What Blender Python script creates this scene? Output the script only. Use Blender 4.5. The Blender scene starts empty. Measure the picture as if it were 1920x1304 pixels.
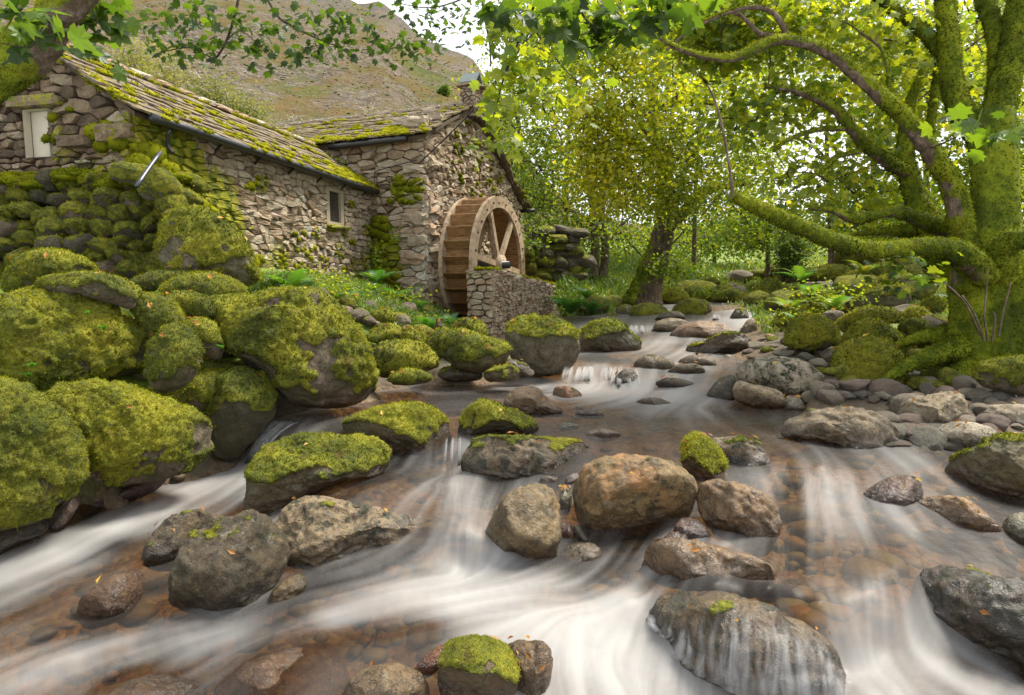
import bpy, bmesh, math, random
import numpy as np
from mathutils import Vector
PI = math.pi
R_ = math.radians
rng = np.random.default_rng(11)
random.seed(11)
scene = bpy.context.scene
COL = scene.collection

# ------------------------------------------------------------ camera, sky, sun, exposure
F, CX, CY, CH = 1173.33, 960.0, 652.0, 1.5       # focal length (22 mm) and centre in photo pixels, eye height
PITCH = math.atan(122 / F)
cam = bpy.data.cameras.new('camera'); cam.lens = 22; cam.sensor_width = 36
cam.clip_start = 0.05; cam.clip_end = 6000
camo = bpy.data.objects.new('camera', cam); COL.objects.link(camo)
camo.location = (0, 0, CH); camo.rotation_euler = (PI / 2 - PITCH, 0, 0)
scene.camera = camo
world = bpy.data.worlds.new('World'); scene.world = world; world.use_nodes = True
wn = world.node_tree; wn.nodes.clear()
SUN_EL, SUN_ROT = R_(60), R_(62)
sky = wn.nodes.new('ShaderNodeTexSky'); sky.sky_type = 'NISHITA'; sky.sun_disc = False
sky.sun_elevation = SUN_EL; sky.sun_rotation = SUN_ROT; sky.dust_density = 3.0; sky.ozone_density = 1.0
tc = wn.nodes.new('ShaderNodeTexCoord')
cn = wn.nodes.new('ShaderNodeTexNoise'); cn.inputs['Scale'].default_value = 3.0; cn.inputs['Detail'].default_value = 6
wn.links.new(tc.outputs['Generated'], cn.inputs['Vector'])
cr = wn.nodes.new('ShaderNodeValToRGB')
cr.color_ramp.elements[0].position = 0.35; cr.color_ramp.elements[0].color = (9.0, 9.5, 10.4, 1)
cr.color_ramp.elements[1].position = 0.62; cr.color_ramp.elements[1].color = (11.6, 11.7, 11.9, 1)
wn.links.new(cn.outputs['Fac'], cr.inputs['Fac'])
mx = wn.nodes.new('ShaderNodeMix'); mx.data_type = 'RGBA'; mx.inputs[0].default_value = 0.86   # cloud cover
wn.links.new(sky.outputs['Color'], mx.inputs[6]); wn.links.new(cr.outputs['Color'], mx.inputs[7])
bg = wn.nodes.new('ShaderNodeBackground'); bg.inputs['Strength'].default_value = 0.068
wn.links.new(mx.outputs[2], bg.inputs['Color'])
wo = wn.nodes.new('ShaderNodeOutputWorld'); wn.links.new(bg.outputs[0], wo.inputs[0])
sl = bpy.data.lights.new('sun', 'SUN'); sl.energy = 3.9; sl.angle = R_(18); sl.color = (1.0, 0.93, 0.82)
suno = bpy.data.objects.new('sun', sl); COL.objects.link(suno)
sdir = Vector((math.sin(SUN_ROT) * math.cos(SUN_EL), math.cos(SUN_ROT) * math.cos(SUN_EL), math.sin(SUN_EL)))
suno.rotation_euler = sdir.to_track_quat('Z', 'Y').to_euler()
vs = scene.view_settings
vs.view_transform = 'Standard'; vs.look = 'None'; vs.gamma = 1; vs.use_curve_mapping = False
vs.exposure = 1.27
scene.render.engine = 'CYCLES'
scene.cycles.use_denoising = True
scene.cycles.max_bounces = 7; scene.cycles.transparent_max_bounces = 10
scene.cycles.diffuse_bounces = 3; scene.cycles.glossy_bounces = 3; scene.cycles.transmission_bounces = 4
scene.cycles.caustics_reflective = False; scene.cycles.caustics_refractive = False
scene.cycles.sample_clamp_indirect = 4

# ------------------------------------------------------------ geometry of the view
cp, sp = math.cos(PITCH), math.sin(PITCH)
EYE = np.array([0, 0, CH])
def ray(px, py):
    a, b = (px - CX) / F, (CY - py) / F
    return np.array([a, cp + b * sp, -sp + b * cp])
def at(px, py, y):                     # the point at distance y along the valley seen at that pixel
    r = ray(px, py); return EYE + r * (y / r[1])
def onz(px, py, z):                    # the point at height z
    r = ray(px, py); return EYE + r * ((z - CH) / r[2])

def pxm(P):                            # photo pixels per metre across and up, square to the line of sight at P
    P = np.asarray(P, float); rh = nrm(P - EYE); er = nrm(np.cross(rh, [0, 0, 1])); eu = np.cross(er, rh)
    def pj(q):
        q = q - EYE; z = q[1] * cp - q[2] * sp; return np.array([q[0] / z, (q[1] * sp + q[2] * cp) / z]) * F
    return np.linalg.norm(pj(P + er * .01) - pj(P - er * .01)) / .02, np.linalg.norm(pj(P + eu * .01) - pj(P - eu * .01)) / .02
# ------------------------------------------------------------ noise
def _h(ix, iy, iz, s):
    with np.errstate(over='ignore'):
        n = (ix.astype(np.uint32) * np.uint32(374761393) + iy.astype(np.uint32) * np.uint32(668265263)
             + iz.astype(np.uint32) * np.uint32(2147483647) + np.uint32((s * 974711 + 17) & 0xffffffff))
        n = (n ^ (n >> np.uint32(13))) * np.uint32(1274126177)
        n = n ^ (n >> np.uint32(16))
    return (n & np.uint32(0xffff)).astype(np.float32) / 32767.5 - 1
def vn(p, s=0):
    p = np.asarray(p, np.float32)
    f = np.floor(p); i = f.astype(np.int64); t = p - f; t = t * t * (3 - 2 * t)
    x, y, z = i[:, 0], i[:, 1], i[:, 2]; a, b, c = t[:, 0], t[:, 1], t[:, 2]
    def L(yy, zz): 
        u = _h(x, yy, zz, s); return u + (_h(x + 1, yy, zz, s) - u) * a
    u = L(y, z); u = u + (L(y + 1, z) - u) * b
    v = L(y, z + 1); v = v + (L(y + 1, z + 1) - v) * b
    return u + (v - u) * c
def fbm(p, o=4, s=0, gain=.5):
    p = np.asarray(p, np.float32); r = 0; a = 1; n = 0
    for k in range(o):
        r = r + a * vn(p * 2 ** k + 7.3 * k, s + k); n += a; a *= gain
    return r / n
def sst(a, b, x):
    t = np.clip((x - a) / (b - a), 0, 1); return t * t * (3 - 2 * t)

# ------------------------------------------------------------ objects
def wloc(o):
    v = np.zeros(3)
    while o is not None:
        v += np.array(o.location); o = o.parent
    return v
def mesh(name, V, faces, mat=None, attrs=None, smooth=True):
    V = np.asarray(V, np.float32).reshape(-1, 3)
    if isinstance(faces, np.ndarray): faces = [faces]
    faces = [np.asarray(f, np.int32) for f in faces if len(f)]
    me = bpy.data.meshes.new(name)
    me.vertices.add(len(V)); me.vertices.foreach_set('co', V.ravel())
    loops = np.concatenate([f.ravel() for f in faces])
    tot = np.concatenate([np.full(len(f), f.shape[1], np.int32) for f in faces])
    st = np.concatenate([[0], np.cumsum(tot)[:-1]]).astype(np.int32)
    me.loops.add(len(loops)); me.loops.foreach_set('vertex_index', loops)
    me.polygons.add(len(tot)); me.polygons.foreach_set('loop_start', st); me.polygons.foreach_set('loop_total', tot)
    me.polygons.foreach_set('use_smooth', np.full(len(tot), smooth))
    for k, a in (attrs or {}).items():
        d = me.attributes.new(k, 'FLOAT', 'POINT'); d.data.foreach_set('value', np.asarray(a, np.float32))
    me.update(calc_edges=True)
    if mat: me.materials.append(mat)
    return me
def tag(o, label=None, cat=None, group=None, kind=None):
    if label: o['label'] = label
    if cat: o['category'] = cat
    if group: o['group'] = group
    if kind: o['kind'] = kind
    return o
def obj(name, V, faces, mat, parent=None, attrs=None, smooth=True, loc=None, color=None, kind=None):
    V = np.asarray(V, np.float64).reshape(-1, 3)
    base = wloc(parent) if parent is not None else np.zeros(3)
    L = base.copy() if loc is None else np.asarray(loc, float)
    o = bpy.data.objects.new(name, mesh(name, V - L, faces, mat, attrs, smooth))
    COL.objects.link(o)
    if parent is not None: o.parent = parent
    o.location = L - base
    if color is not None: o.color = (*color, 1)
    if kind: o['kind'] = kind
    return o
def thing(name, loc, label, cat, group=None):
    o = bpy.data.objects.new(name, None); COL.objects.link(o); o.location = loc
    o.empty_display_size = .2
    return tag(o, label, cat, group)
def share(src, name, parent, loc, scale=None, rot=None, color=None):
    o = src.copy(); o.name = name; COL.objects.link(o)
    o.parent = parent
    o.location = np.asarray(loc) - (wloc(parent) if parent is not None else 0)
    if scale is not None: o.scale = scale
    if rot is not None: o.rotation_euler = rot
    if color is not None: o.color = (*color, 1)
    return o
class Acc:                             # collects pieces into one mesh
    def __init__(s): s.V = []; s.T = []; s.Q = []; s.n = 0; s.A = {}
    def add(s, V, T=None, Q=None, **a):
        V = np.asarray(V, float).reshape(-1, 3); s.V.append(V)
        if T is not None and len(T): s.T.append(np.asarray(T, np.int64) + s.n)
        if Q is not None and len(Q): s.Q.append(np.asarray(Q, np.int64) + s.n)
        s.n += len(V)
        for k, v in a.items(): s.A.setdefault(k, []).append(np.broadcast_to(np.asarray(v, float), (len(V),)))
    def out(s, name, mat, parent=None, **kw):
        f = []
        if s.T: f.append(np.concatenate(s.T))
        if s.Q: f.append(np.concatenate(s.Q))
        return obj(name, np.concatenate(s.V), f, mat, parent, {k: np.concatenate(v) for k, v in s.A.items()}, **kw)
BOXQ = np.array([[0, 3, 2, 1], [4, 5, 6, 7], [0, 1, 5, 4], [1, 2, 6, 5], [2, 3, 7, 6], [3, 0, 4, 7]])
def boxv(c, ax, ay, az):               # centre and three half-axis vectors
    c, ax, ay, az = map(np.asarray, (c, ax, ay, az))
    return np.array([c - ax - ay - az, c + ax - ay - az, c + ax + ay - az, c - ax + ay - az,
                     c - ax - ay + az, c + ax - ay + az, c + ax + ay + az, c - ax + ay + az])
def nrm(v): v = np.asarray(v, float); return v / (np.linalg.norm(v) + 1e-12)
def spline(P, n):
    P = np.asarray(P, float)
    if len(P) == 2: 
        t = np.linspace(0, 1, n)[:, None]; return P[0] * (1 - t) + P[1] * t
    Q = np.vstack([2 * P[0] - P[1], P, 2 * P[-1] - P[-2]])
    u = np.linspace(0, len(P) - 1 - 1e-6, n); k = u.astype(int); t = (u - k)[:, None]
    a, b, c, d = Q[k], Q[k + 1], Q[k + 2], Q[k + 3]
    return .5 * (2 * b + (c - a) * t + (2 * a - 5 * b + 4 * c - d) * t ** 2 + (3 * b - a - 3 * c + d) * t ** 3)
def tube(P, rad, sides=8, cap=True):
    P = np.asarray(P, float); n = len(P); rad = np.broadcast_to(np.asarray(rad, float), (n,))
    T = np.gradient(P, axis=0); T /= np.linalg.norm(T, axis=1)[:, None] + 1e-9
    up = np.array([0, 0, 1.]) if abs(T[0][2]) < .9 else np.array([1., 0, 0])
    N = np.zeros_like(P); N[0] = nrm(np.cross(T[0], up))
    for i in range(1, n): N[i] = nrm(N[i - 1] - T[i] * N[i - 1].dot(T[i]))
    B = np.cross(T, N)
    a = np.linspace(0, 2 * PI, sides, endpoint=False)
    D = N[:, None] * np.cos(a)[None, :, None] + B[:, None] * np.sin(a)[None, :, None]
    V = (P[:, None] + D * rad[:, None, None]).reshape(-1, 3)
    i, j = np.meshgrid(np.arange(n - 1), np.arange(sides), indexing='ij'); j2 = (j + 1) % sides
    Q = np.stack([i * sides + j, i * sides + j2, (i + 1) * sides + j2, (i + 1) * sides + j], -1).reshape(-1, 4)
    Tt = []
    if cap:
        m = len(V); V = np.vstack([V, P[0], P[-1]])
        for k in range(sides):
            Tt.append([m, (k + 1) % sides, k]); Tt.append([m + 1, (n - 1) * sides + k, (n - 1) * sides + (k + 1) % sides])
    return V, Q, np.array(Tt, np.int64).reshape(-1, 3), D.reshape(-1, 3)
_ico = {}
def ico(n):
    if n not in _ico:
        bm = bmesh.new(); bmesh.ops.create_icosphere(bm, subdivisions=n, radius=1)
        bm.verts.ensure_lookup_table()
        _ico[n] = (np.array([v.co[:] for v in bm.verts]), np.array([[v.index for v in f.verts] for f in bm.faces])); bm.free()
    return _ico[n]
def vnormals(V, Fc):
    fn = np.cross(V[Fc[:, 1]] - V[Fc[:, 0]], V[Fc[:, 2]] - V[Fc[:, 0]])
    N = np.zeros_like(V)
    for k in range(3): np.add.at(N, Fc[:, k], fn)
    return N / (np.linalg.norm(N, axis=1)[:, None] + 1e-12)

# ------------------------------------------------------------ materials
def nd(nt, t, p=None, **kw):
    n = nt.nodes.new(t)
    for k, v in (p or {}).items(): setattr(n, k, v)
    for k, v in kw.items():
        s = n.inputs[int(k[1:])] if k[0] == 'i' and k[1:].isdigit() else n.inputs[k.replace('_', ' ')]
        if isinstance(v, bpy.types.NodeSocket): nt.links.new(v, s)
        elif isinstance(v, (tuple, list)) and len(v) == 3 and s.type == 'RGBA': s.default_value = (*v, 1)
        else: s.default_value = v
    return n
def noise(nt, vec, scale, detail=4, rough=.55, **k): return nd(nt, 'ShaderNodeTexNoise', Vector=vec, Scale=scale, Detail=detail, Roughness=rough, **k).outputs['Fac']
def mathn(nt, op, a, b=0., c=0., clamp=False): return nd(nt, 'ShaderNodeMath', dict(operation=op, use_clamp=clamp), i0=a, i1=b, i2=c).outputs[0]
def mixc(nt, f, a, b, blend='MIX'):
    n = nd(nt, 'ShaderNodeMix', dict(data_type='RGBA', blend_type=blend)); 
    for i, v in ((0, f), (6, a), (7, b)):
        s = n.inputs[i]
        if isinstance(v, bpy.types.NodeSocket): nt.links.new(v, s)
        else: s.default_value = (*v, 1) if isinstance(v, (tuple, list)) else v
    return n.outputs[2]
def ramp(nt, f, stops):
    n = nd(nt, 'ShaderNodeValToRGB', Fac=f); e = n.color_ramp.elements
    for k, (p, c) in enumerate(stops):
        el = e[k] if k < 2 else e.new(p)
        el.position = p; el.color = (*c, 1) if isinstance(c, (tuple, list)) else (c, c, c, 1)
    return n.outputs['Color']
def rng_map(nt, v, a, b, c=0., d=1.): return nd(nt, 'ShaderNodeMapRange', Value=v, From_Min=a, From_Max=b, To_Min=c, To_Max=d).outputs[0]
def attr(nt, name): return nd(nt, 'ShaderNodeAttribute', dict(attribute_name=name)).outputs['Fac']
def newmat(name):
    m = bpy.data.materials.new(name); m.use_nodes = True; nt = m.node_tree; nt.nodes.clear()
    return m, nt, nd(nt, 'ShaderNodeOutputMaterial')
def princ(nt, out, color, rough=.8, normal=None, spec=.5, **k):
    b = nd(nt, 'ShaderNodeBsdfPrincipled', Base_Color=color, Roughness=rough, **k)
    b.inputs['Specular IOR Level'].default_value = spec
    if normal is not None: nt.links.new(normal, b.inputs['Normal'])
    if out is not None: nt.links.new(b.outputs[0], out.inputs[0])
    return b
def bump(nt, h, strength=.5, dist=.02, normal=None):
    k = dict(Height=h, Strength=strength, Distance=dist)
    if normal is not None: k['Normal'] = normal
    return nd(nt, 'ShaderNodeBump', **k).outputs[0]
def objco(nt, offset=True):
    c = nd(nt, 'ShaderNodeTexCoord').outputs['Object']
    if not offset: return c
    r = nd(nt, 'ShaderNodeObjectInfo').outputs['Random']
    s = nd(nt, 'ShaderNodeCombineXYZ', X=mathn(nt, 'MULTIPLY', r, 40.), Y=mathn(nt, 'MULTIPLY', r, 91.), Z=mathn(nt, 'MULTIPLY', r, 17.)).outputs[0]
    return nd(nt, 'ShaderNodeVectorMath', dict(operation='ADD'), i0=c, i1=s).outputs[0]
MOSS = [(0.0, (.024, .030, .004)), (.36, (.100, .118, .008)), (.60, (.240, .242, .013)), (1.0, (.39, .345, .024))]
def moss_color(nt, co):
    f = mathn(nt, 'ADD', mathn(nt, 'ADD', mathn(nt, 'MULTIPLY', noise(nt, co, 1.6, 3), .45), mathn(nt, 'MULTIPLY', noise(nt, co, 6, 4), .35)), mathn(nt, 'MULTIPLY', noise(nt, co, 30, 4, .75), .26))
    c = ramp(nt, f, [(.34, MOSS[0][1]), (.48, MOSS[1][1]), (.57, MOSS[2][1]), (.70, MOSS[3][1])])
    brown = rng_map(nt, noise(nt, co, 6.5, 5, .7), .56, .66)
    return mixc(nt, mathn(nt, 'MULTIPLY', brown, .6), c, (.10, .055, .012))
def make_rock():
    m, nt, out = newmat('rock'); co = objco(nt)
    tint = nd(nt, 'ShaderNodeObjectInfo').outputs['Color']
    big = noise(nt, co, 3.2, 5, .6); mid = noise(nt, co, 13, 6, .65); fine = noise(nt, co, 70, 5, .7)
    c = mixc(nt, big, mixc(nt, 1., tint, (.36, .36, .38), 'MULTIPLY'), mixc(nt, 1., tint, (1.5, 1.36, 1.12), 'MULTIPLY'))
    c = mixc(nt, rng_map(nt, mid, .5, .68, 0, .75), c, mixc(nt, 1., tint, (.36, .35, .33), 'MULTIPLY'))
    vein = rng_map(nt, mathn(nt, 'ABSOLUTE', mathn(nt, 'SUBTRACT', noise(nt, co, 5.5, 5, .6), .5)), .0, .014, .6, 0)
    c = mixc(nt, vein, c, mixc(nt, 1., tint, (.22, .2, .18), 'MULTIPLY'))
    c = mixc(nt, rng_map(nt, noise(nt, co, 24, 6, .8), .5, .62, 0, .55), c, mixc(nt, 1., tint, (1.6, 1.55, 1.45), 'MULTIPLY'))
    # pale and ochre lichen, dark moss specks
    c = mixc(nt, rng_map(nt, noise(nt, co, 9, 6, .75), .60, .66, 0, .7), c, (.34, .32, .24))
    c = mixc(nt, rng_map(nt, noise(nt, co, 17, 5, .7), .58, .66, 0, .6), c, (.25, .17, .05))
    rust = attr(nt, 'rust')
    c = mixc(nt, mathn(nt, 'MULTIPLY', rust, rng_map(nt, noise(nt, co, 6, 5, .6), .38, .6)), c, (.40, .135, .022))
    c = mixc(nt, rng_map(nt, fine, .45, .75, 0, .4), c, (.05, .045, .035))
    dk = rng_map(nt, noise(nt, co, 11, 6, .75), .52, .58)
    dk2 = rng_map(nt, noise(nt, co, 4.2, 6, .7), .50, .60, 0, .75)
    c = mixc(nt, mathn(nt, 'MULTIPLY', attr(nt, 'speck'), mathn(nt, 'MAXIMUM', dk, dk2)), c, (.022, .026, .008))
    film = mathn(nt, 'MULTIPLY', attr(nt, 'film'), rng_map(nt, noise(nt, co, 5, 5, .7), .3, .6, .25, .9))
    c = mixc(nt, film, c, (.055, .05, .014))
    wet = attr(nt, 'wet')
    c = mixc(nt, wet, c, mixc(nt, 1., c, (.30, .26, .20), 'MULTIPLY'))
    moss = attr(nt, 'moss')
    mc = moss_color(nt, co)
    mm = rng_map(nt, mathn(nt, 'ADD', moss, mathn(nt, 'MULTIPLY', mathn(nt, 'SUBTRACT', mid, .5), .9)), .42, .58)
    c2 = mixc(nt, mm, c, mc)
    rough = mathn(nt, 'ADD', mathn(nt, 'MULTIPLY', wet, -.62), rng_map(nt, mid, .3, .7, .78, .92))
    rough = mathn(nt, 'MAXIMUM', rough, mm)
    h = mathn(nt, 'ADD', mathn(nt, 'MULTIPLY', mid, .5), mathn(nt, 'ADD', mathn(nt, 'MULTIPLY', fine, .16), mathn(nt, 'MULTIPLY', noise(nt, co, 34, 5, .8), .35)))
    b = bump(nt, mathn(nt, 'SUBTRACT', h, mathn(nt, 'MULTIPLY', vein, .25)), 1., .05)
    hm = mathn(nt, 'ADD', noise(nt, co, 55, 3, .8), mathn(nt, 'MULTIPLY', noise(nt, co, 150, 2), .5))
    b2 = bump(nt, mathn(nt, 'MULTIPLY', hm, mm), 1., .03, b)
    bs = princ(nt, out, c2, rough, b2, .5)
    nt.links.new(mathn(nt, 'MULTIPLY', mathn(nt, 'MULTIPLY', wet, .6), mathn(nt, 'SUBTRACT', 1., mm)), bs.inputs['Coat Weight']); bs.inputs['Coat Roughness'].default_value = .16; nt.links.new(bump(nt, mathn(nt, 'ADD', mid, mathn(nt, 'MULTIPLY', fine, .2)), .6, .03), bs.inputs['Coat Normal'])
    return m
ROCK = make_rock()
def make_moss():                       # little shoots: one colour per shoot
    m, nt, out = newmat('moss_shoots')
    c = ramp(nt, attr(nt, 'tone'), MOSS)
    d = nd(nt, 'ShaderNodeBsdfDiffuse', Color=c).outputs[0]
    t = nd(nt, 'ShaderNodeBsdfTranslucent', Color=mixc(nt, 1., c, (1.2, 1.3, .7), 'MULTIPLY')).outputs[0]
    nt.links.new(nd(nt, 'ShaderNodeMixShader', i0=.35, i1=d, i2=t).outputs[0], out.inputs[0])
    return m
MOSSM = make_moss()
def leafmat(name, stops, transl=.5, gloss=.06):
    m, nt, out = newmat(name)
    c = ramp(nt, attr(nt, 'tone'), stops)
    d = nd(nt, 'ShaderNodeBsdfDiffuse', Color=c).outputs[0]
    t = nd(nt, 'ShaderNodeBsdfTranslucent', Color=mixc(nt, 1., c, (1.75, 1.65, .7), 'MULTIPLY')).outputs[0]
    s = nd(nt, 'ShaderNodeMixShader', i0=transl, i1=d, i2=t).outputs[0]
    g = nd(nt, 'ShaderNodeBsdfGlossy', Color=(.8, .85, .8), Roughness=.45).outputs[0]
    nt.links.new(nd(nt, 'ShaderNodeMixShader', i0=gloss, i1=s, i2=g).outputs[0], out.inputs[0])
    return m
LEAF = leafmat('broad_leaves', [(0, (.022, .048, .006)), (.35, (.085, .145, .013)), (.6, (.215, .255, .016)), (.8, (.36, .37, .020)), (1, (.50, .42, .028))], .6, .03)
GRASSM = leafmat('grass_blades', [(0, (.03, .06, .008)), (.5, (.11, .19, .015)), (.8, (.26, .28, .04)), (1, (.33, .22, .07))], .4)
FERNM = leafmat('fern_green', [(0, (.02, .07, .012)), (.5, (.06, .17, .02)), (.8, (.2, .24, .03)), (1, (.3, .13, .03))], .45)
def simple(name, color, rough=.7, var=.4, scale=12, bstr=.3, spec=.4, metal=0., stretch=None):
    m, nt, out = newmat(name); co = objco(nt)
    if stretch: co = nd(nt, 'ShaderNodeMapping', Vector=co, Scale=stretch).outputs[0]
    f = noise(nt, co, scale, 5, .65)
    c = mixc(nt, f, tuple(x * (1 - var) for x in color), tuple(x * (1 + var) for x in color))
    h = noise(nt, co, scale * 4, 4, .7)
    princ(nt, out, c, rough, bump(nt, h, bstr, .01), spec, Metallic=metal)
    return m
def tuft(P, N, length, width, rs, spread=.6):      # one small triangle per shoot
    n = len(P)
    d = N + rs.normal(0, spread, (n, 3)); d /= np.linalg.norm(d, axis=1)[:, None]
    s = np.cross(d, rs.normal(0, 1, (n, 3))); s /= np.linalg.norm(s, axis=1)[:, None] + 1e-9
    L = length * rs.uniform(.5, 1.3, (n, 1)); w = width * rs.uniform(.7, 1.3, (n, 1))
    V = np.stack([P - s * w - N * .004, P + s * w - N * .004, P + d * L], 1).reshape(-1, 3)
    return V, np.arange(3 * n).reshape(n, 3)
def sample_tris(V, Fc, w, n, rs):
    a = np.linalg.norm(np.cross(V[Fc[:, 1]] - V[Fc[:, 0]], V[Fc[:, 2]] - V[Fc[:, 0]]), axis=1) * w
    if a.sum() <= 0: return None
    k = rs.choice(len(Fc), n, p=a / a.sum())
    u, v = rs.random((2, n)); sw = u + v > 1; u[sw], v[sw] = 1 - u[sw], 1 - v[sw]
    return k, u[:, None], v[:, None]
# ------------------------------------------------------------ lie of the land: interpolated heights
def wc(P): P = np.asarray(P, float); return np.stack([3.2 * P[:, 0] / np.maximum(P[:, 1], .6), 3.2 * np.log(np.maximum(P[:, 1], .6))], 1)
class Field:                            # smooth surface through scattered values
    def __init__(s, P, v, eps=1e-3):
        s.c = wc(P); D = np.linalg.norm(s.c[:, None] - s.c[None], axis=2)
        n = len(D); A = np.zeros((n + 1, n + 1)); A[:n, :n] = -np.sqrt(D ** 2 + .03 ** 2) - eps * np.eye(n); A[:n, n] = A[n, :n] = 1
        s.w = np.linalg.solve(A, np.append(np.asarray(v, float), 0))
    def __call__(s, P):
        c = wc(P); r = np.empty(len(c)); k = (s.c ** 2).sum(1) + .03 ** 2
        for i in range(0, len(c), 16000):
            q = c[i:i + 16000]; D = q @ (-2 * s.c.T); D += (q ** 2).sum(1)[:, None]; D += k
            np.sqrt(np.maximum(D, 1e-6, out=D), out=D); r[i:i + 16000] = s.w[-1] - D @ s.w[:-1]
        return r
    def bake(s, nu=420, ny=420, u=1.7, y0=.8, y1=70.):
        s.g = (nu, ny, u, y0, y1); U = np.linspace(-u, u, nu); Y = np.geomspace(y0, y1, ny); A, B_ = np.meshgrid(U, Y)
        s.t = s(np.stack([(A * B_).ravel(), B_.ravel()], 1)).reshape(ny, nu); return s
    def fast(s, P):
        nu, ny, u, y0, y1 = s.g; P = np.asarray(P, float); a = np.clip((P[:, 0] / P[:, 1] + u) / (2 * u) * (nu - 1), 0, nu - 1.001); b = np.clip(np.log(np.maximum(P[:, 1], y0) / y0) / math.log(y1 / y0) * (ny - 1), 0, ny - 1.001)
        i, j = a.astype(int), b.astype(int); a -= i; b -= j; t = s.t
        return (t[j, i] * (1 - a) + t[j, i + 1] * a) * (1 - b) + (t[j + 1, i] * (1 - a) + t[j + 1, i + 1] * a) * b
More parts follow.
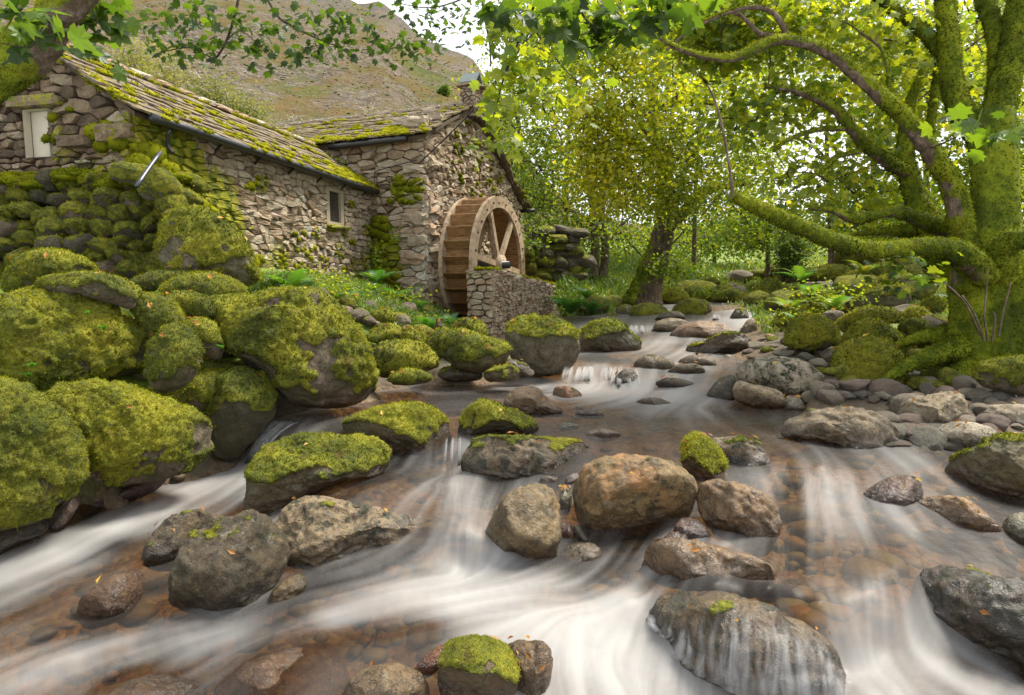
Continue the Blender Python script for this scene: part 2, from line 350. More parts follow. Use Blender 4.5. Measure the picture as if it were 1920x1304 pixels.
# stream: point in the photo, height, foam, flow on the picture
STREAM = [
 # quiet pool
 (640, 768, .35, 0.12, -1, .15), (720, 738, .35, 0.25, -1, .1), (760, 720, .36, 0.35, -.6, .5), (830, 725, .35, 0.22, -1, .05), (900, 750, .35, 0.1, -1, .05), (1000, 765, .35, 0.08, -1, .1),
 (1100, 745, .355, 0.75, -1, .12), (1000, 742, .352, 0.38, -1, .08), (850, 750, .35, 0.2, -1, .06), (1200, 800, .35, 0.05, .2, .3), (1300, 830, .35, 0.07, 1, .4), (900, 800, .345, 0.05, -.6, .4), (1080, 820, .345, 0.05, -.3, .5), (1150, 770, .352, 0.3, -1, .2),
 (1250, 765, .355, 0.5, -.6, .3), (1330, 775, .355, 0.45, .5, .3), (1400, 815, .35, 0.3, 1, .4), (1480, 770, .36, 0.2, -.2, .6), (1560, 755, .37, 0.2, -1, .3),
 # left chute
 (560, 777, .35, 0.12, -1, .25), (590, 800, .34, 0.2, -1, .25), (535, 786, .335, 0.5, -1, .7), (515, 805, .25, 0.72, -.5, 1), (495, 828, .15, 0.8, -.4, 1), (470, 862, .03, 0.85, -.6, 1), (440, 890, .0, 0.8, -1, .7),
 (380, 920, -.01, 0.7, -1, .4), (300, 955, -.02, 0.85, -1, .42), (200, 985, -.03, 0.85, -1, .42), (100, 1030, -.05, 0.85, -1, .4), (0, 1058, -.06, 0.8, -1, .4), (-120, 1100, -.08, 0.7, -1, .4),
 (250, 925, 0, 0.12, -1, .4), (180, 950, 0, 0.05, -1, .4), (60, 1000, 0, 0.05, -1, .4), (400, 955, -.01, 0.4, -1, .4), (230, 1020, -.03, 0.25, -1, .4), (120, 1085, -.05, 0.32, -1, .4), (20, 1120, -.06, 0.4, -1, .4), (100, 1150, -.06, 0.08, -1, .35),
 # middle gap and the shelf behind the front boulders
 (850, 822, .34, 0.3, -.1, 1), (850, 845, .28, 0.75, -.1, 1), (845, 875, .18, 0.64, -.1, 1), (800, 895, .175, 0.44, -.9, .5), (740, 915, .17, 0.32, -1, .4), (840, 910, .165, 0.6, .1, 1), (850, 950, .15, 0.48, 0, 1), (780, 950, .155, 0.36, -.6, .6), (700, 900, .175, 0.3, -1, .2),
 (900, 990, .13, 0.4, .1, 1), (875, 1015, .11, 0.7, -.1, 1), (870, 1050, .02, 0.85, -.3, 1),
 (940, 900, .17, 0.24, -.4, .8), (980, 910, .17, 0.24, -.4, .6),
 # front sheet
 (800, 1075, .0, 0.55, -1, .2), (700, 1085, -.01, 0.5, -1, .2), (620, 1105, -.02, 0.4, -1, .2), (900, 1095, .0, 0.75, -1, .05), (760, 1120, -.01, 0.8, -1, .1), (850, 1140, -.02, 0.85, -1, .12), (950, 1140, -.01, 0.9, -1, .05), (1030, 1120, .01, 0.7, -1, -.05), (1080, 1075, .02, 0.25, -.8, .4),
 (560, 1150, -.03, 0.3, -1, .3), (620, 1155, -.04, 0.62, -1, .25), (480, 1160, -.05, 0.6, -1, .3), (440, 1185, -.06, 0.85, -1, .25), (350, 1190, -.06, 0.8, -1, .25), (250, 1210, -.07, 0.7, -1, .25), (150, 1230, -.08, 0.65, -1, .3), (50, 1270, -.09, 0.6, -1, .4), (250, 1170, -.05, 0.2, -1, .15), (150, 1190, -.06, 0.3, -1, .25), (0, 1200, -.07, 0.3, -1, .4), (330, 1140, -.04, 0.1, -1, .3), (380, 1240, -.08, 0.6, -1, .5), (500, 1210, -.05, 0.2, -1, .3),
 (600, 1190, -.05, 0.2, -1, .2), (700, 1190, -.05, 0.12, -1, .05), (800, 1180, -.04, 0.15, -1, .1), (560, 1250, -.06, 0.06, -.6, .6), (760, 1225, -.07, 0.05, -.8, .5), (640, 1230, -.06, 0.05, -.8, .3), (480, 1290, -.08, 0.12, -.5, 1), (250, 1290, -.08, 0.12, -1, .5),
 (1000, 1180, -.02, 0.85, -.7, .4), (1100, 1150, .0, 0.95, -1, .1), (1080, 1200, -.04, 0.9, -.2, 1), (1100, 1250, -.08, 0.95, .2, 1), (1160, 1285, -.1, 0.95, .6, .8), (1060, 1290, -.1, 0.55, .3, 1), (1180, 1130, .03, 0.95, -1, .2),
 # over the draped boulder
 (1200, 1105, .03, 0.45, -.8, .3), (1260, 1108, .085, 0.25, -.6, .4), (1340, 1096, .165, 0.15, -.3, .6), (1440, 1108, .165, 0.15, .3, .6), (1530, 1140, .12, 0.3, .7, .6), (1580, 1190, .03, 0.6, .8, .7),
 (1220, 1150, .0, 0.6, -.6, .9), (1190, 1190, -.05, 0.9, -.5, 1), (1230, 1215, -.05, 0.85, -.4, 1), (1300, 1160, .06, 0.2, -.2, 1), (1400, 1160, .06, 0.25, 0, 1), (1500, 1180, .03, 0.4, .4, 1), (1300, 1215, -.04, 0.6, -.1, 1), (1400, 1225, -.06, 0.6, 0, 1), (1500, 1235, -.06, 0.7, .3, 1), (1330, 1275, -.09, 0.8, 0, 1), (1450, 1280, -.09, 0.85, .2, 1), (1580, 1255, -.08, 0.9, .8, .6), (1250, 1270, -.09, 0.95, -.2, 1),
 # right channel
 (1450, 862, .33, 0.29, .9, .4), (1480, 885, .29, 0.54, .6, .8), (1535, 872, .34, 0.29, .3, 1), (1600, 872, .31, 0.32, .8, .5), (1540, 905, .27, 0.5, .1, 1), (1590, 905, .27, 0.5, .3, 1), (1470, 930, .22, 0.32, .1, 1), (1570, 940, .22, 0.65, .3, 1), (1520, 975, .2, 0.36, .1, 1), (1610, 985, .19, 0.5, .5, .9), (1480, 1000, .17, 0.29, -.1, 1), (1560, 1020, .17, 0.22, .1, 1), (1650, 1030, .17, 0.22, .5, .8),
 (1500, 1060, .15, 0.22, 0, 1), (1430, 1085, .12, 0.3, -.6, .6), (1600, 1080, .14, 0.18, .2, 1), (1680, 1060, .16, 0.14, .4, .8), (1560, 1110, .12, 0.3, .2, 1), (1640, 1130, .1, 0.6, .2, 1), (1660, 1170, .02, 0.8, .2, 1), (1650, 1215, -.06, 0.8, .3, .8), (1750, 1255, -.09, 0.65, 1, .5), (1680, 1290, -.1, 0.7, .8, .6), (1850, 1290, -.1, 0.5, 1, .3), (1600, 1295, -.1, 0.6, .8, .6), (2000, 1320, -.12, 0.4, 1, .3),
 (1700, 870, .32, 0.35, .8, .5), (1750, 905, .3, 0.25, .8, .5), (1760, 1010, .18, 0.12, .8, .4), (1850, 1030, .16, 0.06, .6, .4), (1720, 980, .22, 0.35, .7, .5), (1780, 1060, .13, 0.1, .3, .7), (1900, 1065, .12, 0.05, .3, .5), (2050, 1050, .13, 0.05, .3, .5), (1800, 1262, -.09, 0.5, 1, .4), (1950, 1285, -.1, 0.4, 1, .4), (1230, 1060, .09, 0.5, -.5, .6), (1160, 1045, .06, 0.5, -.6, .6), (1100, 1030, .04, 0.15, -.6, .6),
 # upper cascades
 (1060, 706, .37, 0.55, -.8, .6), (1115, 714, .37, 0.8, -.2, 1), (1115, 690, .49, 0.7, -.1, 1), (1180, 728, .37, 0.85, -.3, 1), (1150, 684, .51, 0.35, -.3, 1), (1200, 700, .48, 0.5, -.4, .8), (1235, 728, .39, 0.7, -.7, .5), (1290, 742, .38, 0.75, -.8, .4), (1340, 720, .45, 0.6, -.6, .7), (1340, 755, .37, 0.6, -.8, .3), (1320, 692, .5, 0.6, -.3, .8), (1360, 700, .5, 0.4, -.4, .8), (1300, 712, .47, 0.5, -.6, .6),
 (1110, 668, .52, 0.2, -1, .2), (1160, 670, .52, 0.15, -1, .2), (1230, 655, .54, 0.6, -1, .3), (1300, 660, .54, 0.45, -.7, .4), (1190, 650, .55, 0.6, -1, .2), (1240, 640, .6, 0.7, -.7, .7), (1300, 645, .6, 0.3, -.6, .5), (1160, 645, .56, 0.4, -1, .2),
 (1200, 628, .64, 0.3, -.7, .6), (1190, 618, .70, 0.7, 0, 1), (1215, 610, .74, 0.4, -.5, .8), (1260, 602, .8, 0.2, -.8, .4), (1310, 597, .84, 0.3, -.8, .4), (1345, 597, .85, 0.85, -.1, 1), (1355, 584, .925, 0.7, .2, 1), (1372, 572, .963, 0.3, -.3, 1), (1385, 560, 1.04, 0.2, -.3, 1),
]
SW = np.array([onz(a, b, c) for a, b, c, *_ in STREAM])
SF = np.array([s[3] for s in STREAM])
SDIR = np.array([(lambda p, q: (q - p)[:2] / np.linalg.norm((q - p)[:2]))(onz(a, b, c), onz(a + 4 * dx, b + 4 * dy, c)) for a, b, c, f, dx, dy in STREAM])
WATER = Field(SW, SW[:, 2]).bake(); FOAM = Field(SW, SF)
BANK = [  # photo point, distance
 (-150, 760, 4.2), (-100, 960, 3.4), (40, 1000, 3.75), (180, 915, 4.1), (330, 915, 4.55), (60, 780, 4.4), (200, 740, 4.6), (-200, 640, 5), (60, 640, 5.2), (250, 660, 5.2), (400, 700, 5.4), (430, 860, 4.95), (330, 790, 4.9),
 (480, 720, 5.6), (560, 700, 6.0), (680, 700, 6.3), (520, 640, 6.6), (300, 560, 6.1), (150, 530, 6.2), (0, 530, 6.3), (-250, 520, 6.5), (400, 540, 6.6), (520, 545, 7.2), (600, 560, 7.6), (700, 600, 7.9), (640, 640, 7.2), (760, 690, 7.0), (830, 700, 7.0),
 (640, 535, 9.5), (480, 500, 8.5), (760, 570, 10.3), (820, 600, 10.4), (700, 540, 11.4), (860, 625, 10.), (800, 640, 8.6), (930, 690, 7.6), (950, 650, 9.6), (1010, 690, 7.9), (1060, 650, 9.3), (1100, 625, 11.), (1080, 600, 13),
 (850, 590, 12.6), (900, 600, 13), (1000, 560, 15), (1060, 520, 14.5), (1100, 555, 14), (1150, 585, 14.6), (1200, 592, 15), (1250, 582, 17), (1150, 530, 18), (1250, 500, 22), (1150, 478, 26), (1330, 570, 19), (1330, 535, 22), (1400, 510, 28),
 (1440, 560, 14.3), (1400, 588, 12.1), (1420, 578, 12.6), (1430, 600, 10.7), (1325, 575, 13.), (1300, 582, 13.2), (1440, 625, 9.4), (1412, 655, 8.2), (1460, 690, 6.9), (1500, 600, 10.5), (1500, 540, 15.5), (1600, 500, 20), (1720, 520, 14), (1700, 620, 7.8), (1600, 650, 7.4), (1800, 690, 6.1), (1650, 735, 5.7), (1560, 735, 5.8), (1950, 700, 5.6), (1800, 560, 11),
 (1900, 760, 4.9), (1750, 790, 4.8), (1640, 800, 4.75), (1700, 850, 4.3), (1850, 860, 4.1), (1950, 900, 3.9), (2100, 850, 4.4), (2200, 1000, 3.6), (2100, 700, 6), (2400, 680, 6.3), (1580, 770, 5.3), (2300, 560, 10),
 (1500, 482, 42), (1750, 478, 40), (1000, 470, 40), (1250, 475, 42), (2100, 470, 40), (600, 440, 40), (200, 420, 40), (-200, 420, 40), (-300, 480, 15), (700, 470, 22), (400, 440, 22), (0, 440, 22)]
BW = np.array([at(*b) for b in BANK])
far = np.array([[x, 120., 9.] for x in (-150, -60, 0, 60, 150)] + [[x, 700., 12.] for x in (-800, -300, 0, 300, 800)])
near = np.array([[-2.5, 1.0, .2], [-1.2, .9, -.3], [0, .8, -.35], [1.2, .9, -.3], [2.6, 1.0, .3], [-4, 1.5, .8], [4, 1.5, .8], [-3.2, 2.4, .5], [3.6, 2.6, .5]])
GP = np.vstack([SW - [0, 0, .17], BW, far, near])
GROUND = Field(GP, GP[:, 2]).bake()
def gz(x, y):
    return float(GROUND(np.array([[x, y]]))[0])
def grid(u0, u1, nu, y0, y1, ny):
    u = np.linspace(u0, u1, nu); y = np.geomspace(y0, y1, ny)
    U, Y = np.meshgrid(u, y); return U * Y, Y
def gridq(nu, ny):
    i, j = np.meshgrid(np.arange(ny - 1), np.arange(nu - 1), indexing='ij'); a = i * nu + j
    return np.stack([a, a + 1, a + nu + 1, a + nu], -1).reshape(-1, 4)

# ground sheet
nu, ny = 250, 320
X, Y = grid(-1.5, 1.5, nu, .75, 1500, ny)
P = np.stack([X.ravel(), Y.ravel()], 1)
G = GROUND(P)
WZ = WATER(P)
p3 = np.stack([P[:, 0], P[:, 1], np.zeros(len(P))], 1)
dep = WZ - G
amp = np.clip(P[:, 1] / 9, .25, 1.6)
G = G + .05 * amp * fbm(p3 * 1.6, 4, 3) + np.where(P[:, 1] > 50, fbm(p3 * .03, 4, 9) * 2.0, 0) * sst(50, 200, P[:, 1])
inb = (P[:, 1] < 20)
bed = np.where(inb, sst(-.12, .06, dep), 0)
G = G + bed * .04 * fbm(p3 * 7, 3, 5)
gravel = np.maximum(sst(.15, .3, X.ravel() / Y.ravel()) * sst(8.5, 6, Y.ravel()), sst(-.42, -.12, dep) * inb)
EDGE_X = np.where(P[:, 0] < 0, 1, 0)
mg, nt, out = newmat('ground_soil'); co = objco(nt, False)
vb, vg = attr(nt, 'bed'), attr(nt, 'gravel')
n1, n2 = noise(nt, co, 1.3, 5), noise(nt, co, 9, 5, .65)
grass = ramp(nt, mathn(nt, 'ADD', mathn(nt, 'MULTIPLY', n1, .6), mathn(nt, 'MULTIPLY', n2, .4)), [(.34, (.035, .055, .008)), (.5, (.10, .15, .012)), (.62, (.17, .20, .02)), (.75, (.26, .17, .05))])
voc = nd(nt, 'ShaderNodeTexVoronoi', Vector=co, Scale=17.); voc2 = nd(nt, 'ShaderNodeTexVoronoi', Vector=co, Scale=45.)
peb = ramp(nt, voc.outputs['Color'], [(.1, (.055, .04, .02)), (.4, (.15, .085, .035)), (.6, (.21, .17, .10)), (.8, (.17, .06, .03)), (1., (.12, .13, .09))])
peb = mixc(nt, .4, peb, ramp(nt, voc2.outputs['Color'], [(.1, (.05, .04, .02)), (.5, (.16, .10, .05)), (1., (.24, .2, .14))]))
c = mixc(nt, vg, grass, mixc(nt, n2, (.035, .028, .018), (.13, .105, .075)))
c = mixc(nt, vb, c, peb)
hh = mathn(nt, 'ADD', n2, mathn(nt, 'MULTIPLY', voc.outputs['Distance'], mathn(nt, 'MULTIPLY', vb, -1.2)))
princ(nt, out, c, .9, bump(nt, hh, .7, .05), .3)
obj('ground', np.stack([X.ravel(), Y.ravel(), G], 1), gridq(nu, ny), mg, attrs=dict(bed=bed, gravel=np.clip(gravel, 0, 1)), kind='structure')

# ------------------------------------------------------------ water
nu, ny = 600, 520
U0, U1, Y0, Y1 = -1.15, 1.15, 1.25, 22.
X, Y = grid(U0, U1, nu, Y0, Y1, ny)
P = np.stack([X.ravel(), Y.ravel()], 1)
WZ = WATER(P); FM = np.clip(FOAM(P), 0, 1); GG = GROUND(P)
c = wc(P); cs = wc(SW)
DX = np.empty(len(P)); DY = np.empty(len(P))
for i in range(0, len(P), 20000):
    q_ = c[i:i + 20000]; w = 1 / (np.maximum((q_ ** 2).sum(1)[:, None] + (cs ** 2).sum(1) - 2 * q_ @ cs.T, 0) + .02 ** 2) ** 1.5
    w /= w.sum(1, keepdims=True); d = w @ SDIR; DX[i:i + 20000], DY[i:i + 20000] = d[:, 0], d[:, 1]
du = (U1 - U0) / (nu - 1); dl = math.log(Y1 / Y0) / (ny - 1)
GI = ((DX / P[:, 1] - P[:, 0] * DY / P[:, 1] ** 2) / du).reshape(ny, nu); GJ = (DY / P[:, 1] / dl).reshape(ny, nu)
L = np.hypot(GI, GJ) + 1e-9; GI /= L; GJ /= L
def boxblur(a, k):
    for ax in (0, 1):
        pad = [(k, k) if q == ax else (0, 0) for q in (0, 1)]
        s = np.cumsum(np.pad(a, [(p[0] + 1, p[1]) if p[0] else p for p in pad], mode='edge'), axis=ax)
        n = a.shape[ax]; i1 = np.arange(2 * k + 1, 2 * k + 1 + n)
        a = (np.take(s, i1, ax) - np.take(s, i1 - 2 * k - 1, ax)) / (2 * k + 1)
    return a
def lic(src, steps, h):                 # noise drawn out along the current
    acc = src.copy(); n = 1.
    J0, I0 = np.meshgrid(np.arange(ny, dtype=float), np.arange(nu, dtype=float), indexing='ij')
    for sg in (1, -1):
        i, j = I0.copy(), J0.copy()
        for k in range(steps):
            a = np.clip(np.rint(j).astype(int), 0, ny - 1); b = np.clip(np.rint(i).astype(int), 0, nu - 1)
            i += sg * h * GI[a, b]; j += sg * h * GJ[a, b]
            a = np.clip(np.rint(j).astype(int), 0, ny - 1); b = np.clip(np.rint(i).astype(int), 0, nu - 1)
            w = 1 - k / steps; acc += w * src[a, b]; n += w
    return acc / n
def unit(a): a = (a - a.mean()) / a.std(); return a
s0 = unit(lic(rng.normal(0, 1, (ny, nu)), 26, .8))
s1 = unit(lic(boxblur(rng.normal(0, 1, (ny, nu)), 2), 34, 1.2))
s2 = unit(lic(boxblur(boxblur(rng.normal(0, 1, (ny, nu)), 7), 5), 40, 1.6))
streak = (.22 * unit(boxblur(s0, 1)) + .38 * s1 + .8 * s2 + .5 * unit(lic(boxblur(boxblur(rng.normal(0, 1, (ny, nu)), 16), 12), 30, 2.2))).ravel()
foam = np.clip(FM * (1 + .34 * streak * np.clip(1.35 - FM, .62, 1)) + .02 * streak - .20, 0, 1.4)
foam = .84 * (1 - np.exp(-1.5 * foam ** 1.5)) + .045 + .025 * streak
foam = np.clip(foam, .01, .86)
p3 = np.stack([P[:, 0], P[:, 1], np.zeros(len(P))], 1)
Wz = WZ + (.006 * s2.ravel() + .0022 * s1.ravel()) * np.clip(FM * 1.6, .25, 1) * np.clip(P[:, 1] / 4, .4, 2) + .004 * fbm(p3 * 5, 3, 21)
q = gridq(nu, ny)
wetok = (Wz > GG - .05)
keep = wetok[q].any(1)
m, nt, out = newmat('stream_water')
fo = attr(nt, 'foam'); co = objco(nt, False)
lw = nd(nt, 'ShaderNodeFresnel', IOR=1.33).outputs[0]
nb = bump(nt, noise(nt, co, 14, 3, .5), .10, .03)
gl = nd(nt, 'ShaderNodeBsdfGlossy', Color=(1, 1, 1), Roughness=.4, Normal=nb).outputs[0]
tr = nd(nt, 'ShaderNodeBsdfTransparent', Color=(.61, .49, .31)).outputs[0]
cl = nd(nt, 'ShaderNodeMixShader', i0=mathn(nt, 'MULTIPLY', lw, .26), i1=tr, i2=gl).outputs[0]
fd = nd(nt, 'ShaderNodeBsdfDiffuse', Color=(.51, .505, .49)).outputs[0]
ft = nd(nt, 'ShaderNodeBsdfTranslucent', Color=(.5, .49, .47)).outputs[0]
fw = nd(nt, 'ShaderNodeMixShader', i0=.3, i1=fd, i2=ft).outputs[0]
nt.links.new(nd(nt, 'ShaderNodeMixShader', i0=fo, i1=cl, i2=fw).outputs[0], out.inputs[0])
V = np.stack([P[:, 0], P[:, 1], Wz], 1); q = q[keep]
used = np.unique(q); remap = np.zeros(len(V), np.int64); remap[used] = np.arange(len(used))
obj('water', V[used], remap[q], m, attrs=dict(foam=foam[used]), kind='structure')
def hit_water(px, py):                  # where the view through a point of the photo meets the stream
    r = ray(px, py); ys = np.geomspace(1.2, 20, 260); Pm = EYE[None] + r[None] * (ys / r[1])[:, None]
    h = np.where(Pm[:, 2] < WATER.fast(Pm[:, :2]))[0]
    return ys[h[0]] if len(h) else None
def waterz(x, y): return float(WATER(np.array([[x, y]]))[0])

# ------------------------------------------------------------ the fell behind the mill
SKYL = [(-500, -260), (0, -160), (300, -70), (480, -25), (560, -2), (598, 12), (630, 13), (660, 17), (690, 30), (722, 25), (742, 34), (762, 50), (785, 78), (812, 92), (836, 104), (862, 110), (892, 126), (940, 200), (1010, 330), (1090, 400), (1300, 428), (1600, 436), (2100, 425), (2500, 420)]
nu, ny = 330, 170
pxs = np.linspace(-560, 2500, nu)
sk = np.interp(pxs, [a for a, _ in SKYL], [b for _, b in SKYL]) + 8 + 5 * fbm(np.stack([pxs / 26, pxs * 0, pxs * 0], 1), 3, 2)
rr = np.geomspace(36, 420, ny)
Uu = (pxs - CX) / F / cp
e1 = (530 - sk) / F * 1.0
t = (np.log(rr / 36) / np.log(420 / 36))
V = np.zeros((ny, nu, 3))
e0 = np.full(nu, .035)
Tt = (sst(0, 1, t) * .25 + t * .3 + .45 * sst(0, .25, t))[:, None]
E = e0[None] + (np.maximum(e1, e0) - e0)[None] * Tt ** 1.05
V[..., 0] = Uu[None] * rr[:, None]; V[..., 1] = rr[:, None]; V[..., 2] = CH + E * rr[:, None]
q3 = V.reshape(-1, 3)
det = fbm(q3 * [.05, .05, .05], 5, 31) * 2.2 * np.repeat(rr / 150, nu) + np.abs(fbm(q3 * .13, 4, 37)) * np.repeat(rr / 150, nu) * 2.0
q3 = q3.copy(); q3[:, 2] += det * np.repeat(sst(0, .15, t) * (1 - .9 * sst(.5, .95, t)), nu)
back = q3.reshape(ny, nu, 3)[-1].copy(); back[:, 1] += 140; back[:, 0] *= 1.33; back[:, 2] -= 60
q3 = np.vstack([q3, back])
m, nt, out = newmat('fell_side'); co = nd(nt, 'ShaderNodeTexCoord').outputs['Object']
dn = nd(nt, 'ShaderNodeMapping', Vector=co, Rotation=(0, .5, .35), Scale=(1.3, .45, .35)).outputs[0]
base = ramp(nt, mathn(nt, 'ADD', mathn(nt, 'MULTIPLY', noise(nt, dn, .045, 6, .65), .7), mathn(nt, 'MULTIPLY', noise(nt, co, .35, 5, .7), .3)), [(.36, (.10, .125, .04)), (.45, (.155, .16, .055)), (.52, (.215, .135, .065)), (.58, (.16, .145, .06)), (.66, (.12, .145, .045))])
base = mixc(nt, rng_map(nt, noise(nt, co, .8, 5, .75), .48, .62, 0, .6), base, (.13, .14, .045))
scree = mathn(nt, 'MULTIPLY', rng_map(nt, noise(nt, dn, .06, 7, .7), .44, .53), rng_map(nt, noise(nt, co, .5, 6, .8), .34, .52))
sc_c = ramp(nt, noise(nt, co, .55, 6, .9), [(.38, (.05, .042, .042)), (.5, (.20, .165, .165)), (.62, (.37, .32, .325))])
c = mixc(nt, scree, base, sc_c)
z = nd(nt, 'ShaderNodeSeparateXYZ', Vector=co).outputs[2]
crag = mathn(nt, 'MULTIPLY', rng_map(nt, z, 105, 150), rng_map(nt, noise(nt, co, .09, 6, .7), .47, .54))
c = mixc(nt, 1., c, (.95, .93, .72), 'MULTIPLY')
c = mixc(nt, rng_map(nt, noise(nt, co, .16, 6, .8), .54, .64, 0, .7), c, (.05, .06, .025))
c = mixc(nt, crag, c, ramp(nt, noise(nt, co, .4, 6, .75), [(.4, (.05, .05, .045)), (.6, (.20, .18, .16))]))
princ(nt, out, c, .95, bump(nt, mathn(nt, 'ADD', noise(nt, co, .3, 6, .7), mathn(nt, 'MULTIPLY', noise(nt, co, 1.2, 4, .8), .4)), 1., 3.), .1)
obj('hill', q3, gridq(nu, ny + 1), m, kind='structure')

# loose scree and bracken on the fell
def hill_bits(name, n, mask, size, col, seed, flat):
    rs_ = np.random.default_rng(seed); k = rs_.integers(0, nu * ny, n * 6); k = k[(t[k // nu] > .1) & mask(q3[k])][:n]
    P_ = q3[k] + rs_.normal(0, 1, (len(k), 3)) * np.array([1.2, 2.5, 0])[None] * (rr[k // nu] / 120)[:, None]; s_ = size * rs_.uniform(.5, 1.6, len(k)) * (rr[k // nu] / 120) ** .6
    O_ = np.array([(1, 0, 0), (-1, 0, 0), (0, 1, 0), (0, -1, 0), (0, 0, 1), (0, 0, -.6)]); T_ = np.array([[0, 2, 4], [2, 1, 4], [1, 3, 4], [3, 0, 4], [2, 0, 5], [1, 2, 5], [3, 1, 5], [0, 3, 5]])
    s_ = np.where(rr[k // nu] < 70, s_ * .6, s_)
    V_ = P_[:, None] + O_[None] * s_[:, None, None] * rs_.uniform(.6, 1.4, (len(k), 6, 1)) * [1, 1, flat]
    obj(name, V_.reshape(-1, 3), (np.arange(len(k))[:, None, None] * 6 + T_[None]).reshape(-1, 3), col, None, dict(tone=np.repeat(rs_.random(len(k)), 6)), smooth=False, kind='stuff')
def tonemat(name, stops):
    m, nt, out = newmat(name); princ(nt, out, ramp(nt, attr(nt, 'tone'), stops), .95, None, .1); return m
hill_bits('scree', 9000, lambda p: fbm(p * [.035, .012, .02] + 3, 4, 77) > .05, .17, tonemat('scree_rock', [(0, (.10, .08, .07)), (.5, (.21, .175, .16)), (1, (.31, .27, .25))]), 5, .7)
hill_bits('bracken', 5500, lambda p: fbm(p * [.03, .012, .02] + 31, 4, 79) > .08, .24, tonemat('bracken_rust', [(0, (.14, .075, .03)), (.5, (.21, .13, .05)), (1, (.20, .17, .06))]), 6, .5)
hill_bits('heather', 5000, lambda p: fbm(p * [.04, .02, .02] + 51, 4, 81) > .06, .25, tonemat('fell_green', [(0, (.04, .055, .015)), (.6, (.10, .12, .03)), (1, (.17, .17, .05))]), 7, .6)
# ------------------------------------------------------------ boulders
GREY = (.215, .19, .145); PALE = (.30, .265, .205); OLIVE = (.175, .15, .085); TAN = (.29, .19, .09); DARK = (.095, .08, .055); RED = (.12, .065, .05); PINK = (.25, .19, .16); GREEN = (.20, .22, .17)
LITTER = []
def outline_fn(pts):
    pts = np.asarray(pts, float)
    a = np.roll(pts, -1, 0); cr = pts[:, 0] * a[:, 1] - a[:, 0] * pts[:, 1]; A = cr.sum() / 2
    c = ((pts + a) * cr[:, None]).sum(0) / (6 * A)
    Q = spline(np.vstack([pts[-2:], pts, pts[:2]]), (len(pts) + 3) * 12)
    Q = Q - c; th = np.arctan2(-Q[:, 1], Q[:, 0]); r = np.hypot(Q[:, 0], Q[:, 1])
    b = np.linspace(-PI, PI, 145); R = np.zeros(144)
    idx = np.clip(((th + PI) / (2 * PI) * 144).astype(int), 0, 143)
    np.maximum.at(R, idx, r)
    if (R == 0).any():
        ok = np.where(R > 0)[0]; R = np.interp(np.arange(144), np.r_[ok - 144, ok, ok + 144], np.r_[R[ok]] if False else np.tile(R[ok], 3))
    k = np.array([1, 2, 3, 2, 1]) / 9.; R = sum(np.roll(R, s) * w for s, w in zip((-2, -1, 0, 1, 2), k))
    return c, R
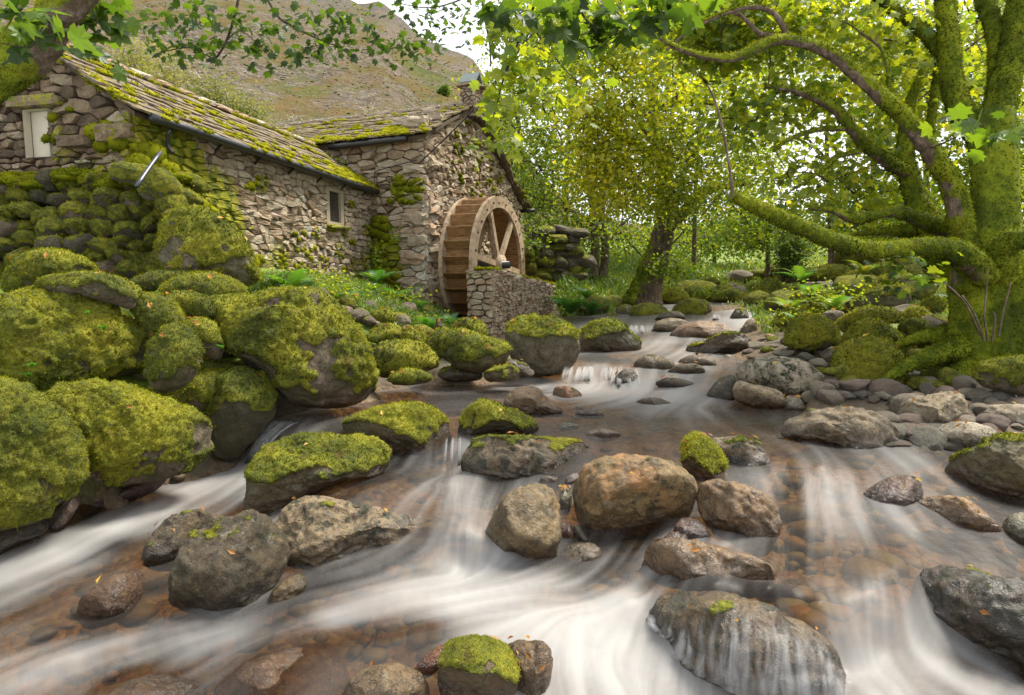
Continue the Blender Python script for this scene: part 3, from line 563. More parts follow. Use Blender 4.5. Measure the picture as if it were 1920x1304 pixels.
def boulder(label, d, pts, moss=.9, tint=GREY, thick=.85, n=6, ang=.4, speck=.35, rust=0., wetline=.0, fuzz=1., bumpy=1., bare=.0, name='boulder', cat='boulder', group=None, sink=0, seed=None, wet=0., float_=True):
    seed = seed if seed is not None else int(abs(pts[0][0]) * 7 + abs(pts[0][1]) * 13 + len(pts))
    rs = np.random.default_rng(seed)
    c, R = outline_fn(pts)
    if AFLOAT and float_:               # stand the rock in the water where its foot shows
        low = sorted(pts, key=lambda q: -q[1])[:4]; hh = [hit_water(*q) for q in low]; hh = [h for h in hh if h]
        if hh:
            dn = np.median(hh) + .62 * thick * R.mean() * d / F
            if abs(dn - d) < .22 * d: d = dn
    C = at(c[0], c[1], d) - [0, 0, sink]; r = ray(*c); depth = np.linalg.norm(C - EYE)
    rh = nrm(r); er = nrm(np.cross(rh, [0, 0, 1])); eu = np.cross(er, rh)
    sc = depth / F * (1 / np.linalg.norm(r)) * np.linalg.norm(r)          # metres per photo pixel at that depth
    kx_, ky_ = pxm(C); sc, sv = 1 / kx_, 1 / ky_
    n = 6 if R.mean() > 78 else (5 if R.mean() > 26 else 4)
    S, Fc = ico(n); Fc = Fc[:, ::-1]
    a, b, w = S[:, 0], S[:, 1], S[:, 2]
    th = np.arctan2(b, a); rho = np.hypot(a, b)
    Rm = R.mean(); Rt = np.interp((th + PI) / (2 * PI) * 144 - .5, np.arange(-1, 145), np.r_[R[-1], R, R[0]])
    f = sst(.05, .85, rho); Re = Rm * .9 * (1 - f) + Rt * f
    fl = rho ** .82
    V = (er[None] * (np.cos(th) * fl * Re)[:, None] + eu[None] * (np.sin(th) * fl * Re * sv / sc)[:, None]) * sc
    T = thick * Rm * sc
    V = V + rh[None] * (np.sign(w) * np.abs(w) ** .85 * T)[:, None]
    size = Rm * sc
    # chisel a few faces, mostly on the sides one sees
    for k in range(int(4 + 11 * ang)):
        nv = nrm(rs.normal(0, 1, 3)); 
        if abs(nv @ rh) < .45: nv = nrm(nv - rh * .9)
        h = V @ nv; lim = np.quantile(h, .985) * rs.uniform(.58, .92)
        over = np.maximum(h - lim, 0); V -= nv[None] * (over * (.35 + .6 * ang))[:, None]
    N = vnormals(V, Fc)
    p = V / size
    off = rs.uniform(-50, 50, 3)
    V = V + N * (size * (.105 * fbm(p * 1.3 + off, 3, 1) * bumpy))[:, None]
    # bring the silhouette back to the boulder's own outline
    ia, ib = V @ er / sc, V @ eu / sv; tb = np.arctan2(ib, ia); rb = np.hypot(ia, ib)
    bi = np.clip(((tb + PI) / (2 * PI) * 48).astype(int), 0, 47); Ra = np.full(48, 1e-3); np.maximum.at(Ra, bi, rb)
    Rw = np.interp(np.arange(48) + .5, np.arange(145), np.r_[R, R[0]]) if False else R.reshape(48, 3).max(1)
    k = np.clip(Rw / Ra, .8, 1.6); k = (np.roll(k, 1) + 2 * k + np.roll(k, -1)) / 4
    kk = np.interp((tb + PI) / (2 * PI) * 48 - .5, np.arange(-1, 49), np.r_[k[-1], k, k[0]])
    kf = 1 + (kk - 1) * sst(.1, .7, rb / Rm)
    inp = er[None] * ia[:, None] * sc + eu[None] * ib[:, None] * sv
    V = V + inp * (kf - 1)[:, None]
    N = vnormals(V, Fc)
    rid = 1 - np.abs(fbm(p * 2.6 + off, 4, 5)) * 2
    st = nrm(rs.normal(0, 1, 3) * [.5, .5, 1.4]); lay = p @ st * 5 + 1.2 * fbm(p * 1.7 + off, 3, 61)
    hard = size * (.045 * (rid - .6) * (.6 + 1.1 * ang) + .04 * fbm(p * 6 + off, 4, 9) * (.6 + .8 * ang) + .03 * ang * (np.abs(lay - np.floor(lay) - .5) * 2 - .5)) * bumpy
    N = vnormals(V, Fc)
    W = V + C
    mval = N[:, 2] * .9 + .55 * fbm(p * 2.1 + off, 4, 13) + (moss * 2.3 - 1.25)
    if bare == 0 and moss > .7: bare = .28
    if bare > 0: mval = mval - 2.2 * bare * sst(.12, .34, fbm(p * 2.3 + off + 9, 4, 17))
    wl = WATER.fast(W[:, :2]) if C[1] < 18 else np.full(len(W), -9.)
    hgt = W[:, 2] - wl
    mval = np.where(hgt < .05 + .04 * fbm(p * 3 + off, 2, 3), mval - 1.2, mval)
    mk = sst(.0, .35, mval) if moss > 0 else np.zeros(len(V))
    cush = np.abs(fbm(p * size * 7 + off, 3, 23)) * .9 + .5 * np.abs(fbm(p * size * 19 + off, 3, 29)) + .35 * np.abs(vn(p * size * 46 + off, 31))
    V = V + N * (hard * (1 - .6 * mk) + mk * (.008 + .075 * min(1, size * 2.2) * cush))[:, None]
    W = V + C
    wet_a = np.clip(np.maximum(sst(.16, .02, hgt) * .9, wet * (.65 + .6 * fbm(p * 2.5 + off, 3, 41))), 0, 1)
    rst = np.clip(rust * (sst(.0, .5, fbm(p * .9 + off, 3, 43) + .25) ), 0, 1)
    o = obj(name, W, Fc, ROCK, loc=C - np.array([0, 0, 0]), attrs=dict(moss=mk * .92 + .02, wet=wet_a, rust=rst, speck=np.full(len(V), speck), film=sst(-1.3, .1, mval) * (moss > .3)), color=tint)
    tag(o, label, cat, group)
    up_ = np.where((N[:, 2] > .45) & (hgt > .08))[0]
    if len(up_) and d < 9: LITTER.extend((W[i], N[i]) for i in rs.choice(up_, min(len(up_), int(rs.integers(1, 6)))))
    if fuzz > 0 and moss > 0:
        N2 = vnormals(V, Fc); wt = mk[Fc].mean(1) ** 2
        wt = wt * (N2[Fc[:, 0]] @ -rh > -.35)
        area = size ** 2 * 4; px = d / F
        cnt = int(min(12000, fuzz * 8000 * min(1.6, (Rm / 105) ** 2) * (wt > .2).mean() * 2))
        if cnt > 60:
            k, u, v = sample_tris(V, Fc, wt, cnt, rs)
            PP = V[Fc[k, 0]] + u * (V[Fc[k, 1]] - V[Fc[k, 0]]) + v * (V[Fc[k, 2]] - V[Fc[k, 0]])
            NN = N2[Fc[k, 0]] + np.array([0, 0, .25])
            bl = min(max(.0036 * d, .009), .035)
            TV, TF = tuft(PP, NN, bl, bl * .30, rs, .75)
            tone = np.clip(.46 + .5 * fbm(PP * 1.5 + off, 2, 51) + .35 * fbm(PP * 5 + off, 2, 52) + .18 * rs.normal(0, 1, cnt) + .12 * (NN[:, 2] - .6), 0, 1)
            obj('moss', TV + C, TF, MOSSM, parent=o, attrs=dict(tone=np.repeat(tone, 3)), smooth=False, kind='stuff')
    return o
def B(label, d, pts, *a, **k):
    if AFLOAT and 'ang' in k: k['ang'] = min(1., k['ang'] + .2)
    if AFLOAT:
        k['wet'] = max(.3, k.get('wet', 0)); a = list(a)
        if len(a) > 1: a[1] = tuple(np.array(a[1]) * (.98, .86, .68))
    return boulder(label, d, pts, *a, **k)
AFLOAT = False
# --- left bank heap
B('huge rounded boulder wholly furred with bright moss, lowest of the heap by the left rapids', 3.55, [(0, 715), (60, 735), (115, 780), (140, 830), (158, 885), (145, 925), (110, 960), (50, 985), (0, 992), (-60, 985), (-120, 900), (-120, 780), (-60, 725)], .92, ang=.15)
B('long sloping mossy boulder with a bare dark lower end above the left rapids', 4.15, [(100, 735), (140, 718), (200, 718), (260, 735), (320, 762), (375, 792), (402, 815), (397, 850), (370, 880), (330, 900), (260, 910), (200, 905), (165, 880), (150, 840), (125, 790)], .84, PINK, ang=.2)
B('great domed mossy boulder with fern sprigs under a slab in the left heap', 4.75, [(-40, 600), (0, 570), (60, 550), (140, 545), (190, 558), (240, 600), (285, 630), (290, 660), (275, 690), (240, 712), (170, 728), (100, 738), (30, 720), (-40, 710)], .86, ang=.15)
B('tilted mossy slab with bare brown underside lying on the great domed boulder', 4.72, [(50, 540), (90, 524), (160, 514), (200, 517), (250, 535), (268, 550), (262, 572), (245, 580), (200, 568), (150, 553), (100, 545)], .66, PINK, ang=.5, thick=1.0)
B('smooth mossy mound below the terrace wall, uppermost at the far left', 5.35, [(12, 545), (20, 510), (40, 485), (80, 471), (130, 477), (165, 489), (184, 510), (170, 530), (100, 542), (50, 552)], .97, ang=.1)
B('egg shaped mossy boulder standing upright in the gap of the left heap', 4.6, [(275, 690), (283, 655), (300, 630), (325, 611), (350, 615), (370, 635), (377, 670), (370, 700), (345, 725), (310, 735), (285, 725)], .74, PINK, ang=.1)
B('mossy boulder tucked behind the tilted slab above the egg shaped stone', 5.0, [(250, 560), (300, 553), (330, 568), (350, 600), (340, 618), (300, 628), (280, 640), (262, 605)], .88, ang=.2)
B('low mossy boulder with a bare grey patch on its crown, top of the heap', 5.6, [(305, 547), (330, 525), (380, 514), (430, 524), (465, 552), (450, 572), (400, 580), (350, 568)], .85, PINK, bare=.4, ang=.2)
B('narrow mossy stone wedged under the bare crowned boulder of the heap', 5.2, [(295, 578), (330, 550), (380, 556), (402, 575), (390, 602), (350, 605)], .84, PINK, ang=.3, n=5)
B('flat mossy stone along the foot of the terrace wall', 5.85, [(250, 527), (300, 511), (360, 509), (412, 518), (390, 530), (320, 535), (270, 547)], .95, ang=.1, n=5)
B('small mossy stone with a bare face between egg stone and biggest boulder', 5.0, [(350, 612), (375, 597), (402, 610), (417, 650), (410, 678), (385, 667), (362, 642)], .66, PINK, ang=.3, n=5)
B('mossy shoulder boulder leaning on the left side of the biggest boulder', 5.55, [(380, 592), (400, 564), (440, 556), (485, 558), (510, 585), (500, 640), (465, 660), (430, 642), (400, 622)], .88, PINK, bare=.2, ang=.15)
B('biggest boulder, broad and mossy with bare brown patches, beside the dark pool', 5.4, [(430, 640), (440, 598), (470, 570), (510, 555), (560, 548), (610, 560), (650, 594), (680, 640), (695, 680), (701, 730), (690, 757), (640, 768), (570, 762), (530, 742), (490, 692), (450, 665)], .74, PINK, bare=.42, ang=.25)
B('shadowed mossy stone beneath the egg shaped boulder', 4.95, [(320, 742), (345, 715), (390, 698), (430, 698), (445, 730), (420, 772), (370, 784), (330, 767)], .84, ang=.2, n=5)
B('pointed boulder with mossy top and dark wet flank beside the left waterfall', 4.95, [(378, 778), (400, 730), (430, 699), (470, 697), (500, 714), (518, 750), (512, 790), (470, 832), (430, 866), (400, 850), (385, 812)], .62, DARK, ang=.35, wet=.35)
B('tiny mossy stone in the dark hollow of the left heap', 5.15, [(368, 694), (390, 680), (430, 682), (448, 700), (430, 716), (385, 712)], .8, ang=.2, n=5)
B('tall mossy boulder with a bare white corner ending the terrace wall', 6.15, [(300, 455), (320, 418), (345, 398), (390, 394), (430, 424), (463, 460), (478, 505), (472, 537), (440, 537), (400, 532), (340, 517), (303, 495)], .76, PALE, bare=.25, ang=.2)
B('wet brown stone at the water edge under the lowest mossy boulder', 3.75, [(90, 975), (120, 945), (148, 925), (150, 950), (120, 985), (95, 990)], .0, RED, n=5, wet=.7)
B('dark wet ledge stone behind the left rapids', 4.2, [(150, 955), (200, 925), (270, 905), (330, 905), (290, 930), (220, 950), (170, 968)], .1, RED, n=5, wet=.9, speck=.1)
B('dark stone under the lowest mossy boulder at the left edge', 3.5, [(-60, 1010), (0, 990), (60, 985), (100, 990), (80, 1015), (0, 1035), (-60, 1050)], .0, DARK, n=5, wet=.6)
# --- bank below the mill
B('rounded mossy boulder at the back of the dark pool beside the biggest boulder', 6.4, [(697, 690), (700, 655), (740, 641), (790, 647), (818, 672), (814, 692), (770, 708), (720, 708)], .88, ang=.15)
B('small mossy stone in the pool before the rounded mossy boulder', 6.0, [(728, 714), (740, 702), (768, 693), (806, 706), (800, 718), (760, 723)], .86, n=5, ang=.2)
B('sloping mossy boulder shaped like a hull below the wheel wall', 6.9, [(825, 662), (830, 628), (870, 621), (920, 638), (957, 655), (942, 682), (902, 699), (862, 692), (838, 677)], .64, OLIVE, ang=.2)
B('mossy stone with a red bare patch at the foot of the wheel wall', 7.7, [(848, 612), (870, 599), (895, 603), (912, 618), (910, 634), (880, 630), (852, 626)], .76, RED, rust=.4, n=5)
B('great square boulder with moss cap and pitted grey face below the wheel wall', 7.5, [(947, 640), (955, 606), (980, 596), (1030, 599), (1070, 614), (1086, 645), (1081, 677), (1050, 703), (1000, 702), (965, 682)], .44, GREY, ang=.3)
B('flat olive stone lying at the pool edge below the hull shaped boulder', 6.6, [(908, 702), (930, 690), (960, 688), (974, 700), (965, 713), (930, 716), (910, 713)], .5, OLIVE, n=5, fuzz=.4)
B('wet dark stone wedged between hull shaped boulder and square boulder', 7.0, [(928, 685), (955, 676), (988, 686), (1003, 700), (985, 708), (950, 702)], .25, DARK, n=5, wet=.5)
B('low wet stone under the hull shaped boulder', 6.9, [(820, 702), (835, 690), (862, 692), (905, 702), (890, 714), (845, 716)], .3, DARK, n=5, wet=.6)
B('sloping wet boulder with yellow mossy cap upstream of the square boulder', 9.0, [(1083, 652), (1088, 622), (1120, 604), (1160, 606), (1190, 635), (1203, 655), (1150, 663), (1100, 664)], .46, GREY, wet=.7, ang=.5)
B('mossy ridge stone on the grass bank above the rounded pool boulder', 7.4, [(715, 642), (740, 622), (775, 615), (803, 634), (800, 655), (750, 656)], .9, n=5)
B('low mossy stone on the grass near the biggest boulder', 8.0, [(690, 602), (712, 582), (735, 585), (740, 602), (715, 612)], .95, n=5)
B('mossy stone lying in grass halfway up the bank below the mill', 8.2, [(660, 598), (680, 583), (702, 588), (706, 606), (680, 614)], .95, n=5)
B('flat mossy stone below the mill on the grassy slope', 7.3, [(690, 628), (715, 612), (745, 612), (755, 626), (735, 640), (700, 642)], .92, n=5)
B('mossy boulder beside the hull shaped boulder on its uphill side', 7.2, [(795, 655), (805, 632), (830, 618), (838, 640), (825, 670), (808, 678)], .9, n=5)
B('small upright slate standing on the bank near the wheel', 8.8, [(816, 622), (818, 602), (824, 598), (828, 604), (829, 624)], .35, DARK, n=5, fuzz=.3, name='standing_stone', cat='stone')
AFLOAT = True
# --- upper cascade
B('pale flat topped rock across the upper stream', 9.9, [(1252, 633), (1278, 610), (1330, 602), (1368, 611), (1378, 628), (1330, 637), (1290, 642)], .14, PINK, ang=.4, n=5, speck=.1)
B('grey pointed rock behind the flat topped rock in the upper stream', 9.6, [(1385, 632), (1397, 605), (1412, 598), (1421, 622), (1408, 642)], .12, GREY, n=5)
B('long dark brown rock with sharp crest in the upper stream', 8.3, [(1280, 655), (1310, 650), (1340, 632), (1372, 624), (1403, 634), (1412, 655), (1380, 670), (1320, 668), (1285, 664)], .3, DARK, ang=.5, n=5, wet=.3)
B('wet dome rock at the lip of the upper cascade', 7.35, [(1188, 692), (1200, 672), (1233, 667), (1262, 679), (1260, 697), (1225, 703)], .16, OLIVE, n=5, wet=.55)
B('dark rock the cascade pours around', 7.05, [(1148, 728), (1160, 700), (1180, 692), (1198, 708), (1198, 728)], .0, DARK, n=5, wet=.9)
B('small brown rock in foam below the cascade', 6.8, [(1228, 722), (1250, 709), (1285, 712), (1302, 722), (1288, 733), (1250, 733)], .05, DARK, n=5, wet=.7)
B('flat dark rock between cascade and dark crested rock', 7.5, [(1250, 702), (1268, 686), (1303, 682), (1322, 695), (1300, 711), (1265, 709)], .1, OLIVE, n=5, wet=.6)
B('low wet rock nearest the crested rock in white water', 7.7, [(1270, 682), (1290, 668), (1322, 668), (1345, 680), (1330, 694), (1295, 690)], .08, GREY, n=5, wet=.6)
B('wet sloping rock beside the far little fall', 12.2, [(1222, 628), (1230, 606), (1255, 597), (1290, 602), (1270, 620), (1245, 630)], .1, GREY, n=5, wet=.5)
B('low wet rock dividing the far stream below the leaning tree', 12.6, [(1228, 602), (1240, 588), (1268, 584), (1285, 594), (1270, 604), (1245, 606)], .2, DARK, n=5, wet=.4)
B('mossy rock standing mid stream above the far little fall', 13.5, [(1280, 590), (1292, 572), (1318, 570), (1330, 584), (1312, 594)], .75, OLIVE, n=5)
B('dark rock at the right of the far white fall', 13., [(1368, 602), (1378, 582), (1396, 580), (1404, 596), (1388, 606)], .3, DARK, n=5, wet=.3)
B('mossy rock closing the far end of the stream', 16., [(1332, 566), (1350, 548), (1385, 546), (1402, 560), (1385, 570), (1350, 572)], .85, OLIVE, n=5)
# --- pool stones
B('dry brown angular stone standing in the pool', 5.1, [(946, 768), (950, 740), (970, 727), (1005, 727), (1035, 755), (1060, 776), (1022, 783), (975, 781)], .0, (.22, .18, .14), ang=.6, speck=.0, n=5)
B('small orange stone in the pool near the cascade', 5.9, [(1037, 744), (1040, 728), (1065, 724), (1090, 738), (1085, 749), (1055, 752)], .0, TAN, rust=1.4, n=5, speck=.3)
B('low wet stone barely breaking the pool surface', 5.6, [(1192, 758), (1210, 748), (1238, 747), (1264, 762), (1230, 772)], .1, OLIVE, n=5, wet=.7, speck=.6)
B('flat pinkish stone in the shallows behind the front boulders', 4.75, [(1097, 818), (1110, 808), (1135, 804), (1165, 815), (1140, 828), (1112, 828)], .0, PINK, n=5, wet=.3)
B('thin brown stone awash in the shallows', 5.4, [(1078, 778), (1095, 768), (1125, 772), (1132, 782), (1100, 786)], .0, RED, n=5, wet=.8)
B('small green stone awash in the pool', 5.0, [(1045, 800), (1060, 792), (1085, 798), (1078, 806), (1055, 808)], .0, GREEN, n=5, wet=.6)
# --- the dam of boulders
B('moss topped boulder at the left of the middle gap', 4.65, [(646, 812), (665, 784), (720, 766), (790, 762), (822, 775), (846, 815), (842, 847), (800, 862), (740, 853), (690, 838)], .56, OLIVE, ang=.4)
B('mossy peaked boulder at the right of the middle gap', 4.7, [(857, 832), (865, 790), (885, 764), (920, 756), (960, 775), (1022, 806), (992, 814), (930, 818), (890, 840)], .62, DARK, ang=.5)
B('broad grey boulder with thick moss cap beside the left chute', 4.2, [(460, 950), (464, 900), (480, 860), (530, 825), (580, 815), (630, 829), (680, 824), (715, 840), (737, 870), (722, 897), (650, 908), (590, 930), (530, 955), (490, 970)], .46, GREY, ang=.4)
B('long low dark boulder with black moss along its top in the middle', 4.3, [(860, 882), (880, 840), (910, 822), (970, 824), (1040, 827), (1100, 834), (1128, 850), (1102, 868), (1060, 888), (1000, 893), (940, 903), (890, 897)], .30, GREY, ang=.7, speck=1., fuzz=.5)
B('large smooth boulder stained olive and orange in the middle of the stream', 3.8, [(1070, 950), (1080, 898), (1110, 869), (1160, 851), (1220, 853), (1270, 868), (1302, 900), (1297, 950), (1262, 988), (1200, 1018), (1130, 1024), (1088, 992)], .16, (.24, .20, .11), ang=.25, speck=.6, rust=.5, fuzz=.4)
B('upright stone with a vivid moss tuft on the olive and orange boulder', 3.95, [(1277, 850), (1285, 824), (1310, 817), (1340, 838), (1360, 870), (1347, 907), (1310, 902), (1285, 887)], .62, TAN, n=6, ang=.3, fuzz=1.6, float_=False)
B('dark mossy edged boulder behind the vivid moss tuft', 4.1, [(1325, 832), (1370, 821), (1420, 831), (1443, 860), (1441, 887), (1410, 903), (1370, 897), (1350, 862)], .22, GREY, ang=.5, speck=1., float_=False)
B('shiny wet brown block beside the right channel', 3.6, [(1303, 915), (1340, 904), (1400, 909), (1440, 924), (1462, 960), (1457, 1012), (1430, 1038), (1380, 1024), (1330, 1003), (1308, 962)], .0, (.22, .16, .09), ang=.8, wet=.75, speck=.1)
B('wet stone speckled with yellow lichen left of the orange stained boulder', 3.6, [(913, 1010), (920, 968), (950, 928), (1000, 906), (1040, 913), (1052, 960), (1047, 1020), (1032, 1060), (980, 1070), (935, 1050)], .08, (.22, .18, .10), ang=.5, wet=.55, speck=.5)
B('long pale grey craggy boulder with dark moss specks in front of the moss capped boulder', 3.65, [(508, 1000), (515, 960), (530, 929), (570, 923), (630, 934), (700, 954), (770, 979), (842, 989), (858, 1020), (832, 1048), (740, 1060), (660, 1071), (590, 1060), (540, 1045)], .13, PALE, ang=.85, wet=.3, speck=.9, fuzz=.5)
B('round dark boulder with sparse moss on top standing in the front rapids', 3.2, [(316, 1100), (325, 1050), (350, 1004), (400, 979), (470, 961), (510, 974), (532, 1010), (553, 1050), (522, 1105), (470, 1150), (400, 1155), (350, 1133)], .25, DARK, ang=.3, wet=.35, speck=.6, fuzz=.6)
B('rough grey boulder behind the round dark boulder', 3.55, [(268, 1045), (275, 1008), (310, 973), (350, 961), (392, 964), (408, 985), (380, 1020), (335, 1062), (300, 1064)], .2, DARK, ang=.4, speck=.7, fuzz=.5)
B('flat tan wet block in front of the shiny brown block', 3.2, [(1205, 1095), (1203, 1040), (1240, 1017), (1320, 1019), (1400, 1034), (1448, 1050), (1444, 1085), (1400, 1108), (1300, 1114)], .0, (.24, .17, .09), ang=.8, wet=.8, speck=.2)
B('smooth brown stone just above the water at the left', 3.0, [(146, 1150), (150, 1110), (200, 1084), (250, 1079), (277, 1094), (267, 1132), (230, 1164), (170, 1170)], .0, (.14, .085, .05), ang=.3, wet=.7, speck=.15, n=5)
B('small ochre stone beside the round dark boulder', 3.05, [(500, 1130), (510, 1105), (540, 1085), (568, 1082), (575, 1105), (540, 1130), (512, 1145)], .0, (.28, .22, .08), n=5, wet=.4)
for lab, d, pts, t, ru in [
  ('small green stone jammed between speckled stone and orange stained boulder', 3.75, [(1050, 950), (1050, 920), (1062, 912), (1072, 930), (1068, 958), (1056, 964)], GREEN, 0),
  ('small purple stone above the jammed green stone', 3.95, [(1055, 915), (1065, 893), (1083, 887), (1085, 905), (1070, 918)], (.16, .12, .12), 0),
  ('small red brown stone below the jammed green stone', 3.6, [(1046, 1000), (1055, 978), (1070, 985), (1080, 1010), (1068, 1020), (1050, 1014)], (.18, .08, .05), .3),
  ('thin green pebble leaning beside the small red brown stone', 3.58, [(1074, 990), (1084, 985), (1102, 1012), (1100, 1022), (1086, 1018)], GREEN, 0),
  ('submerged pale green stone below the jammed stones', 3.45, [(1055, 1040), (1070, 1022), (1110, 1018), (1128, 1035), (1115, 1060), (1075, 1062)], OLIVE, 0),
  ('tiny grey stone under the long dark boulder', 4.0, [(1012, 905), (1020, 893), (1044, 896), (1040, 910), (1022, 914)], GREY, 0),
  ('dark wet stone filling the hollow under the shiny brown block', 3.65, [(1262, 1000), (1275, 975), (1310, 975), (1332, 1002), (1310, 1020), (1275, 1020)], RED, 0),
  ('small brown stone beside the flat tan block', 3.4, [(1245, 1020), (1255, 1000), (1290, 998), (1300, 1015), (1275, 1028)], (.15, .1, .06), .2)]:
    B(lab, d, pts, .0, t, n=5, wet=.5, rust=ru, ang=.3, speck=.15, name='stone', cat='stone')
# --- foremost water
DRAPED = B('dark boulder with water draping over it in the front rapids', 2.47, [(1192, 1225), (1205, 1160), (1250, 1127), (1330, 1112), (1430, 1124), (1520, 1155), (1568, 1195), (1582, 1245), (1540, 1290), (1420, 1300), (1300, 1295), (1220, 1265)], .16, (.15, .115, .06), ang=.2, wet=1., speck=.9, fuzz=0, float_=False)
B('black glistening rock at the edge of the front rapids on the right', 2.75, [(1688, 1165), (1700, 1110), (1760, 1084), (1850, 1083), (1930, 1078), (2020, 1130), (2010, 1270), (1900, 1265), (1800, 1250), (1720, 1210)], .2, (.07, .055, .035), ang=.55, wet=.8, speck=1., fuzz=.4)
B('reddish stone with a dark moss cushion at the very front', 2.3, [(822, 1262), (840, 1214), (880, 1199), (930, 1204), (967, 1235), (972, 1285), (950, 1320), (900, 1340), (840, 1325)], .42, (.17, .10, .07), ang=.2)
B('rough brown stone beside the cushion moss stone at the very front', 2.36, [(942, 1225), (960, 1203), (990, 1199), (1022, 1203), (1037, 1235), (1024, 1295), (985, 1335), (955, 1310)], .05, (.18, .13, .08), ang=.4, wet=.45)
B('smooth pale brown stone awash at the very front', 2.22, [(640, 1295), (660, 1248), (700, 1231), (760, 1238), (802, 1270), (798, 1330), (740, 1350), (665, 1345)], .0, (.22, .17, .10), ang=.15, wet=.35, speck=.15, sink=.03)
B('brown boulder under the water at the lower left', 2.2, [(90, 1340), (180, 1275), (260, 1248), (330, 1262), (385, 1300), (392, 1350), (200, 1380)], .0, (.15, .09, .035), ang=.15, wet=.4, n=5, sink=.05, float_=False)
B('broad amber boulder under the sliding water at the front', 2.45, [(385, 1330), (400, 1235), (450, 1195), (540, 1178), (620, 1185), (660, 1230), (655, 1320), (560, 1370), (440, 1370)], .0, (.30, .17, .05), ang=.1, wet=.2, n=5, speck=.2, sink=.09, float_=False)
B('orange stone under the water beside the draped boulder', 2.98, [(1395, 1120), (1430, 1090), (1470, 1068), (1507, 1074), (1503, 1106), (1455, 1130)], .0, (.34, .12, .04), rust=.8, wet=.2, n=5, speck=.1, float_=False)
B('long orange stone under the water behind the cushion moss stone', 2.45, [(775, 1260), (800, 1225), (850, 1203), (875, 1205), (840, 1240), (800, 1270)], .0, (.36, .14, .04), rust=.6, n=5, speck=.1, float_=False)
# --- right bank
B('wet red brown stone in the right channel', 3.65, [(1616, 942), (1650, 905), (1690, 889), (1720, 894), (1730, 930), (1712, 958), (1660, 968)], .0, RED, ang=.5, wet=.7, n=5, speck=.1)
B('tan rounded rock beside the red brown stone in the right channel', 3.45, [(1712, 962), (1760, 937), (1810, 934), (1860, 963), (1882, 987), (1852, 1008), (1780, 996)], .0, (.30, .21, .11), ang=.35, wet=.15, speck=.3)
B('green grey rock at the right edge below the mossy rock', 3.3, [(1876, 1012), (1885, 975), (1915, 962), (1952, 968), (1962, 1032), (1912, 1048)], .0, GREEN, ang=.2, n=5, speck=.3)
B('long dark mossy rock along the right edge of the channel', 4.0, [(1765, 905), (1790, 870), (1850, 835), (1920, 813), (1990, 815), (1990, 945), (1905, 960), (1820, 938)], .36, OLIVE, ang=.35)
B('flat layered wet rock jutting into the right channel', 4.5, [(1452, 815), (1490, 789), (1560, 767), (1620, 764), (1670, 784), (1690, 815), (1667, 842), (1600, 848), (1530, 843), (1480, 832)], .16, GREY, ang=.8, wet=.35, speck=.6)
AFLOAT = False
B('mossy boulder at the left of the far stream below the leaning tree', 16.5, [(1322, 568), (1335, 545), (1355, 535), (1376, 545), (1384, 564), (1350, 572)], .85, GREY, n=5)
B('bright mossy boulder among the roots of the leaning tree', 16., [(1240, 566), (1255, 542), (1275, 543), (1292, 562), (1268, 578)], .9, GREY, n=5)
B('pale boulder with moss hood above the pale slanted rock', 13.5, [(1402, 578), (1414, 541), (1440, 524), (1462, 530), (1468, 552), (1440, 574)], .62, PALE, n=5)
B('low yellow green moss mound on the right slope', 14.5, [(1492, 524), (1530, 502), (1575, 499), (1595, 513), (1560, 530), (1515, 532)], .98, GREY, n=5, ang=.1)
B('long flat rock with yellow moss highest on the right slope', 13.5, [(1572, 526), (1618, 502), (1665, 496), (1680, 514), (1645, 534), (1595, 540)], .66, PALE, n=5)
B('flat bare topped rock between the two yellow moss rocks on the slope', 11.8, [(1605, 545), (1650, 520), (1700, 516), (1712, 530), (1670, 548)], .45, PINK, n=5)
B('mossy boulder beside bracken midway up the right slope', 10.8, [(1480, 572), (1500, 545), (1540, 540), (1562, 560), (1545, 584), (1500, 588)], .85, PINK, n=5)
B('mossy boulder behind the vivid mossy boulder', 9.4, [(1450, 612), (1465, 585), (1500, 578), (1520, 592), (1500, 615), (1470, 622)], .8, GREY, n=5)
B('small vivid moss cushion stone right of the long mossy hump', 8., [(1690, 600), (1702, 580), (1728, 578), (1740, 592), (1715, 606)], .98, GREY, n=5)
B('mossy stone right of the bare crowned boulder near the roots', 7., [(1690, 650), (1702, 628), (1735, 625), (1752, 645), (1725, 662)], .95, GREY, n=5)
B('slanting slab with cracked face on the cobble bank', 4.75, [(1683, 807), (1688, 765), (1730, 744), (1795, 732), (1813, 770), (1811, 802), (1750, 808), (1720, 813)], .06, (.27, .23, .16), ang=.9, speck=.2, n=6)
B('pale rounded boulder in front of the slanting slab', 4.3, [(1746, 826), (1770, 799), (1820, 791), (1860, 799), (1870, 820), (1832, 844), (1770, 843)], .0, (.36, .33, .27), ang=.3, speck=.15)
B('large grey rock behind the pale rounded boulder at the right edge', 4.7, [(1812, 780), (1850, 764), (1930, 758), (1960, 790), (1930, 818), (1870, 818), (1830, 800)], .05, PALE, ang=.4, n=5)
B('broad grey slab at the right edge below the tree', 5.2, [(1840, 765), (1870, 742), (1940, 732), (1980, 750), (1940, 775), (1880, 775)], .1, PALE, ang=.6, n=5)
B('grey stone on the bank in front of the long mossy rock', 4.2, [(1790, 860), (1830, 835), (1900, 815), (1920, 825), (1880, 850), (1820, 872)], .05, GREY, n=5)
B('pale boulder blotched with black moss beside the upper cascade', 6.0, [(1376, 717), (1390, 684), (1440, 671), (1500, 674), (1547, 705), (1555, 737), (1522, 753), (1460, 751), (1400, 732)], .14, (.33, .30, .24), ang=.35, speck=1., fuzz=.4)
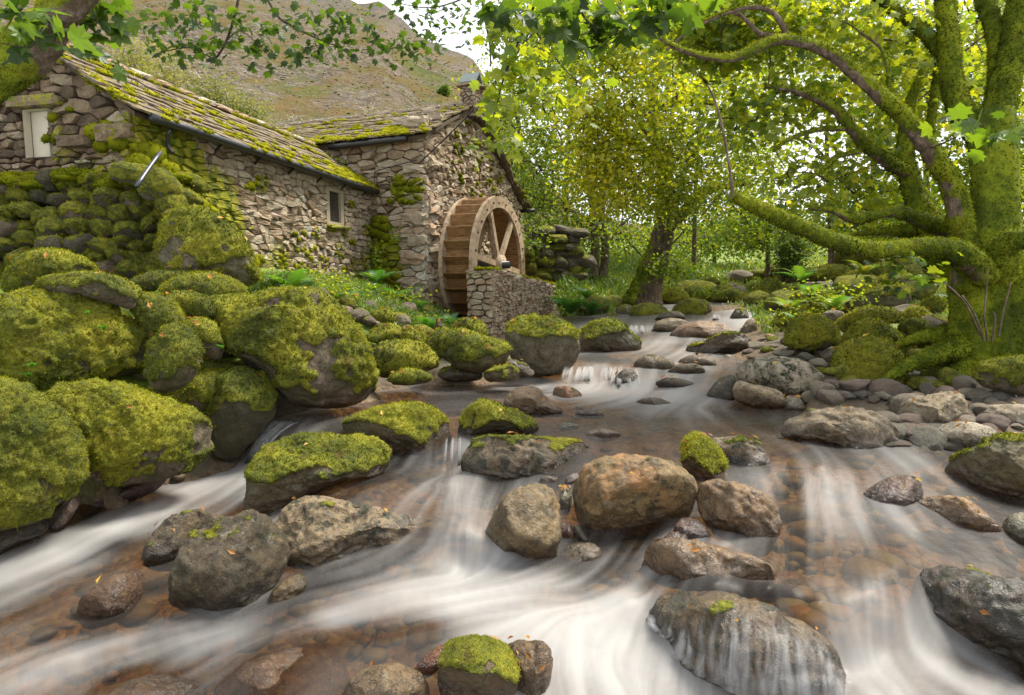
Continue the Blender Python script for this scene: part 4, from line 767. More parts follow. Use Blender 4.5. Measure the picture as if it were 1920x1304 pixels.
B('smooth sandy stone under the black blotched boulder', 5.7, [(1374, 747), (1379, 718), (1410, 721), (1460, 731), (1472, 757), (1440, 768), (1400, 763)], .0, (.28, .23, .16), ang=.3, n=5, speck=.1)
B('dark brown wet rock left of the black blotched boulder', 6.0, [(1325, 742), (1345, 714), (1375, 704), (1381, 740), (1366, 755), (1340, 752)], .08, DARK, n=5, wet=.5)
B('small sandy stone right of the smooth sandy stone', 5.6, [(1466, 767), (1475, 744), (1500, 747), (1510, 766), (1490, 772)], .0, PALE, n=5)
B('mossy front boulder streaming with long moss beside the old tree', 6.0, [(1557, 705), (1570, 660), (1600, 640), (1650, 636), (1685, 660), (1693, 700), (1692, 740), (1640, 745), (1590, 725)], .76, PINK, bare=.15, ang=.2)
B('mossy boulder with bare crown behind the long moss boulder', 6.8, [(1578, 645), (1600, 609), (1640, 599), (1680, 624), (1692, 650), (1650, 650), (1600, 655)], .76, PINK, bare=.2, n=5, ang=.2)
B('round vivid mossy boulder left of the two mossy boulders by the tree', 7.4, [(1473, 642), (1485, 604), (1520, 592), (1560, 609), (1572, 640), (1530, 660), (1492, 656)], .9, n=6, ang=.1)
B('long mossy hump behind the vivid mossy boulder', 7.8, [(1566, 614), (1600, 585), (1650, 577), (1687, 590), (1684, 606), (1640, 604), (1590, 624)], .94, n=5, ang=.1)
B('big flat rock topped with yellow moss on the right slope', 9.8, [(1583, 578), (1620, 550), (1660, 534), (1692, 536), (1707, 565), (1692, 582), (1622, 586)], .5, GREY, n=6, ang=.5)
B('pale slanted rock with yellow moss cap by the upper stream', 12., [(1412, 602), (1440, 565), (1462, 548), (1475, 570), (1450, 600), (1425, 612)], .5, PALE, n=5, ang=.5)
B('mossy log shaped rock with bare knobs in front of the old tree', 5.0, [(1826, 702), (1840, 685), (1890, 674), (1940, 671), (1965, 690), (1955, 735), (1890, 739), (1840, 728)], .72, PINK, bare=.3, n=6, ang=.15)
B('mossy knob beside the roots left of the old tree', 7.0, [(1686, 614), (1705, 599), (1730, 601), (1740, 618), (1712, 630)], .95, n=5, ang=.1)
B('rounded moss tussock on the slope behind the old tree', 9.0, [(1728, 578), (1740, 560), (1762, 556), (1772, 575), (1752, 590)], .98, n=5, ang=.1)
B('small grey rock above the long mossy hump', 8.3, [(1540, 592), (1555, 582), (1582, 586), (1580, 600), (1555, 604)], .1, GREY, n=5)

# thin water running over the draped boulder, in separate strands
from mathutils.bvhtree import BVHTree
me_ = DRAPED.data; bv = BVHTree.FromPolygons([v.co[:] for v in me_.vertices], [p.vertices[:] for p in me_.polygons]); rs = np.random.default_rng(66); acc = Acc()
dc = np.array(DRAPED.location); rh_ = nrm([dc[0], dc[1], 0]); er_ = np.array([rh_[1], -rh_[0], 0]); wid = max(v.co.dot(Vector(er_)) for v in me_.vertices)
cl_ = [rs.uniform(-.9, .95) for k in range(16)]
for k in range(110):
    s0_ = np.clip(cl_[k % 16] + rs.normal(0, .045), -.97, .97); pts, n0 = [], []
    for ph in np.linspace(R_(rs.uniform(5, 92)), R_(-22), 26):
        lat = s0_ * wid * (1 + .10 * (1 - math.sin(ph))) + .006 * math.sin(ph * 5 + k)
        dr = Vector(nrm(-rh_ * math.cos(ph) + np.array([0, 0, 1]) * math.sin(ph))); o_ = Vector(er_ * lat)
        hit = bv.ray_cast(o_ + dr * 2, -dr, 3)
        if hit[0] is not None: pts.append(np.array(hit[0]) + np.array(hit[1]) * .007 + np.array(dr) * .003); n0.append(np.array(hit[1]))
    if len(pts) < 8: continue
    Pn = np.array(pts); Pn[1:-1] = (Pn[:-2] + Pn[1:-1] * 2 + Pn[2:]) / 4; u = np.linspace(0, 1, len(Pn)); w = rs.uniform(.006, .022) * (.4 + 1.3 * u)
    f = rs.uniform(.08, .36) * sst(0, .6, u)
    V = np.stack([Pn - er_ * w[:, None], Pn + np.array(n0) * .004, Pn + er_ * w[:, None]], 1).reshape(-1, 3) + dc
    q = [[3 * i + j, 3 * i + j + 1, 3 * i + j + 4, 3 * i + j + 3] for i in range(len(Pn) - 1) for j in (0, 1)]
    acc.add(V, None, q, foam=np.stack([0 * f, f, 0 * f], 1).ravel())
m, nt, out = newmat('water_strand')
nt.links.new(nd(nt, 'ShaderNodeMixShader', i0=attr(nt, 'foam'), i1=nd(nt, 'ShaderNodeBsdfTransparent').outputs[0], i2=nd(nt, 'ShaderNodeBsdfDiffuse', Color=(.46, .455, .44)).outputs[0]).outputs[0], out.inputs[0])
acc.out('water_veil', m, kind='structure')

# little falls: thin strands pouring over the ledges
acc = Acc()
def fall(lip, foot, n, seed, w0=.02):
    rs_ = np.random.default_rng(seed); a, b, c_, e = onz(*lip[0]), onz(*lip[1]), onz(*foot[0]), onz(*foot[1]); cl = rs_.random(max(4, n // 5))
    for k in range(int(n * 1.7)):
        s_ = np.clip(cl[k % len(cl)] + rs_.normal(0, .035), 0, 1); s2_ = np.clip(s_ + rs_.normal(0, .03), 0, 1)
        A_, B_ = a + (b - a) * s_, c_ + (e - c_) * s2_; u = np.linspace(-.15, 1.05, 12)
        Pn = A_ + (B_ - A_) * u[:, None]; Pn[:, 2] = A_[2] + (B_[2] - A_[2]) * np.clip(u, 0, 2) ** 1.7 + .016 + rs_.normal(0, .004)
        w = w0 * rs_.uniform(.25, 1.0) * (.6 + .6 * np.clip(u, 0, 1)); sd = nrm(b - a); nn = nrm(np.cross(sd, B_ - A_)); nn = nn if nn[1] < 0 else -nn
        f = rs_.uniform(.10, .42) * sst(-.15, .45, u) * sst(1.08, .6, u)
        V = np.stack([Pn - sd * w[:, None], Pn + nn * .008, Pn + sd * w[:, None]], 1).reshape(-1, 3)
        acc.add(V, None, [[3 * i + j, 3 * i + j + 1, 3 * i + j + 4, 3 * i + j + 3] for i in range(11) for j in (0, 1)], foam=np.stack([0 * f, f, 0 * f], 1).ravel())
fall([(1060, 691, .49), (1150, 691, .49)], [(1052, 716, .37), (1148, 718, .37)], 54, 1)
fall([(1150, 690, .5), (1200, 694, .49)], [(1140, 726, .375), (1210, 728, .375)], 26, 2)
fall([(512, 792, .33), (575, 796, .335)], [(462, 868, .03), (480, 876, .03)], 60, 3, .016)
fall([(836, 826, .335), (864, 826, .335)], [(832, 872, .19), (862, 874, .19)], 13, 4, .012)
fall([(1175, 612, .73), (1210, 612, .73)], [(1170, 626, .64), (1212, 627, .64)], 24, 5, .03)
fall([(1330, 590, .88), (1362, 590, .88)], [(1328, 601, .83), (1362, 602, .83)], 20, 6, .035)
acc.out('water_veil', bpy.data.materials['water_strand'], kind='structure')
# ------------------------------------------------------------ masonry
m, nt, out = newmat('rubble_stone'); co = objco(nt, False)
tone = attr(nt, 'tone')
tn = mathn(nt, 'ADD', tone, mathn(nt, 'MULTIPLY', mathn(nt, 'SUBTRACT', noise(nt, co, 9, 5, .7), .5), .7))
c = ramp(nt, tn, [(.0, (.085, .06, .04)), (.25, (.19, .13, .075)), (.45, (.30, .235, .155)), (.65, (.40, .34, .25)), (.82, (.34, .22, .13)), (1., (.52, .48, .40))])
c = mixc(nt, rng_map(nt, noise(nt, co, 26, 5, .75), .52, .68, 0, .6), c, (.06, .05, .035))
c = mixc(nt, rng_map(nt, noise(nt, co, 14, 5, .75), .6, .67, 0, .5), c, (.24, .17, .03))
mo = attr(nt, 'moss'); mm = rng_map(nt, mathn(nt, 'ADD', mo, mathn(nt, 'MULTIPLY', mathn(nt, 'SUBTRACT', noise(nt, co, 11, 5, .7), .5), 1.3)), .45, .6)
c = mixc(nt, mm, c, moss_color(nt, co))
h = mathn(nt, 'ADD', noise(nt, co, 22, 6, .75), mathn(nt, 'MULTIPLY', noise(nt, co, 90, 3, .7), .4))
princ(nt, out, c, .88, bump(nt, h, .9, .025), .3)
STONE = m
MORTAR = simple('wall_core_earth', (.045, .036, .025), .95, .5, 14, .8)
LIMEMORTAR = simple('old_lime_mortar', (.15, .118, .078), .95, .4, 14, .8)
def clipp(poly, n, d):                  # keep the part of a convex polygon with n.p <= d
    o = []
    for i in range(len(poly)):
        a, b = poly[i], poly[(i + 1) % len(poly)]
        da, db = a[0] * n[0] + a[1] * n[1] - d, b[0] * n[0] + b[1] * n[1] - d
        if da <= 0: o.append(a)
        if (da < 0 < db) or (db < 0 < da):
            t = da / (da - db); o.append((a[0] + (b[0] - a[0]) * t, a[1] + (b[1] - a[1]) * t))
    return o
def sites(poly, wmin, wmax, hmin, hmax, rs, corner=0):
    us, vs_ = [p[0] for p in poly], [p[1] for p in poly]; S = []; v = min(vs_)
    while v < max(vs_):
        h = rs.uniform(hmin, hmax); u = min(us) - rs.uniform(0, wmax)
        while u < max(us) + wmax:
            w = rs.uniform(wmin, wmax) * (1.7 if corner and u < min(us) + .3 and rs.random() < .7 else 1)
            if rs.random() < .22 and h > hmin * 1.5:
                S.append((u + w / 2, v + h * .25 + rs.uniform(-.1, .1) * h, w)); S.append((u + w / 2 + rs.uniform(-.2, .2) * w, v + h * .78, w))
            else: S.append((u + w / 2, v + h / 2 + rs.uniform(-.32, .32) * h, w))
            u += w
        v += h
    return np.array(S)
def cells(poly, S, asp, holes=()):
    out = []; P = S[:, :2] * [1, asp]
    for i in range(len(S)):
        D = ((P - P[i]) ** 2).sum(1); nb = np.argsort(D)[1:22]
        c = [(x, y * asp) for x, y in poly]
        for j in nb:
            n = P[j] - P[i]; c = clipp(c, n, n @ (P[i] + P[j]) / 2)
            if len(c) < 3: break
        if len(c) < 3: continue
        c = [(x, y / asp) for x, y in c]
        u, v = S[i, :2]
        ok = True
        for (a, b, lo, hi) in holes:
            if a < u < b and lo < v < hi: ok = False; break
            gaps = [(a - u, (1, 0), a), (u - b, (-1, 0), -b), (lo - v, (0, 1), lo), (v - hi, (0, -1), -hi)]
            g, n, d = max(gaps); c = clipp(c, n, d)
        if ok and len(c) >= 3: out.append(np.array(c))
    return out
def stone_geo(c, O, U, Vv, N, gap, prot, rs):
    ctr = c.mean(0); r = np.linalg.norm(c - ctr, axis=1).mean()
    if r < gap * 1.5: return None
    d = c - ctr; L = np.linalg.norm(d, axis=1)[:, None] + 1e-9
    # knock the corners off, as in field stone
    if len(c) < 9:
        nx = np.roll(c, -1, 0); c = np.stack([c * .86 + nx * .14, c * .14 + nx * .86], 1).reshape(-1, 2)
        d = c - ctr; L = np.linalg.norm(d, axis=1)[:, None] + 1e-9
    if len(c) > 10: c = c[::2] if len(c) > 16 else c; d = c - ctr; L = np.linalg.norm(d, axis=1)[:, None] + 1e-9
    a = ctr + d * np.clip(1 - gap / L, .4, 1) * (1 + rs.normal(0, .02, (len(c), 1)))
    b = ctr + (a - ctr) * .93; e = ctr + (a - ctr) * .66
    n = len(c); h = prot * rs.uniform(.35, 1.25); tilt = rs.normal(0, .2, 2)
    def P3(q, z): return O + q[:, :1] * U + q[:, 1:] * Vv + np.asarray(z).reshape(-1, 1) * N
    tz = lambda q: ((q - ctr) @ tilt) * 1.0
    V = np.vstack([P3(a, np.full(n, -.07)), P3(a, h * .35 + tz(a) * .8 + rs.normal(0, .003, n)), P3(b, h * .86 + tz(b) + rs.normal(0, .006, n)), P3(e, h + tz(e) + rs.normal(0, .005, n)), P3(ctr[None], [h + rs.normal(0, .005)])])
    k = np.arange(n); k2 = (k + 1) % n
    Q = np.vstack([np.stack([s * n + k, s * n + k2, (s + 1) * n + k2, (s + 1) * n + k], 1) for s in range(3)])
    T = np.stack([3 * n + k, 3 * n + k2, np.full(n, 4 * n)], 1)
    return V, Q, T
def masonry(parent, stones, mossfn, limit=300, tones=(.45, .2), seed=1, name='stone', pale=None):
    # the stones of one wall: those that show largest singly, the rest joined
    rs = np.random.default_rng(seed)
    rows = []
    for V, Q, T in stones:
        c = V.mean(0); sz = np.linalg.norm(V.max(0) - V.min(0)) / max(c[1], .1)
        rows.append((sz, V, Q, T, c))
    rows.sort(key=lambda r: -r[0])
    acc = Acc()
    for i, (sz, V, Q, T, c) in enumerate(rows):
        t = np.clip(rs.normal(*tones) + (pale(c) if pale else 0), 0, 1); ms = mossfn(V) if mossfn else np.zeros(len(V))
        if i < limit: obj(name, V, [Q, T], STONE, parent, dict(tone=np.full(len(V), t), moss=ms), smooth=False, loc=c)
        else: acc.add(V, T, Q, tone=t, moss=ms)
    if acc.n: acc.out('rubble_stones', STONE, parent, smooth=False, kind='stuff')
def patches(centres):                   # mossiness of a wall: patches about given points
    C = np.array([c[:3] for c in centres]); Rr = np.array([c[3] for c in centres]); Aa = np.array([c[4] for c in centres])
    def f(V):
        D = np.linalg.norm(V[:, None] - C[None], axis=2)
        return np.clip((Aa * sst(1.15, .35, D / Rr)).max(1) + .25 * fbm(V * 2.2, 3, 71), 0, 1)
    return f
def moss_cushions(parent, centres, seed, name='moss', sub=3, tone=.0):      # soft lumps of moss hanging on a face; (point, radius, flattening axis)
    rs = np.random.default_rng(seed); S, Fc = ico(sub); a = Acc(); TP, TN = [], []
    for p, r, nv in centres:
        off = rs.uniform(-40, 40, 3); V = S * r * (1 + .28 * fbm(S * 1.7 + off, 3, 3) + .12 * fbm(S * 6 + off, 2, 5))[:, None]
        V = V * [1.15, 1.15, .8]; V -= np.outer(V @ nv, nv) * .45
        a.add(V + p, Fc, tone=np.clip(tone + .42 + .3 * fbm(V * 6 + off, 3, 9) + .12 * S[:, 2], 0, 1))
        n = int(np.clip(700 * (r / .15) ** 2 * 36 / p[1] ** 2 * .55, 20, 420)); k = rs.integers(0, len(V), n)
        TP.append(V[k] + p); TN.append(S[k])
    o = a.out(name, MOSSM, parent, kind='stuff')
    TP = np.vstack(TP); TN = np.vstack(TN); L = np.clip(.0036 * TP[:, 1].mean(), .009, .04)
    V, T = tuft(TP, TN, L, L * .3, rs, .7)
    tn = np.clip(tone + .45 + .5 * fbm(TP * 3, 3, 51) + rs.normal(0, .17, len(TP)) + .12 * TN[:, 2], 0, 1)
    obj(name, V, T, MOSSM, parent, dict(tone=np.repeat(tn, 3)), smooth=False, kind='stuff')
SLATE = None
m, nt, out = newmat('roof_slate'); co = objco(nt, True)
c = ramp(nt, noise(nt, co, 4, 5, .7), [(.3, (.05, .036, .026)), (.5, (.12, .088, .064)), (.7, (.20, .155, .115))])
c = mixc(nt, rng_map(nt, noise(nt, co, 22, 5, .75), .55, .64, 0, .8), c, (.36, .33, .28))
c = mixc(nt, rng_map(nt, noise(nt, co, 9, 5, .75), .50, .60, 0, .85), c, (.24, .19, .015))
princ(nt, out, c, .85, bump(nt, noise(nt, co, 30, 6, .8), .9, .02), .3); SLATE = m
BLACKM = simple('black_gutter_paint', (.018, .018, .02), .35, .3, 20, .1, .5)
ZINC = simple('grey_pipe_metal', (.07, .075, .085), .4, .2, 8, .1, .5, .7)
PAINT = simple('weathered_cream_paint', (.30, .255, .175), .7, .25, 10, .4)
LIME = simple('limewash', (.50, .45, .34), .9, .18, 7, .7)
GLASS = simple('old_window_glass', (.035, .03, .025), .12, .3, 5, .05, .6)
OAKDARK = simple('dark_timber', (.07, .045, .025), .8, .4, 10, .6, stretch=(.2, 1, 1))
def slates(parent, O, Uv, Dv, length, slope, course, w, seed, moss_at, thick=.022):
    # courses of slates from the eave O up the slope Dv; Uv runs along the eave
    rs = np.random.default_rng(seed); N = nrm(np.cross(Uv, Dv)); 
    if N[2] < 0: N = -N
    lst = []; nrow = int(slope / course) + 1; cush = []
    for r in range(nrow):
        u = -rs.uniform(.0, .12) - .06; s0_ = r * course - .05 + (0 if r else -.04)
        while u < length:
            ww = w * rs.uniform(.65, 1.35); hgt = course * 1.55
            c = O + Uv * (u + ww / 2) + Dv * (s0_ + hgt / 2 + rs.uniform(-.014, .014)) + N * (.02 + rs.uniform(0, .012))
            dv = nrm(Dv + N * (-thick * .75 / course) + Uv * rs.normal(0, .02)); nn = nrm(np.cross(Uv, dv)); nn = nn if nn[2] > 0 else -nn
            V = boxv(c, Uv * (ww / 2 - .004), dv * hgt / 2, nn * thick * rs.uniform(.4, .75))
            V += rs.normal(0, .005, V.shape)
            lst.append((V, c)); 
            pm = moss_at(r / nrow, u / length)
            if rs.random() < pm:
                for k in range(rs.integers(1, 5)): cush.append((c + Uv * rs.uniform(-.5, .5) * ww - Dv * hgt * rs.uniform(.3, .5) + N * .022, rs.uniform(.025, .065), N))
            u += ww
    lst.sort(key=lambda t: t[1][1]); acc = Acc()
    for i, (V, c) in enumerate(lst):
        if i < 300: obj('slate', V, BOXQ, SLATE, parent, smooth=False, loc=c)
        else: acc.add(V, None, BOXQ)
    if acc.n: acc.out('roof_slates', SLATE, parent, smooth=False, kind='stuff')
    return cush

# ------------------------------------------------------------ the cottage
Tc = np.array([math.sin(R_(13)), math.cos(R_(13)), 0]); Nc = np.array([Tc[1], -Tc[0], 0]); Z = np.array([0, 0, 1.])
A0 = np.array([-4.06, 6.92, 0]); EAVE = 3.36; RIDGE = 4.16; RUN = 1.18; LEN = 5.75
cot = thing('cottage', A0 + [0, 0, 1.2], 'low stone cottage with mossy slate roof and black gutter, behind the mossy terrace wall', 'cottage')
rs = np.random.default_rng(5)
# long wall towards the stream
zb = 1.15; poly = [(0, 0), (LEN, 0), (LEN, EAVE - zb), (0, EAVE - zb)]
win = (4.02, 4.62, 1.34, 1.98)
S = sites(poly, .12, .36, .05, .15, rs)
st = [stone_geo(c, A0 + Z * zb, Tc, Z, Nc, .006, .036, rs) for c in cells(poly, S, 2.2, [win])]
st = [s for s in st if s]
WM = patches([(*(A0 + Tc * .3 + Z * 2.6), 1.3, .9), (*(A0 + Tc * 1.1 + Z * 2.3), 1.0, .8), (*(A0 + Tc * 1.5 + Z * 1.6), .8, .6), (*(A0 + Tc * 2.6 + Z * 1.75), .6, .5), (*(A0 + Tc * 4.4 + Z * 2.1), .35, .6), (*(A0 + Tc * 5.6 + Z * 2.2), .7, .55), (*(A0 + Tc * 3.3 + Z * 2.0), .3, .5), (*(A0 + Tc * 2.2 + Z * 2.9), .3, .5), (*(A0 + Tc * 5 + Z * 1.5), .8, .5)])
masonry(cot, st, WM, 300, (.56, .2), 3)
# gable towards the viewer
Ug = -Nc; GL = 3.4
apex = RUN
poly = [(0, 0), (GL, 0), (GL, max(.2, RIDGE - (GL - apex) * (RIDGE - EAVE) / RUN - zb)), (apex, RIDGE - zb - .04), (0, EAVE - zb)]
gw = (1.08, 1.42, 1.74, 2.26)
S = sites(poly, .08, .34, .05, .19, rs)
st = [stone_geo(c, A0 + Z * zb, Ug, Z, -Tc, .010, .06, rs) for c in cells(poly, S, 1.9, [gw])]
st = [s for s in st if s]
gp_ = lambda u, z: A0 + Ug * u + Z * z - Tc * .03
GM = patches([(*gp_(.5, 2.2), .9, .75), (*gp_(.0, 2.9), .6, .6), (*gp_(1.5, 2.1), .8, .55), (*gp_(2.2, 2.6), .5, .5), (*gp_(.9, 3.0), .35, .5)])
masonry(cot, st, GM, 300, (.24, .2), 4)
core = Acc()
corners = [A0 + Tc * .06 - Nc * .06, A0 + Tc * LEN - Nc * .06, A0 + Tc * LEN - Nc * 2 * RUN, A0 + Tc * .06 - Nc * GL]
H = [EAVE - .02, EAVE - .02, EAVE - .02, EAVE - .9]
def wallbox(a, b, inward, th, z0, za, zb_): 
    V = np.array([a + Z * z0, b + Z * z0, b + inward * th + Z * z0, a + inward * th + Z * z0, a + Z * za, b + Z * zb_, b + inward * th + Z * zb_, a + inward * th + Z * za]); return V
w0, w1 = win[0], win[1]
core.add(wallbox(A0 - Nc * .05, A0 + Tc * w0 - Nc * .05, -Nc, .4, .9, EAVE, EAVE), None, BOXQ)
core.add(wallbox(A0 + Tc * w1 - Nc * .05, A0 + Tc * LEN - Nc * .05, -Nc, .4, .9, EAVE, EAVE), None, BOXQ)
core.add(wallbox(A0 + Tc * w0 - Nc * .05, A0 + Tc * w1 - Nc * .05, -Nc, .4, .9, zb + win[2], zb + win[2]), None, BOXQ)
core.add(wallbox(A0 + Tc * w0 - Nc * .05, A0 + Tc * w1 - Nc * .05, -Nc, .4, zb + win[3], EAVE, EAVE), None, BOXQ)
g0, g1 = gw[0], gw[1]
roofz = lambda u: RIDGE - abs(u - apex) * (RIDGE - EAVE) / RUN - .05
for a, b in ((0.05, apex), (apex, g0), (g1, GL)): core.add(wallbox(A0 + Ug * a + Tc * .05, A0 + Ug * b + Tc * .05, Tc, .4, .9, roofz(a), roofz(b)), None, BOXQ)
core.add(wallbox(A0 + Ug * g0 + Tc * .05, A0 + Ug * g1 + Tc * .05, Tc, .4, .9, zb + gw[2], zb + gw[2]), None, BOXQ)
core.add(wallbox(A0 + Ug * g0 + Tc * .05, A0 + Ug * g1 + Tc * .05, Tc, .4, zb + gw[3], roofz(g0), roofz(g1)), None, BOXQ)
core.out('wall_core', LIMEMORTAR, cot, smooth=False)
# limewashed blind window in the gable
nic = Acc(); d0 = .06
gwp = lambda u, z, d: A0 + Ug * u + Z * (zb + z) + Tc * d
nic.add([gwp(g0, gw[2], d0), gwp(g1, gw[2], d0), gwp(g1, gw[3], d0), gwp(g0, gw[3], d0)], None, [[0, 1, 2, 3]])
for (a, b) in (((g0, gw[2]), (g0, gw[3])), ((g1, gw[3]), (g1, gw[2])), ((g0, gw[3]), (g1, gw[3])), ((g1, gw[2]), (g0, gw[2]))):
    nic.add([gwp(*a, -.04), gwp(*b, -.04), gwp(*b, d0), gwp(*a, d0)], None, [[0, 1, 2, 3]])
nic.out('blind_window', LIME, cot, smooth=False)
def block(name, parent, c, ax, ay, az, mat=STONE, tone=.5, moss=0., seed=0, jit=.02):
    rs_ = np.random.default_rng(seed); bm = bmesh.new(); bmesh.ops.create_cube(bm, size=2)
    bmesh.ops.subdivide_edges(bm, edges=bm.edges[:], cuts=2, use_grid_fill=True)
    P_ = np.array([v.co[:] for v in bm.verts]); bm.verts.index_update(); Fq = np.array([[v.index for v in f.verts] for f in bm.faces]); bm.free()
    P_ = P_ * (1 - .10 * (np.sort(np.abs(P_), 1)[:, 1:2] > .9)) + rs_.normal(0, jit * 2, P_.shape)
    V = c + P_[:, :1] * ax + P_[:, 1:2] * ay + P_[:, 2:] * az
    return obj(name, V, Fq, mat, parent, dict(tone=np.full(len(V), tone), moss=np.full(len(V), moss)), smooth=False, loc=c)
block('lintel', cot, gp_(1.25, zb + gw[3] + .075), Ug * .36, Tc * .09, Z * .06 + Ug * .015, tone=.3, moss=.5, seed=2)
block('corner_stone', cot, A0 + Ug * .2 + Z * 3.1 - Tc * .03, Ug * .2, Tc * .1, Z * .09, tone=.3, moss=.35, seed=3, jit=.06)
block('projecting_slab', cot, gp_(.68, 3.02), Ug * .2, Tc * .14, Z * .06, tone=.15, moss=.2, seed=4)
# window: frame, mullion, pane, sill
wp = lambda u, z, d: A0 + Tc * u + Z * (zb + z) + Nc * d
fr = thing('window', wp(win[0], win[2], 0), None, None); fr.parent = cot; fr.location = wp(win[0], win[2], 0) - wloc(cot)
def bar(name, parent, a, b, w, t, mat, up=None):
    a, b = np.asarray(a, float), np.asarray(b, float); d = b - a; L_ = np.linalg.norm(d); d = d / L_
    up = np.asarray(up if up is not None else Nc, float); s = nrm(np.cross(d, up)); u2 = np.cross(s, d)
    return obj(name, boxv((a + b) / 2, d * L_ / 2, s * w / 2, u2 * t / 2), BOXQ, mat, parent, smooth=False, loc=(a + b) / 2)
cw = (win[0] + win[1]) / 2
for nm, a, b, w in (('frame', (win[0] + .03, win[2]), (win[0] + .03, win[3]), .06), ('frame', (win[1] - .03, win[2]), (win[1] - .03, win[3]), .06), ('frame', (win[0] + .06, win[3] - .03), (win[1] - .06, win[3] - .03), .06), ('frame', (win[0] + .06, win[2] + .03), (win[1] - .06, win[2] + .03), .06), ('sash', (win[0] + .085, win[2] + .06), (win[0] + .085, win[3] - .06), .04), ('sash', (win[1] - .085, win[2] + .06), (win[1] - .085, win[3] - .06), .04)):
    bar(nm, fr, wp(*a, -.02), wp(*b, -.02), w, .05, PAINT)
obj('pane', [wp(win[0] + .05, win[2] + .05, -.05), wp(win[1] - .05, win[2] + .05, -.05), wp(win[1] - .05, win[3] - .05, -.05), wp(win[0] + .05, win[3] - .05, -.05)], np.array([[0, 1, 2, 3]]), GLASS, fr, smooth=False)
block('sill', fr, wp(cw, win[2] - .03, .03), Tc * .38, Nc * .1, Z * .03, tone=.4, moss=.6, seed=6)
# roof
Dc = nrm(-Nc * RUN + Z * (RIDGE - EAVE)); SL = math.hypot(RUN, RIDGE - EAVE)
rb = Acc(); e0_ = A0 - Tc * .1 + Nc * .12 + Z * (EAVE - .07); r0_ = A0 - Tc * .1 - Nc * RUN + Z * (RIDGE + .005); o0_ = A0 - Tc * .1 - Nc * 2.6 * RUN + Z * (RIDGE - 1.6 * (RIDGE - EAVE) - .05)
LL = Tc * (LEN + .1)
for a, b in ((e0_, r0_), (o0_, r0_)):
    rb.add([a, a + LL, b + LL, b, a - Z * .05, a + LL - Z * .05, b + LL - Z * .05, b - Z * .05], None, BOXQ)
rb.out('roof_deck', OAKDARK, cot, smooth=False)
cu = slates(cot, e0_ + Z * .015, Tc, Dc, LEN + .08, SL - .13, .15, .26, 8, lambda r, l: max(.08, .95 * (1 - r * 1.6)) * (.35 + .65 * l) + .18)
rs = np.random.default_rng(21)
for k in range(46): cu.append((r0_ + Tc * rs.uniform(.1, LEN) + Nc * .12 + Z * -.03, rs.uniform(.03, .06), Dc))
for k in range(34): cu.append((e0_ + Dc * rs.uniform(.2, SL) - Tc * rs.uniform(-.02, .06) + Z * .03, rs.uniform(.03, .06), Dc))
for k in range(46): cu.append((e0_ + Tc * (LEN - abs(rs.normal(0, 1.0))) + Dc * rs.uniform(0, .4) + Z * .05, rs.uniform(.05, .10), np.cross(Tc, Dc)))
for k in range(14):
    L_ = LEN / 14; c = r0_ + Tc * (L_ * (k + .5)) + Z * .03
    block('ridge_stone', cot, c, Tc * (L_ / 2 - .006), Nc * .10, Z * .035, tone=.84 if k % 3 else .95, seed=50 + k, jit=.03)
moss_cushions(cot, cu, 31, 'roof_moss', 2, .22)
# moss on the near corner
mc_ = []
for k in range(190):
    u = abs(rs.normal(0, .85)); z = 1.5 + 1.6 * rs.random() * max(.25, 1 - u / 2.6)
    mc_.append((A0 + Tc * u + Z * z + Nc * .03, rs.uniform(.07, .2) * (1 - .2 * u / 2), Nc))
for k in range(110):
    u = abs(rs.normal(0, .9)); z = 1.5 + rs.random() ** 1.3 * (.95 - .25 * u)
    mc_.append((A0 + Ug * u + Z * z - Tc * .03, rs.uniform(.06, .16), Tc))
for u, z, r in ((.25, 3.1, .13), (.45, 3.12, .12), (.15, 3.0, .12), (.38, 2.97, .09), (.3, 3.16, .1), (.95, 3.09, .07), (1.1, 3.08, .06), (1.85, 2.52, .09), (1.95, 2.45, .1), (1.8, 2.36, .11), (2.1, 2.66, .07), (1.0, 3.3, .06), (2.3, 3.2, .06), (.75, 3.38, .05), (1.35, 2.30, .09)): mc_.append((A0 + Ug * u + Z * z - Tc * .05, r, Tc))
for k in range(55):
    u = rs.uniform(1.5, 5.6); z = 1.3 + abs(rs.normal(0, .35))
    for q in range(4): mc_.append((A0 + Tc * (u + rs.normal(0, .07)) + Z * (z + rs.normal(0, .03)) + Nc * .03, rs.uniform(.02, .055), Nc))
for u, z in ((4.2, 2.42), (4.5, 2.40), (4.8, 2.25), (3.6, 2.3), (3.0, 2.25), (3.4, 1.95), (4.9, 2.9), (5.5, 2.5), (5.6, 2.2), (5.6, 1.9), (2.0, 2.9), (1.9, 2.8)):
    for q in range(4): mc_.append((A0 + Tc * (u + rs.normal(0, .08)) + Z * (z + rs.normal(0, .04)) + Nc * .04, rs.uniform(.03, .065), Nc))
moss_cushions(cot, mc_, 32, 'wall_moss', 2, .06)
